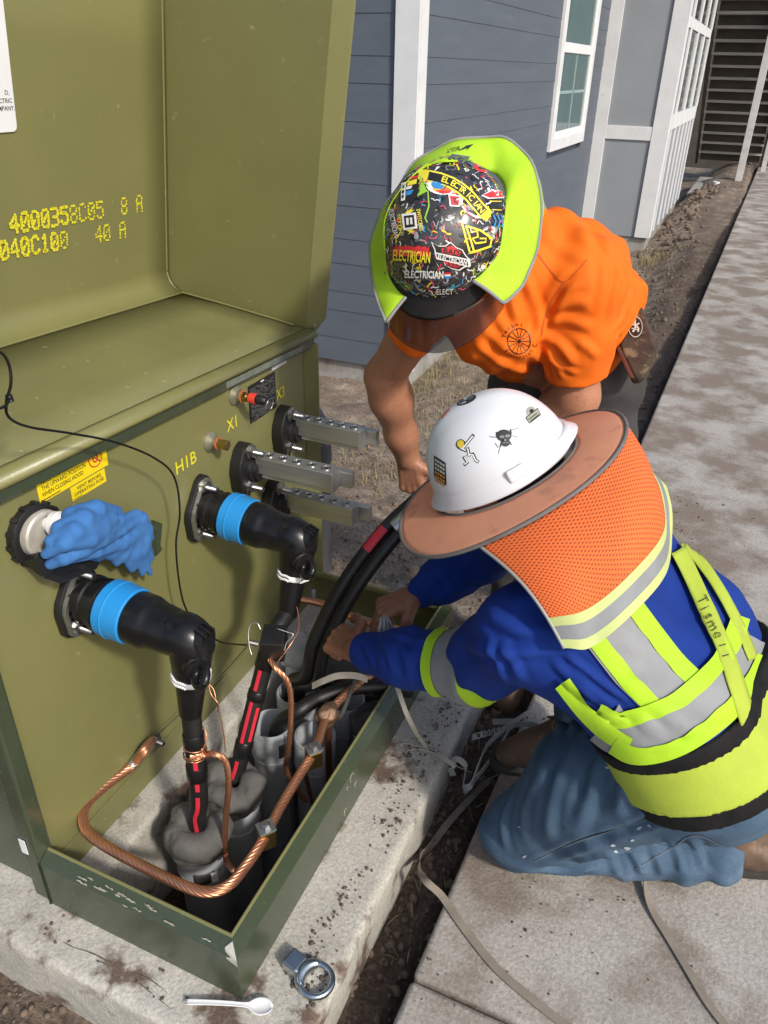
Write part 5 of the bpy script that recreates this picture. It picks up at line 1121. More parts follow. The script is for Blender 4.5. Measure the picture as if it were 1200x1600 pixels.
boot(A, V3((.265, 1.345, .098)), V3((.46, 1.43, .09)), V3((-.12, -.22, .95)))
boot(A, V3((-.115, 1.53, .075)), V3((-.29, 1.42, .05)), V3((.05, .02, 1)))
MB().lathe(atd(1117, 1308, 1.49), camvec(1, .1, -.3), [(0, .007), (.022, .008), (.024, .005)], 14).build('tool_end', mat('red_handle', (.6, .02, .03), rough=.4), A, smooth=50)
# ------------------------------------------------------------------ white hard hat with sun brim
def dome_pts(C_, f, s_, n, a, b_, h, ridge=0., K=56, Rr=20, power=.86, lowcut=0.):
    rows = []
    for i in range(Rr+1):
        ph = (math.pi/2)*i/Rr; cr = math.cos(ph)**power if i < Rr else 0.; hz = math.sin(ph)*h; row = []
        for j in range(K):
            t = 2*math.pi*j/K; x = a*cr*math.cos(t); y = b_*cr*math.sin(t); z = hz
            if ridge and i > 2: z += ridge*math.exp(-(y/(b_*.26))**4)*min(1, math.sin(ph)*1.3)
            row.append(C_+f*x+s_*y+n*z)
        rows.append(row)
    return rows
hA = thing('hard_hat', 'white hard hat with stickers and a dirty orange sun brim, on the kneeling worker', 'hard hat', hatA_c)
M['hat_white'] = mat('hat_white_shell', (.68, .70, .73), (.64, .66, .69), sc=3, rough=.3, coat=.2)
C_ = hatA_c+hatA_n*.004; f_, s_, n_ = hatA_f, hatA_s, hatA_n; aA, bA, hAh = .136, .117, .150
rows = dome_pts(C_, f_, s_, n_, aA, bA, hAh, ridge=.005)
mb_ = MB(); mb_.grid(rows, close=True); me = mb_.mesh('shell'); bvHA = bvh_of(me); link('shell', me, M['hat_white'], hA, smooth=180).modifiers.new('sol', 'SOLIDIFY').thickness = .003
# flared rim, deeper at front and back
def ellring(r, z, fx=0., bx=0.): return [C_+f_*((aA+r)*math.cos(t)+fx*max(0, math.cos(t))**4-bx*max(0, -math.cos(t))**3)+s_*(bA+r)*math.sin(t)+n_*(z+(.014*max(0, -math.cos(t))**3 if bx else 0)) for t in np.linspace(0, 2*math.pi, 64, endpoint=False)]
mb_ = MB(); mb_.grid([ellring(-.002, .03), ellring(.0016, .018, .002, .002), ellring(.0025, .012, .004, .004), ellring(.004, .006, .01, .012), ellring(.0055, .002, .012, .014), ellring(.003, .0, .01, .012)], close=True); mb_.build('rim', M['hat_white'], hA, smooth=180)
for t0, wd in ((1.9, .03), (-1.9, .03)):
    p = C_+f_*(aA+.004)*math.cos(t0)+s_*(bA+.004)*math.sin(t0)+n_*.028; o2 = (f_*math.cos(t0)+s_*math.sin(t0)).normalized(); tg = n_.cross(o2)
    m_ = MB(); m_.beam(p-tg*wd*.6-o2*.003, p+tg*wd*.6-o2*.003, .008, .024, up=n_); m_.build('accessory_slot', M['hat_white'], hA, bevel=.004)
# stickers on the shell, laid on the curved surface
def subdiv(V, F, L):
    bm = bmesh.new(); vs = [bm.verts.new((v[0], v[1], 0)) for v in V]
    for f in F:
        try: bm.faces.new([vs[i] for i in f])
        except ValueError: pass
    bmesh.ops.triangulate(bm, faces=bm.faces)
    for _ in range(5):
        es = [e for e in bm.edges if e.calc_length() > L]
        if not es: break
        bmesh.ops.subdivide_edges(bm, edges=es, cuts=1); bmesh.ops.triangulate(bm, faces=bm.faces)
    bm.verts.index_update(); out = ([(v.co.x, v.co.y) for v in bm.verts], [tuple(v.index for v in f.verts) for f in bm.faces]); bm.free(); return out
def sticker(bv, mb, poly, off, L=7., F=None):
    """poly in picture pixels, thrown onto the shell and lifted by off"""
    V, Fs = subdiv(poly, F or [tuple(range(len(poly)))], L); pts = []; ok = []
    for x, y in V:
        h, nr = hathit(bv, x, y)
        if h is not None and nr.dot(V3(CAMP)-h) < 0: nr = -nr
        ok.append(h is not None); pts.append(h+nr*off if h is not None else V3((0, 0, 0)))
    mb._add(pts, [t for t in Fs if all(ok[i] for i in t)])
def stext(bv, mb, s2, cx, cy, h, ang, wd=None, off=.001, bold=0., bend=0.):
    V, F = text2d(s2, bold, .35); sx = 1.
    if not len(V): return
    if wd: sx = wd/((V[:, 0].max()-V[:, 0].min())*h)
    c, s3 = math.cos(ang), math.sin(ang); P_ = []
    for x, y in V:
        x, y = x*h*sx, y*h; y -= bend*x*x
        P_.append((cx+x*c+y*s3, cy-(-x*s3*1.0)-y*c if False else cy+x*s3-y*c))
    sticker(bv, mb, P_, off, L=9, F=F)
def disc(cx, cy, rx, ry, n=20, ang=0.): return [(cx+rx*math.cos(t)*math.cos(ang)-ry*math.sin(t)*math.sin(ang), cy+rx*math.cos(t)*math.sin(ang)+ry*math.sin(t)*math.cos(ang)) for t in np.linspace(0, 2*math.pi, n, endpoint=False)]
def stick(cx, cy, pts, wd):
    """thin polyline polygon"""
    P_ = [V3((cx+x, cy+y)) for x, y in pts]; L_ = []; R_ = []
    for i, p in enumerate(P_):
        t = (P_[min(i+1, len(P_)-1)]-P_[max(i-1, 0)]).normalized(); nn = V3((-t.y, t.x)); L_.append(p+nn*wd/2); R_.append(p-nn*wd/2)
    return [(p.x, p.y) for p in L_+R_[::-1]]
def hs(u, v): return (640+u*340/1200, 590+v*280/988)
black, grey, yel = M['black_ink'], flat(120, 122, 120), flat(215, 190, 60)
def patch(nm, parts, parent, bv):
    """parts: list of (material, [polys], off)"""
    ms = []; mb = MB()
    for m_, polys, off in parts:
        if m_ not in ms: ms.append(m_)
        mb.cur = ms.index(m_)
        for p in polys: sticker(bv, mb, p, off)
    return mb.build(nm, ms, parent)
# dabbing figure
o = lambda *pts: [hs(*p) for p in pts]
def line(pts, wd): 
    P_ = [hs(*p) for p in pts]; return stick(0, 0, P_, wd*.2833)
patch('figure_sticker', [(black, [line([(285, 400), (355, 315)], 18), line([(275, 385), (315, 405)], 16), line([(320, 385), (330, 430), (300, 440), (320, 470), (300, 482)], 18), line([(325, 425), (350, 420), (365, 455), (382, 466)], 18), disc(*hs(283, 368), 7.5, 8)], .0006),
     (flat(235, 235, 230), [line([(290, 396), (350, 322)], 8), line([(280, 386), (312, 402)], 7), line([(320, 388), (330, 430), (304, 440), (320, 468), (303, 478)], 8), line([(327, 424), (349, 424), (364, 455), (380, 464)], 8)], .0010), (yel, [disc(*hs(283, 366), 5.5, 6)], .0012)], hA, bvHA)
patch('skull_sticker', [(grey, [line([(440, 325), (475, 330)], 5), line([(560, 290), (600, 280)], 5), line([(565, 320), (600, 330)], 5), line([(470, 360), (490, 385)], 5), line([(490, 420), (500, 380)], 5)], .0006),
     (black, [disc(*hs(520, 320), 12, 9.5), disc(*hs(528, 358), 7.5, 6.5), line([(480, 300), (480, 325), (500, 340)], 9), line([(555, 285), (560, 310), (545, 325)], 9), line([(500, 382), (505, 360)], 7), line([(562, 372), (550, 350)], 7)], .0008),
     (grey, [disc(*hs(509, 327), 4, 2.2), disc(*hs(540, 322), 4, 2.2), disc(*hs(527, 345), 1.6, 2.2), line([(512, 362), (545, 358)], 4)], .0011)], hA, bvHA)
gs = flat(150, 152, 135)
patch('logo_sticker', [(gs, [o((640, 222), (705, 170), (722, 205), (660, 253)), [hs(640+0*1, 210)]+[hs(668+26*math.cos(t), 186+26*math.sin(t)) for t in np.linspace(2.6, 6.2, 10)]+[hs(700, 190)]], .0006), (black, [line([(640, 222), (705, 170), (722, 205), (660, 253), (640, 222)], 5), [hs(672+12*math.cos(t), 186+12*math.sin(t)) for t in np.linspace(0, 6.28, 10)[:-1]], line([(655, 233), (700, 198)], 5), line([(665, 243), (712, 206)], 5)], .0009)], hA, bvHA)
pt = patch('text_sticker', [(black, [o((135, 428), (200, 470), (205, 595), (135, 545))], .0006)], hA, bvHA)
mb_ = MB()
for k, (col, ln) in enumerate(((flat(190, 190, 180), 0), (flat(200, 130, 40), 1))):
    mb2 = MB()
    for r in range(ln*3, ln*3+3):
        for q in range(4): u0 = 142+q*14; v0_ = 445+r*22+q*9; sticker(bvHA, mb2, [hs(u0, v0_), hs(u0+11, v0_+7), hs(u0+11, v0_+20), hs(u0, v0_+14)], .001)
    mb2.build('print', col, pt)
patch('round_sticker', [(flat(45, 52, 58), [disc(*hs(308, 125), 18, 6.5, ang=-.35)], .0006), (flat(100, 108, 110), [disc(*hs(285, 132), 6, 3, ang=-.35), disc(*hs(335, 112), 6, 2.6, ang=-.35)], .0009)], hA, bvHA)
patch('edge_sticker', [(flat(225, 120, 100), [o((170, 225), (215, 170), (222, 178), (182, 228))], .0006)], hA, bvHA)
# sun brim
def brim_pt(t, q, lift=0.):
    """q 0 inner .. 1 outer"""
    ri = V3((aA+.005)*math.cos(t)*V3((1, 0, 0))+(bA+.003)*math.sin(t)*V3((0, 1, 0))); ro = V3((.232*math.cos(t), .218*math.sin(t), 0))
    p = ri.lerp(ro, q); z = -.004-.010*q*q+.008*q*math.sin(2*t+.6)+.005*q*math.sin(3*t)+lift
    return hatA_c+f_*p.x+s_*p.y+n_*z
TT = np.linspace(0, 2*math.pi, 72, endpoint=False)
M['brim'] = mat('dirty_orange_brim', (.80, .35, .20), (.69, .28, .155), sc=7, rough=.85, bump=.0006, bsc=300, c3=(.40, .17, .10), t3=(.55, .72), sc3=11)
M['binding'] = mat('grey_binding', (.17, .155, .145), (.12, .11, .1), sc=20, rough=.85)
mb_ = MB(); mb_.grid([[brim_pt(t, q) for t in TT] for q in np.linspace(0, 1, 9)], close=True); mb_.build('sun_brim', M['brim'], hA, smooth=180, solid=.002)
for q, r_ in ((1, .0038), (0, .0034)):
    pts = [brim_pt(t, q, -.001) for t in TT]; MB().tube(pts+[pts[0]], r_, 8, caps=False).build('binding', M['binding'], hA, smooth=180)
# mesh neck flap
def brim_angle(px, py):
    best = min(np.linspace(0, 2*math.pi, 720), key=lambda t: (lambda q: (q[0]-px)**2+(q[1]-py)**2)(project(brim_pt(t, 1)))); return best
def project(P):
    q = RW.T @ (np.array(P)-CAMP); return (600+FPX*q[0]/q[2], 800-FPX*q[1]/q[2])
tl, trr = brim_angle(745, 846), brim_angle(970, 648)
if abs(trr-tl) > math.pi: trr += 2*math.pi if trr < tl else -2*math.pi
ext = (trr-tl)*.45; bot = []
for px, py in ((886, 1004), (925, 1004), (975, 962), (1020, 902), (1052, 818)):
    h, nr = hathit(bvA, px, py); bot.append(h+nr*.028 if h is not None else atd(px, py, 1.42))
bot.append(bot[-1]+V3((-.03, .11, .015))); bs = spline(bot, 12)
NR, NC = 30, 60; rows = []
for i in range(NR+1):
    v = i/NR; row = []
    for j in range(NC+1):
        u = j/NC; top = brim_pt(tl+(trr-tl+ext)*u, .985, -.004); bt = bs[min(int(u*(len(bs)-1)), len(bs)-1)].lerp(bs[min(int(u*(len(bs)-1))+1, len(bs)-1)], u*(len(bs)-1)-int(u*(len(bs)-1)))
        p = top.lerp(bt, v); out = (n_*.6+V3((.6, -.3, .2))).normalized()
        p = p+out*(.030*math.sin(math.pi*v)+.009*math.sin(u*13+1.6*v)*v**.6*(1-.3*v)); row.append(p)
    rows.append(row)
m = mat('orange_mesh', (.80, .155, .03), rough=.8); N = m.node_tree.nodes; Lk = m.node_tree.links
tc = N.new('ShaderNodeTexCoord'); mp = N.new('ShaderNodeMapping'); mp.inputs['Scale'].default_value = (62, 46, 1); mp.inputs['Rotation'].default_value = (0, 0, .785); Lk.new(tc.outputs['UV'], mp.inputs[0])
vo = N.new('ShaderNodeTexVoronoi'); vo.inputs['Scale'].default_value = 1.; vo.inputs['Randomness'].default_value = 0.; Lk.new(mp.outputs[0], vo.inputs['Vector'])
rp = N.new('ShaderNodeValToRGB'); rp.color_ramp.elements[0].position = .19; rp.color_ramp.elements[1].position = .30; rp.color_ramp.elements[0].color = (.27, .035, .012, 1); rp.color_ramp.elements[1].color = (.80, .155, .03, 1); Lk.new(vo.outputs['Distance'], rp.inputs[0])
no = N.new('ShaderNodeTexNoise'); no.inputs['Scale'].default_value = 14; no.inputs['Detail'].default_value = 8; Lk.new(tc.outputs['Object'], no.inputs['Vector']); rr_ = N.new('ShaderNodeMapRange'); rr_.inputs[1].default_value = .58; rr_.inputs[2].default_value = .8; rr_.inputs[4].default_value = .55; Lk.new(no.outputs[0], rr_.inputs[0])
mx = N.new('ShaderNodeMix'); mx.data_type = 'RGBA'; Lk.new(rr_.outputs[0], mx.inputs[0]); Lk.new(rp.outputs[0], mx.inputs[6]); mx.inputs[7].default_value = (.3, .09, .04, 1); Lk.new(mx.outputs[2], N['Principled BSDF'].inputs['Base Color'])
bp = N.new('ShaderNodeBump'); bp.inputs['Distance'].default_value = .0012; Lk.new(vo.outputs['Distance'], bp.inputs['Height']); Lk.new(bp.outputs[0], N['Principled BSDF'].inputs['Normal'])
cut_ = int(NR*.80); mb_ = MB(); mb_.grid(rows[:cut_+1]); me = mb_.mesh('neck_flap'); uvl = me.uv_layers.new(name='UVMap')
for lp_ in me.loops: i, j = divmod(lp_.vertex_index, NC+1); uvl.data[lp_.index].uv = (j/NC, i/NR)
link('neck_flap', me, m, hA, smooth=180).modifiers.new('sol', 'SOLIDIFY').thickness = .0012
M['pale_lime'] = mat('faded_lime_tape', (.55, .62, .22), (.46, .52, .2), sc=14, rough=.7)
def frow(a, b_, lift): return [[p+(n_*.5+V3((.5, -.6, .2))).normalized()*lift for p in r] for r in rows[a:b_+1]]
for nm, a, b_, m_, lf in (('flap_edge', cut_-1, cut_+1, M['pale_lime'], .0015), ('flap_tape', cut_+1, cut_+4, M['reflect'], .001), ('flap_edge', cut_+4, NR, M['pale_lime'], .0015)):
    mb_ = MB(); mb_.grid(frow(a, b_, lf)); mb_.build(nm, m_, hA, smooth=180)
MB().tube([r[0] for r in rows], .0028, 8).build('binding', flat(150, 150, 145), hA, smooth=180)
# handwriting on the suspender
mb_ = MB()
for ch, (px, py) in zip('Tisme', ((1098, 938), (1101, 951), (1106, 964), (1112, 979), (1120, 993))): stext(bvS, mb_, ch, px, py, 16, 1.08, off=.0026, bold=-.01)
for ch, (px, py) in zip('1L', ((1124, 1010), (1130, 1030))): stext(bvS, mb_, ch, px, py, 18, 1.2, off=.0026, bold=-.01)
mb_.build('handwriting', flat(60, 70, 30), A)['kind'] = 'stuff'
# ------------------------------------------------------------------ standing worker bending over the transformer
Bm = thing('person', 'worker in bright orange t-shirt and dark trousers bending over behind the kneeling worker', 'person', (-.25, 2.0, -.1))
hB_c = atd(697, 374, 1.55); hB_n = camvec(-.20, .30, -.93).normalized(); hB_f = camvec(-.28, -.95, -.2); hB_f = (hB_f-hB_n*hB_f.dot(hB_n)).normalized(); hB_s = hB_f.cross(hB_n)
headB = hB_c-hB_n*.045; nkB = V3((-.455, 1.665, 1.165))
sRB, sLB = atd(680, 458, 1.66), atd(905, 442, 1.67); eRB, eLB = atd(602, 588, 1.93), atd(900, 620, 1.82); wRB, wLB = atd(637, 715, 2.12), atd(800, 720, 2.05)
plL, plR = atd(932, 588, 2.06), atd(835, 600, 2.02); knL, knR = V3((-.20, 2.08, .42)), V3((-.40, 1.98, .40)); anL, anR = V3((-.13, 2.2, .09)), V3((-.37, 1.90, -.02))
s = SDF((-.92, 1.38, -.08), (.02, 2.32, 1.42), .0045)
headform(s, headB, hB_n, hB_f)
s.chain([(headB-hB_n*.06-hB_f*.02, .055), (nkB, .06), (nkB.lerp((plL+plR)/2, .3), .10), ((plL+plR)/2, .11)])
s.chain([(nkB, .055), (sRB, .056), (eRB, .047), (eRB.lerp(wRB, .25), .052), (eRB.lerp(wRB, .7), .040), (wRB, .033)], .03); s.chain([(nkB, .055), (sLB, .056), (eLB, .050), (eLB.lerp(wLB, .25), .054), (wLB, .032)], .03)
s.chain([(plL, .09), (knL, .055), (anL, .04)]); s.chain([(plR, .09), (knR, .055), (anR, .04)])
hand(s, wRB, atd(648, 770, 2.16)-wRB, camvec(-.5, .1, -.8), -1, curl=(.9, 1.2, .9), sc=1.12, tcurl=.6)
hand(s, wLB, atd(770, 760, 2.08)-wLB, camvec(.2, .4, -.8), -1, curl=(.5, .7, .5), sc=1.05)
s.build('body', M['skin_b'], Bm, iters=1); face_bits(Bm, headB, hB_n, hB_f)
s = SDF(headB-V3((.14,)*3), headB+V3((.14,)*3), .006); s.ell(headB+hB_n*.03-hB_f*.018, (.092, .083, .098), .01, [list(hB_f), list(hB_s), list(hB_n)]); s.cut(headB-hB_n*.04, -hB_n); s.build('hair', M['hair'], Bm)
# orange t-shirt
s = SDF((-.85, 1.35, .66), (.05, 2.35, 1.40), .0058)
cR, cL = atd(780, 495, 1.75), atd(880, 445, 1.77); bR, bL = atd(832, 528, 1.92), atd(912, 480, 1.93)
s.chain([(nkB, .075), (cR, .102), (bR, .108)], .05); s.chain([(nkB, .075), (cL, .112), (bL, .118), (atd(905, 535, 2.0), .11)], .05); s.cone(atd(845, 545, 1.98), atd(905, 535, 2.0), .095, .11, .05)
s.cone(cR, cL, .105, .112, .05); s.cone(bR, bL, .108, .118, .05); s.cone(atd(832, 402, 1.71), atd(908, 428, 1.86), .10, .113, .05)
s.chain([(nkB, .07), (sRB, .066), (sRB.lerp(eRB, .6), .062)], .04); s.chain([(cL, .10), (sLB, .084), (sLB.lerp(eLB, .42), .082), (sLB.lerp(eLB, .95), .066)], .035)
s.warp(lambda P: foldf(P, V3((.9, .35, -.2)), 75, .008)+foldf(P, V3((-.2, .5, .8)), 62, .006)*np.clip((P[:, 0]+.42)*6, 0, 1)+fbm(P, 8., 3)*.014)
s.cutlocal(sLB.lerp(eLB, .80), eLB-sLB, .12); s.cutlocal(sRB.lerp(eRB, .47), eRB-sRB, .10)
M['orange'] = mat('hi_vis_orange_knit', (.82, .155, .006), (.74, .13, .006), sc=4, rough=.78, bump=.0004, bsc=420, spec=.3, wr=(7, .005, (1, .8, .5)))
me = creases(s.mesh('t_shirt'), [([(905, 425), (880, 445), (862, 480), (850, 520)], .010, -0.0058), ([(848, 525), (875, 540), (900, 575)], .011, 0.0065), ([(850, 505), (885, 500), (930, 515)], .012, 0.0058), ([(852, 545), (868, 570), (880, 592)], .009, 0.0058), ([(856, 490), (890, 475), (925, 470)], .012, 0.0050), ([(900, 530), (920, 545), (935, 560)], .010, 0.0043), ([(862, 560), (880, 575), (905, 585)], .008, 0.0043),
    ([(957, 520), (978, 485), (990, 455)], .010, 0.0065), ([(950, 500), (962, 455), (970, 415)], .011, 0.0058), ([(962, 530), (985, 500), (995, 470)], .008, 0.0050), ([(935, 490), (945, 445), (945, 400)], .012, 0.0043), ([(970, 440), (960, 400), (940, 370)], .012, 0.0036),
    ([(740, 535), (790, 572), (850, 585)], .011, 0.0058), ([(790, 420), (800, 470), (815, 510)], .012, 0.0058), ([(820, 430), (836, 475), (846, 520)], .011, 0.0065), ([(755, 505), (790, 545), (845, 560)], .011, 0.0043), ([(770, 450), (775, 490), (790, 520)], .012, 0.0043), ([(845, 530), (850, 560), (862, 595)], .009, -0.0050), ([(830, 540), (840, 570), (855, 592)], .009, 0.0050), ([(850, 360), (880, 390), (925, 405)], .014, 0.0036)]); bvB = bvh_of(me); shB = link('t_shirt', me, M['orange'], Bm); md = shB.modifiers.new('smooth', 'SMOOTH'); md.iterations = 2
M['orange_seam'] = mat('orange_stitch', (.55, .085, .004), rough=.8)
for pts in ([(835, 390), (862, 425), (882, 440), (905, 420), (918, 405)], [(882, 440), (862, 470), (850, 500), (846, 525)]): strip_px(bvB, pts, 2.4, .0012, across=3).build('seam', M['orange_seam'], Bm, smooth=180)
# chest emblem
ink = flat(50, 26, 14); mb_ = MB(); lc_ = (811, 533)
def arcpoly(cx, cy, r, w_, a0, a1, n=16, asp=.9): return [(cx+(r+w_)*asp*math.cos(t), cy+(r+w_)*math.sin(t)) for t in np.linspace(a0, a1, n)]+[(cx+r*asp*math.cos(t), cy+r*math.sin(t)) for t in np.linspace(a1, a0, n)]
for k in range(12): sticker(bvB, mb_, arcpoly(*lc_, 19, 1.6, k*math.pi/6, (k+1)*math.pi/6, 5), .0012)
for k in range(14): t = k*6.2832/14; sticker(bvB, mb_, stick(*lc_, [(4*math.cos(t), 5*math.sin(t)), (17*math.cos(t), 19*math.sin(t))], 1.1), .0012)
sticker(bvB, mb_, disc(*lc_, 3, 3.5), .0012)
for i, ch in enumerate('Techni'): t = math.radians(198+i*16); stext(bvB, mb_, ch, lc_[0]+26*.92*math.cos(t), lc_[1]+26*math.sin(t), 6.5, t+math.pi/2, off=.0012)
for i, ch in enumerate('Electrical C'): t = math.radians(142-i*11.5); stext(bvB, mb_, ch, lc_[0]+26*.95*math.cos(t), lc_[1]+25*math.sin(t), 6, t-math.pi/2, off=.0012)
mb_.build('chest_emblem', ink, Bm)
# trousers and boots
s = SDF((-.60, 1.75, -.12), (.1, 2.42, 1.02), .007)
s.cone(plL, plR, .112, .112, .05); s.chain([(plL, .110), (knL, .085), (anL+V3((0, 0, .0)), .072)], .04); s.chain([(plR, .110), (knR, .085), (anR+V3((0, 0, .03)), .072)], .04)
s.warp(lambda P: foldf(P, V3((.2, .2, .95)), 60, .006)+fbm(P, 9., 3)*.014)
M['slate_trousers'] = mat('charcoal_trousers', (.05, .047, .046), (.032, .03, .03), sc=7, rough=.85, bump=.0008, bsc=260); s.build('trousers', M['slate_trousers'], Bm)
boot(Bm, anR+V3((0, 0, -.02)), anR+V3((.05, -.2, 0)), V3((0, 0, 1))); boot(Bm, anL+V3((0, 0, 0)), anL+V3((.0, -.2, 0)), V3((0, 0, 1)))
# belt pouch
po = thing('tool_pouch', 'brown camouflage tool pouch with a round white emblem on the bending worker\'s hip', 'pouch', atd(992, 530, 1.98))
M['camo'] = mat('camo_cloth', (.09, .055, .035), (.028, .02, .015), sc=14, rough=.85, bump=.001, bsc=200, c3=(.20, .14, .085), t3=(.56, .62), sc3=22, stretch=(1, 1, 2.2))
fq = [(968, 540), (998, 468), (1012, 500), (1026, 545), (1003, 585), (992, 592)]
pn = camvec(-.42, .12, -.9).normalized(); pc = atd(995, 530, 1.85)
front_ = [onplane(x, y, pc, pn) for x, y in fq]
pouch = MB().prism(front_, -pn*.055).build('pouch_body', M['camo'], po, bevel=.006)
gus = [onplane(x, y, pc+pn*.001, pn) for x, y in ((963, 545), (968, 540), (992, 592), (984, 590))]
MB().prism(gus, -pn*.05).build('gusset', mat('rust_gusset', (.16, .035, .015), (.06, .025, .015), sc=20, rough=.8), po, bevel=.002)
MB().beam(atd(955, 552, 1.87), atd(990, 462, 1.90), .01, .045, up=pn).build('belt', M['webbing'], po, bevel=.002)
bvP = BVHTree.FromPolygons([p+pn*.0004 for p in front_], [tuple(range(len(front_)))]); mb_ = MB(); ec = (993, 511); wh = flat(205, 200, 190); sticker(bvP, mb_, disc(*ec, 11, 16), .0012); mb_.cur = 1
for k in range(12): sticker(bvP, mb_, arcpoly(*ec, 15, 1.4, k*math.pi/6, (k+1)*math.pi/6, 5, asp=.68), .0016)
for pts, w2 in (([(-2, -9), (1, -3), (-1, 3), (-4, 8)], 3), ([(1, -3), (5, 3), (4, 8)], 2.6), ([(-5, -4), (1, -2), (6, -6)], 2.2), ([(-6, 2), (5, 5)], 1.6)): sticker(bvP, mb_, stick(*ec, pts, w2), .0017)
sticker(bvP, mb_, disc(ec[0]-1.5, ec[1]-9.5, 2.4, 2.4), .0017); mb_.build('emblem', [flat(40, 34, 28), wh], po)['kind'] = 'stuff'
# ------------------------------------------------------------------ sticker-covered hard hat
hB = thing('hard_hat', 'black hard hat covered in colourful stickers with a lime neck shade, on the bending worker', 'hard hat', hB_c)
C_, f_, s_, n_ = hB_c, hB_f, hB_s, hB_n; aB, bB, hBh = .146, .127, .140
rows = dome_pts(C_, f_, s_, n_, aB, bB, hBh, ridge=.004, power=.78); mb_ = MB(); mb_.grid(rows, close=True); me = mb_.mesh('shell'); bvH = bvh_of(me)
M['hat_black'] = mat('hat_black_shell', (.02, .02, .022), (.05, .05, .052), sc=40, rough=.22, coat=.6)
link('shell', me, M['hat_black'], hB, smooth=180)
def rb(r, z, fx): return [C_+f_*((aB+r)*math.cos(t)+fx*max(0, math.cos(t))**2)+s_*(bB+r)*math.sin(t)+n_*z for t in np.linspace(0, 2*math.pi, 64, endpoint=False)]
mb_ = MB(); mb_.grid([rb(.0005, .02, 0), rb(.003, .008, .002), rb(.006, -.006, .022), rb(.007, -.012, .024), rb(.003, -.012, .02)], close=True); mb_.build('rim', mat('hat_rim_black', (.012, .012, .013), (.02, .02, .02), sc=30, rough=.6, spec=.25), hB, smooth=180)
# tinted visor
rowsv = []
for q in np.linspace(0, 1, 8):
    rowsv.append([C_+f_*((aB+.022+.035*q)*math.cos(t))+s_*((bB+.012+.012*q)*math.sin(t))+n_*(-.008-.085*q*(.5+.5*math.cos(t*1.05))) for t in np.linspace(-1.12, 1.12, 30)])
mv = mat('smoked_visor', (.03, .028, .027), rough=.08, spec=.6, alpha=.5); mb_ = MB(); mb_.grid(rowsv); mb_.build('visor', mv, hB, smooth=180, solid=.0022)
# lime neck shade
outp = [(604, 505, -.005), (590, 470, -.012), (580, 425, -.02), (579, 380, -.025), (594, 335, -.02), (622, 292, .01), (655, 248, .0), (705, 222, .005), (765, 213, .0), (806, 225, -.005), (834, 262, -.012), (846, 320, -.03), (840, 385, -.03), (824, 430, -.025), (805, 460, -.015), (786, 473, -.005)]
innp = [(634, 464), (620, 452), (607, 425), (603, 385), (604, 340), (627, 297), (666, 262), (712, 254), (757, 262), (783, 284), (788, 320), (784, 358), (778, 392), (765, 412), (750, 428), (737, 437)]
O_ = [onplane(x, y, C_+n_*h, n_) for x, y, h in outp]; I_ = []
for (x, y), (_, _, h) in zip(innp, outp):
    hh_, nr = hathit(bvH, x, y); I_.append(hh_+(nr if nr.dot(n_) > 0 else -nr)*.003 if hh_ is not None else onplane(x, y, C_+n_*.01, n_))
Os, Is = spline(O_, 5), spline(I_, 5); rowsn = []
for q in np.linspace(0, 1, 9): rowsn.append([a_.lerp(b_, q)+n_*(.002*math.sin(math.pi*q)+.004*math.sin(k*.45)*q*(1-q)*4+.003*math.sin(k*.9+1)*q) for k, (a_, b_) in enumerate(zip(Is, Os))])
mb_ = MB(); mb_.grid(rowsn); mb_.build('neck_shade', M['lime'], hB, smooth=180, solid=.0018)
M['edge_grey'] = mat('grey_edge_tape', (.25, .25, .25), (.2, .2, .2), sc=20, rough=.7)
MB().tube([r for r in rowsn[-1]], .0034, 8).build('binding', M['edge_grey'], hB, smooth=180)
MB().tube([r[0] for r in rowsn], .0036, 8).build('binding', M['edge_grey'], hB, smooth=180); MB().tube([r[-1] for r in rowsn], .0036, 8).build('binding', M['edge_grey'], hB, smooth=180)
# folded tail of the shade behind the right shoulder
tail = [[onplane(x, y, C_+n_*h, n_) for x, y, h in r] for r in (((838, 262, -.02), (842, 300, -.02), (838, 345, -.02)), ((848, 290, -.06), (852, 325, -.06), (846, 352, -.06)), ((846, 310, -.10), (855, 345, -.10), (835, 365, -.10)))]
mb_ = MB(); mb_.grid(tail); mb_.build('shade_tail', M['lime'], hB, smooth=180, solid=.002, sub=2); MB().tube(spline(tail[2], 5), .003, 8).build('binding', M['edge_grey'], hB, smooth=180)
mb_ = MB()
for pts in ([(840, 200), (905, 205), (845, 180)][:0] or [(695, 255), (706, 242), (735, 246), (722, 254)], [(602, 402), (612, 398), (614, 428), (608, 435), (600, 424)], [(778, 358), (783, 356), (780, 385), (762, 402), (772, 375)]):
    V_, F_ = subdiv(pts, [tuple(range(len(pts)))], 8); bvN = BVHTree.FromPolygons([v for r in rowsn for v in r], [(i*len(Os)+j, i*len(Os)+j+1, (i+1)*len(Os)+j+1, (i+1)*len(Os)+j) for i in range(8) for j in range(len(Os)-1)]); sticker(bvN, mb_, pts, .002)
mb_.build('shade_patch', flat(92, 98, 98), hB)
mb_ = MB(); stext(bvN, mb_, 'BOLT', 708, 235, 6, -.22+math.pi, off=.002); sticker(bvN, mb_, [(716, 237), (728, 229), (726, 233), (740, 226), (728, 236), (730, 232)], .002); mb_.build('shade_print', M['black_ink'], hB)
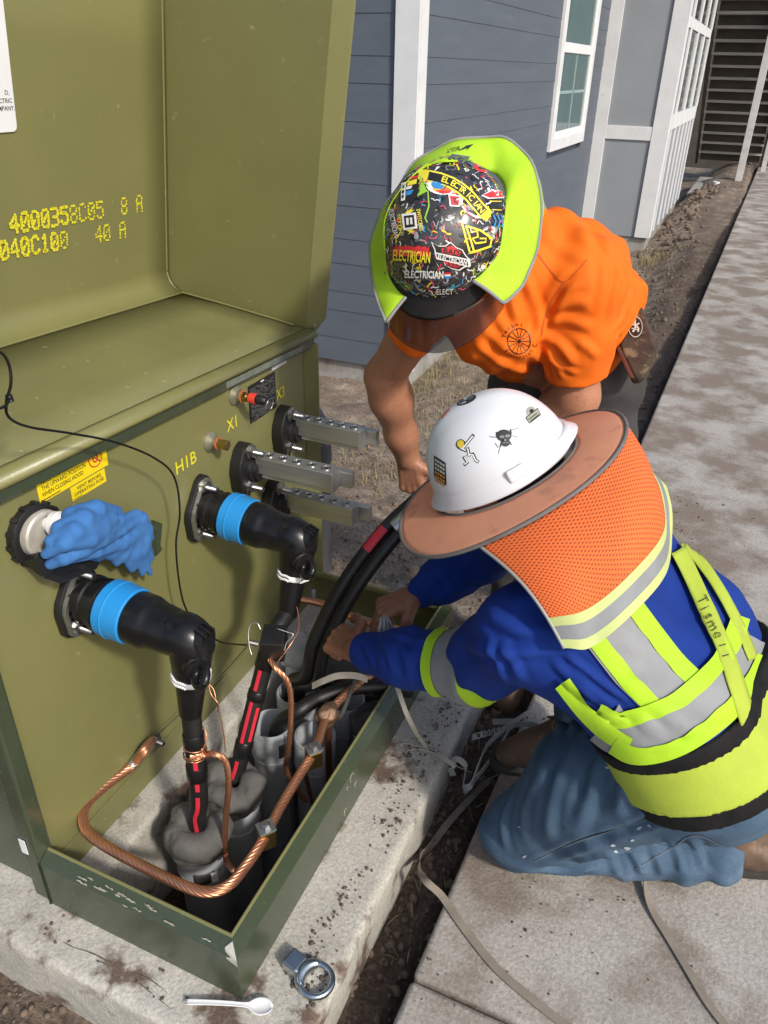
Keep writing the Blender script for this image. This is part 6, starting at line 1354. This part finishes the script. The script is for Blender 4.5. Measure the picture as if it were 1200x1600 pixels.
# collage: hundreds of tiny scraps cover the shell
random.seed(21); cols = [flat(*c) for c in ((215, 215, 212), (150, 152, 155), (90, 92, 95), (45, 46, 50), (20, 20, 22), (195, 40, 50), (225, 200, 50), (60, 140, 180), (190, 80, 110), (110, 150, 60))]
mb_ = MB(); wts = [.12, .16, .18, .18, .14, .06, .06, .04, .04, .02]
for k in range(620):
    t = random.uniform(0, 6.283); ph = math.asin(random.uniform(.05, 1)); cr = math.cos(ph)**.78; p = C_+f_*aB*cr*math.cos(t)+s_*bB*cr*math.sin(t)+n_*hBh*math.sin(ph)
    hN = bvH.find_nearest(p); nr = hN[1]; nr = nr if nr.dot(p-C_) > 0 else -nr; u = nr.orthogonal().normalized(); v = nr.cross(u); an = random.uniform(0, 6.28); u, v = u*math.cos(an)+v*math.sin(an), v*math.cos(an)-u*math.sin(an)
    L = random.uniform(.003, .011); wd = L*random.choice((.15, .25, .4, .7)); K = random.choice((3, 4, 5, 6)); mb_.cur = random.choices(range(10), wts)[0]; off = .0003+.0009*k/620; pts = []
    for j in range(K):
        a_ = 6.283*j/K; q = p+u*L*math.cos(a_)*random.uniform(.6, 1.2)+v*wd*math.sin(a_)*random.uniform(.6, 1.2); hq = bvH.find_nearest(q); nq = hq[1] if hq[1].dot(nr) > 0 else -hq[1]; pts.append(hq[0]+nq*off)
    mb_._add([hN[0]+nr*(off+.0001)]+pts, [(0, 1+j, 1+(j+1) % K) for j in range(K)])
for k in range(520):      # scribbled lettering scraps
    t = random.uniform(0, 6.283); ph = math.asin(random.uniform(.03, 1)); cr = math.cos(ph)**.78; p = C_+f_*aB*cr*math.cos(t)+s_*bB*cr*math.sin(t)+n_*hBh*math.sin(ph)
    hN = bvH.find_nearest(p); nr = hN[1] if hN[1].dot(p-C_) > 0 else -hN[1]; u = nr.orthogonal().normalized(); v = nr.cross(u); an = random.uniform(0, 6.28); mb_.cur = random.choices(range(10), [.2, .2, .1, .03, .03, .14, .14, .06, .06, .04])[0]; wd = random.uniform(.0007, .0016); q = p.copy(); rows_ = []
    for j in range(7):
        an += random.uniform(-1.1, 1.1); q = q+(u*math.cos(an)+v*math.sin(an))*random.uniform(.0018, .004); hq = bvH.find_nearest(q); nq = hq[1] if hq[1].dot(nr) > 0 else -hq[1]; sd = nq.cross(u*math.cos(an)+v*math.sin(an)).normalized(); c2 = hq[0]+nq*(.0013+.0002*(k % 3)); rows_.append([c2-sd*wd, c2+sd*wd])
    mb_.grid(rows_)
mb_.build('sticker_collage', cols, hB)['kind'] = 'stuff'
def S_(u, v): return (570+u/4, 200+v/4)
def SP(*p): return [S_(*q) for q in p]
def pathband(pts, w_): return stick(0, 0, [S_(*p) for p in pts], w_/4)
Y_, R_, W_, K_, Bl_, Or_, Gr_, Lm_ = flat(230, 215, 60), flat(205, 50, 55), flat(228, 228, 224), M['black_ink'], flat(55, 135, 195), flat(225, 110, 50), flat(120, 122, 125), flat(150, 200, 60)
def stk(nm, parts, texts=()):
    ms = []; mb = MB()
    for m_, polys, off in parts:
        if m_ not in ms: ms.append(m_)
        mb.cur = ms.index(m_)
        for p in polys: sticker(bvH, mb, p, off, L=5)
    for m_, s2, u, v, h, ang, wd, off, bold in texts:
        if m_ not in ms: ms.append(m_)
        mb.cur = ms.index(m_); x, y = S_(u, v); stext(bvH, mb, s2, x, y, h/4, ang, wd/4 if wd else None, off, bold)
    return mb.build(nm, ms, hB)
e_ = .0016
bpath = [(335, 298), (400, 303), (470, 318), (540, 345), (600, 382), (655, 430), (705, 490), (740, 530), (778, 552)]
pp = [V3((*S_(*p), 0)) for p in bpath]; bps = spline(pp, 6); chars = []
for i, ch in enumerate('ELECTRICIAN'):
    k = int(14+i*2.55); t = (bps[k+1]-bps[k-1]); chars.append((ch, bps[k], math.atan2(t.y, t.x)))
bl = stk('bolt_banner_sticker', [(Y_, [pathband(bpath, 74), SP((640, 425), (660, 362), (690, 430), (720, 500)), SP((690, 520), (770, 490), (785, 555), (740, 580))], e_), (K_, [pathband(bpath[1:-1], 52)], e_+.0004)])
mb_ = MB(); [stext(bvH, mb_, ch, p.x, p.y, 9.0, a_, off=e_+.0008, bold=.02) for ch, p, a_ in chars]; mb_.build('print', Y_, bl)
stk('round_sticker', [(W_, [disc(*S_(470, 372), 22, 11.5, ang=.18)], e_-.0004), (Or_, [disc(*S_(485, 380), 15, 8, ang=.18)], e_-.0002), (Bl_, [disc(*S_(455, 360), 10, 6, ang=.3)], e_), (R_, [SP((470, 395), (540, 395), (530, 410), (480, 412))], e_)])
stk('lime_bolt_sticker', [(Lm_, [pathband([(345, 300), (335, 430), (395, 395), (402, 490), (378, 565), (392, 592)], 9), pathband([(345, 305), (400, 372)], 7)], e_)])
_ss = stk('stacked_sign_sticker', [(K_, [SP((215, 325), (345, 288), (345, 400), (300, 470), (215, 475))], e_), (R_, [SP((280, 310), (338, 300), (330, 318), (278, 330))], e_+.0004), (Y_, [SP((275, 338), (330, 322), (325, 352), (268, 366))], e_+.0004), (W_, [SP((232, 350), (262, 340), (255, 455), (230, 460)), SP((265, 372), (300, 364), (292, 382), (262, 390))], e_+.0004), (Bl_, [SP((262, 400), (310, 388), (290, 420), (262, 426))], e_+.0004), (K_, [SP((238, 362), (256, 357), (250, 380), (237, 383)), SP((237, 395), (252, 391), (248, 412), (236, 416)), SP((236, 424), (250, 421), (247, 440), (235, 443))], e_+.0007)])
_ss['kind'] = 'stuff'
stk('switch_plate_sticker', [(Y_, [SP((255, 530), (305, 500), (295, 518), (318, 512), (270, 545)), SP((262, 640), (310, 632), (296, 645), (318, 642), (272, 666), (284, 652))], e_), (W_, [SP((232, 540), (322, 530), (332, 628), (246, 640))], e_+.0003), (K_, [SP((248, 552), (310, 545), (318, 618), (256, 626))], e_+.0006), (W_, [SP((262, 566), (278, 564), (281, 606), (266, 608)), SP((286, 563), (300, 561), (304, 603), (290, 605))], e_+.0009)],
    [(Y_, 'SWITCHES', 346, 575, 24, 1.42, 135, e_, .02), (Y_, 'SETTIN', 222, 600, 20, 1.45, 120, e_, .02)])
stk('flame_banner_sticker', [(K_, [SP((165, 740), (300, 735), (420, 745), (442, 862), (330, 835), (205, 838))], e_), (R_, [[S_(175+i*9.4, 752+(6 if i % 2 else -14)+4*math.sin(i)) for i in range(25)]+[S_(405, 800), S_(180, 800)]], e_+.0003)], [(Y_, 'ELECTRICIAN', 296, 800, 66, .07, 228, e_+.0006, .02)])
stk('white_word_sticker', [(K_, [SP((225, 880), (540, 890), (540, 955), (240, 950))], e_-.0002), (R_, [SP((497, 900), (536, 900), (536, 913), (497, 913))], e_+.0004), (W_, [SP((497, 913), (536, 913), (536, 922), (497, 922))], e_+.0004), (Bl_, [SP((497, 922), (536, 922), (536, 936), (497, 936))], e_+.0004)], [(W_, 'ELECTRICIAN', 372, 913, 44, .02, 238, e_+.0004, .03), (Gr_, 'A REAL AMERICAN HERO', 410, 943, 13, .02, 175, e_+.0004, .0)])
shield = [(415, 712), (455, 735), (500, 735), (535, 712), (572, 745), (610, 760), (628, 790), (655, 822), (660, 862), (625, 868), (590, 890), (545, 880), (500, 855), (490, 825), (440, 800), (435, 760)]
cx_, cy_ = 535, 800; shr = lambda k: SP(*[(cx_+(x-cx_)*k, cy_+(y-cy_)*k) for x, y in shield])
stk('shield_sticker', [(W_, [shr(1)], e_), (K_, [shr(.92)], e_+.0003), (R_, [SP((480, 752), (545, 735), (600, 775), (585, 800), (480, 778)), SP((490, 830), (600, 850), (575, 878), (520, 862))], e_+.0005), (W_, [SP((440, 775), (645, 818), (652, 868), (445, 815))], e_+.0006), (K_, [SP((447, 783), (638, 824), (644, 859), (450, 808))], e_+.0008)],
    [(W_, 'ELECTRICIAN', 545, 821, 31, .20, 182, e_+.0011, .02), (K_, 'BAD', 540, 774, 34, .20, 100, e_+.0008, .02), (K_, 'ASS', 545, 856, 26, .18, 80, e_+.0008, .02)])
stk('yellow_outline_sticker', [(K_, [SP((600, 590), (790, 680), (800, 735), (650, 785))], e_-.0003), (Y_, [pathband([(605, 592), (630, 690), (655, 780)], 12), pathband([(630, 610), (660, 700), (680, 770)], 12), pathband([(640, 615), (720, 640), (790, 690), (780, 740), (690, 770), (650, 780)], 13), pathband([(660, 650), (700, 645), (705, 680), (672, 690), (690, 720), (730, 715)], 12), pathband([(715, 690), (755, 690), (752, 712), (722, 716)], 10)], e_)])
stk('side_word_sticker', [], [(W_, 'ELECTRICIAN', 183, 598, 30, 1.38, 180, e_, .02)])
stk('script_sticker', [(K_, [SP((440, 985), (560, 985), (555, 1045), (450, 1050))], e_-.0003)], [(W_, 'ELECT', 500, 1020, 34, -.02, 100, e_, .0)])
stk('pink_oval_sticker', [(R_, [disc(*S_(735, 248), 14, 8, ang=.1)], e_), (flat(235, 130, 140), [disc(*S_(735, 240), 9, 3.6, ang=.1)], e_+.0004), (K_, [disc(*S_(735, 255), 7, 2.4, ang=.1)], e_+.0006)])
stk('red_script_sticker', [(W_, [SP((725, 425), (790, 385), (895, 400), (895, 445), (770, 445))], e_-.0003), (R_, [SP((735, 420), (795, 395), (810, 405), (845, 395), (852, 410), (890, 405), (890, 432), (775, 438))], e_)])
stk('red_flag_sticker', [(W_, [SP((522, 415), (600, 425), (590, 495), (530, 490))], e_-.0002), (R_, [SP((530, 425), (592, 432), (584, 488), (538, 482))], e_), (K_, [pathband([(548, 445), (565, 440), (560, 465), (580, 470)], 8)], e_+.0003)])
stk('ring_sticker', [(W_, [pathband([(610, 440), (600, 480), (640, 530), (700, 560), (735, 560)], 12)], e_-.0003), (Gr_, [SP((640, 470), (690, 500), (670, 520), (630, 500))], e_-.0003)])
stk('triangle_sticker', [(K_, [SP((805, 250), (870, 225), (895, 285), (850, 312))], e_), (Y_, [pathband([(805, 258), (845, 256), (824, 285), (808, 260)], 8)], e_+.0004)])
stk('stripe_sticker', [(K_, [SP((760, 445), (860, 440), (860, 530), (790, 525))], e_), (Y_, [pathband([(775, 460), (850, 461)], 5), pathband([(790, 512), (850, 515)], 5)], e_+.0004)])
stk('wave_sticker', [(Bl_, [pathband([(800, 545), (815, 580), (805, 620)], 9), pathband([(825, 545), (840, 580), (830, 625)], 9), pathband([(848, 545), (862, 575), (855, 620)], 8)], e_)])
# ------------------------------------------------------------------ pull tape and straps
M['strap'] = mat('grimy_webbing', (.26, .225, .18), (.19, .16, .13), sc=18, rough=.9)
N = M['strap'].node_tree.nodes; Lk = M['strap'].node_tree.links
tcs = N.new('ShaderNodeTexCoord'); wv = N.new('ShaderNodeTexWave'); wv.inputs['Scale'].default_value = 70; wv.bands_direction = 'X'; Lk.new(tcs.outputs['UV'], wv.inputs['Vector'])
bpn = N.new('ShaderNodeBump'); bpn.inputs['Distance'].default_value = .0012; Lk.new(wv.outputs[0], bpn.inputs['Height']); Lk.new(bpn.outputs[0], N['Principled BSDF'].inputs['Normal'])
M['tape'] = mat('pale_pull_tape', (.50, .46, .38), (.4, .365, .3), sc=18, rough=.85)
def strap(name, pts, wd, m_, parent, side=None, n=8, ridges=True):
    ps = spline(pts, n); K = len(ps); mb_ = MB(); cum = [0]
    for i in range(1, K): cum.append(cum[-1]+(ps[i]-ps[i-1]).length)
    # resample evenly so that the weave ribs are real geometry
    Ln = cum[-1]; st = .0035; M_ = max(4, int(Ln/st)); P_ = []
    for s0 in np.linspace(0, Ln, M_):
        i = min(max(1, int(np.searchsorted(cum, s0))), K-1); P_.append(ps[i-1].lerp(ps[i], (s0-cum[i-1])/max(1e-6, cum[i]-cum[i-1])))
    rows = []
    for i, p in enumerate(P_):
        t = (P_[min(i+1, M_-1)]-P_[max(i-1, 0)]).normalized(); sd = V3(side(i/(M_-1), t)) if side else t.cross(V3((0, 0, 1))); sd = (sd-t*sd.dot(t)).normalized(); nn = sd.cross(t).normalized(); th_ = .0011+(.0007 if i % 2 else 0) if ridges else .0012
        w2 = wd*(1 if i % 2 or not ridges else .97)
        rows.append([p-sd*w2/2-nn*.0008, p+sd*w2/2-nn*.0008, p+sd*w2/2+nn*th_, p-sd*w2/2+nn*th_])
    mb_.grid(rows, close=True); return mb_.build(name, m_, parent, smooth=50)
def gz(px, py, up=.004):
    """point on the visible ground surface (walk, pad or soil) under a pixel"""
    p = onz(px, py, 0)
    if p.x > edge_x(p.y)-.002: return p+V3((0, 0, up))
    q = onz(px, py, .02)
    if -1.9 < q.x < -.40 and q.y < 1.87: return q+V3((0, 0, up))
    q = onz(px, py, -.12); return V3((q.x, q.y, ground_z(q.x, q.y)+up+.004))
st1 = thing('webbing_strap', 'long grimy ribbed strap snaking from the kneeling worker\'s boot down to the picture\'s bottom edge', 'strap', gz(660, 1350))
p1 = [gz(835, 1215, .01), gz(800, 1208, .012), gz(765, 1220, .02), gz(735, 1255, .02), gz(700, 1290, .016), gz(672, 1322, .012), gz(655, 1350, .02), onz(662, 1372, .012), onz(690, 1400, .006), onz(725, 1450, .004), onz(775, 1512, .004), onz(830, 1560, .004), onz(885, 1603, .004), onz(960, 1660, .004)]
def side1(t, tg): 
    k = sst(.30, .46, np.array(t))*sst(.62, .5, np.array(t)); return tg.cross(V3((0, 0, 1))).lerp(V3((.25, 0, 1)), float(k)*.75)
strap('strap_body', p1, .0175, M['strap'], st1, side1)
st2 = thing('webbing_strap', 'grimy ribbed strap trailing from the kneeling worker\'s shin across the slab', 'strap', onz(1050, 1480, 0))
strap('strap_body', [onz(1012, 1355, .03), onz(1008, 1385, .012), onz(1018, 1420, .006), onz(1045, 1465, .004), onz(1075, 1515, .004), onz(1105, 1565, .004), onz(1135, 1605, .004), onz(1170, 1650, .004)], .0165, M['strap'], st2, lambda t, tg: tg.cross(V3((0, 0, 1))).lerp(V3((.3, 0, 1)), max(0, .7-2.2*t)))
st3 = thing('pull_tape', 'pale woven pull tape hanging from the worker\'s hands over the pad edge', 'tape', onz(690, 1180, .02))
strap('tape_body', [atd(598, 985, 1.86), atd(605, 1010, 1.86), atd(614, 1050, 1.84), atd(627, 1092, 1.80), atd(640, 1125, 1.83), onz(662, 1162, .03), onz(690, 1182, .025), onz(712, 1198, .0)], .011, M['tape'], st3, lambda t, tg: camvec(1, .1, .3))
for pts in ([(700, 1186, .028), (678, 1172, .03), (655, 1166, .028), (638, 1162, .027), (626, 1162, .027)], [(694, 1184, .026), (665, 1172, .03), (640, 1172, .028), (634, 1178, .026)], [(672, 1165, .028), (680, 1140, .03), (676, 1118, .028), (664, 1104, .027)], [(690, 1186, .026), (715, 1198, .0), (740, 1208, -.05)]):
    MB().tube(spline([onz(*p) for p in pts], 6), .0011, 6).build('frayed_strand', M['tape'], st3, smooth=180)
st4 = thing('coiled_tape', 'loosely coiled printed webbing tape heaped in the trench by the boots', 'tape', gz(760, 1160))
M['tape_grey'] = mat('printed_tape', (.52, .5, .46), (.4, .38, .34), sc=14, rough=.85)
up_ = lambda t, tg: V3((0, .25, 1))
cz = lambda px, py, z: onz(px, py, z-.10)
cp1 = [cz(708, 1212, .03), cz(704, 1196, .06), cz(714, 1186, .09), cz(727, 1198, .07), cz(724, 1228, .04), cz(736, 1226, .06), cz(748, 1195, .09), cz(762, 1165, .11), cz(785, 1142, .13), cz(812, 1122, .14), cz(828, 1112, .14)]
cp2 = [cz(744, 1150, .05), cz(738, 1152, .08), cz(755, 1147, .11), cz(790, 1138, .13), cz(805, 1128, .12), cz(770, 1128, .08)]
cp3 = [cz(726, 1240, .03), cz(745, 1215, .06), cz(765, 1190, .08), cz(785, 1160, .10), cz(800, 1135, .11), cz(830, 1132, .13), cz(856, 1142, .14)]
tb1 = strap('tape_loop', cp1, .016, M['tape_grey'], st4, up_); tb2 = strap('tape_loop', cp2, .016, M['tape_grey'], st4, up_, ridges=False); tb3 = strap('tape_loop', cp3, .016, M['tape_grey'], st4, up_)
bvT = bvh_of(tb2.data); off_ = world_org(tb2); bvT = BVHTree.FromPolygons([v.co+off_ for v in tb2.data.vertices], [tuple(p.vertices) for p in tb2.data.polygons])
mb_ = MB()
for i, ch in enumerate('2500LB'): stext(bvT, mb_, ch, 783-i*7.2, 1140+i*1.5, 8.5, math.pi-.2, off=.0008, bold=.02)
mb_.build('print', M['black_ink'], tb2)
st5 = thing('silver_tape', 'short strip of silver tape held between the kneeling worker\'s fingers', 'tape', atd(602, 985, 1.86))
mb_ = MB(); mb_.grid([[atd(600+(x-.5)*wq+q*1.5, y+2*math.sin(x*9), 1.85+.007*math.sin(x*24+q*.7)*(.3+.23*q)) for x in np.linspace(0, 1, 28)] for q, (y, wq) in enumerate(((962, 10), (970, 18), (982, 27), (994, 32), (1004, 30)))]); mb_.build('strip', mat('foil', (.5, .5, .5), (.35, .35, .35), sc=50, rough=.35, metal=.5), st5, smooth=180, solid=.0008)
st6 = thing('cream_tape', 'cream ribbed tape lying over the black cable under the forearm', 'tape', atd(520, 1062, 1.92))
strap('tape_body', [atd(488, 1072, 1.93), atd(505, 1064, 1.90), atd(528, 1056, 1.88), atd(556, 1056, 1.88), atd(575, 1062, 1.88)], .016, M['tape'], st6, lambda t, tg: camvec(.1, 1, .3))

# ------------------------------------------------------------------ crumbs of soil on the concrete, hairline cracks in the pad
def crumbs(name, spots, label):
    b = MB()
    for x, y, z, r in spots:
        rot = Matrix.Rotation(random.uniform(0, 6), 3, 'Z') @ Matrix.Rotation(random.uniform(0, 6), 3, 'X'); sx = [random.uniform(.6, 1.3) for _ in range(3)]
        b._add([V3((x, y, z+r*.3))+rot @ V3((v.x*sx[0], v.y*sx[1], v.z*sx[2]*.7))*r for v in iv], ifc)
    tag(b.build(name, mat('crumb_soil', (.13, .095, .07), (.075, .055, .042), sc=40, rough=.95), smooth=180), label, 'soil', kind='stuff')
random.seed(31); cr_ = []
for cx, cy, n_, sd_ in ((-.46, 1.35, 90, .07), (-.45, 1.15, 60, .06), (-.44, 1.55, 70, .06), (-.47, .78, 70, .04), (-.43, .72, 60, .03), (-.46, .92, 40, .04), (-.7, .59, 30, .08), (-.95, .61, 25, .06)):
    for _ in range(n_):
        x, y = random.gauss(cx, sd_*.35), random.gauss(cy, sd_)
        if (-.535 < x < -.41 and .56 < y < 1.8) or (-1.2 < x < -.42 and .58 < y < .64): cr_.append((x, y, .0205, abs(random.gauss(0, .0022))+.0008))
crumbs('pad_crumbs', cr_, 'dark soil crumbs scattered on the concrete pad around the sill')
cw = []
for _ in range(650):
    y = random.uniform(.5, 3.2); x = edge_x(y)+abs(random.gauss(0, .22))+.01
    if float(vnoise(np.array([[x, y, 3.]]), 4.)[0]) > -.08 and x < 1.2: cw.append((x, y, 0., abs(random.gauss(0, .0016))+.0006))
crumbs('walk_crumbs', cw, 'fine soil crumbs scattered over the sidewalk slabs')
ckm = mat('crack_dark', (.12, .10, .08), rough=1)  # dark brown colour of the crack lines
for pts in ([(-10, 1431), (40, 1440), (75, 1455), (110, 1478), (150, 1492), (205, 1527), (250, 1562), (300, 1600)], [(45, 1440), (62, 1428), (85, 1415)], [(150, 1500), (185, 1515), (230, 1530), (262, 1552)]):
    m_ = MB(); sp_ = spline([onz(x, y, .0185)+V3((random.gauss(0, .001), random.gauss(0, .001), 0)) for x, y in pts], 5); m_.tube([p+V3((0, 0, random.uniform(-.0004, .0006))) for p in sp_], [random.uniform(.0006, .0014) for _ in sp_], 5); m_.build('crack', ckm, pad, smooth=180)
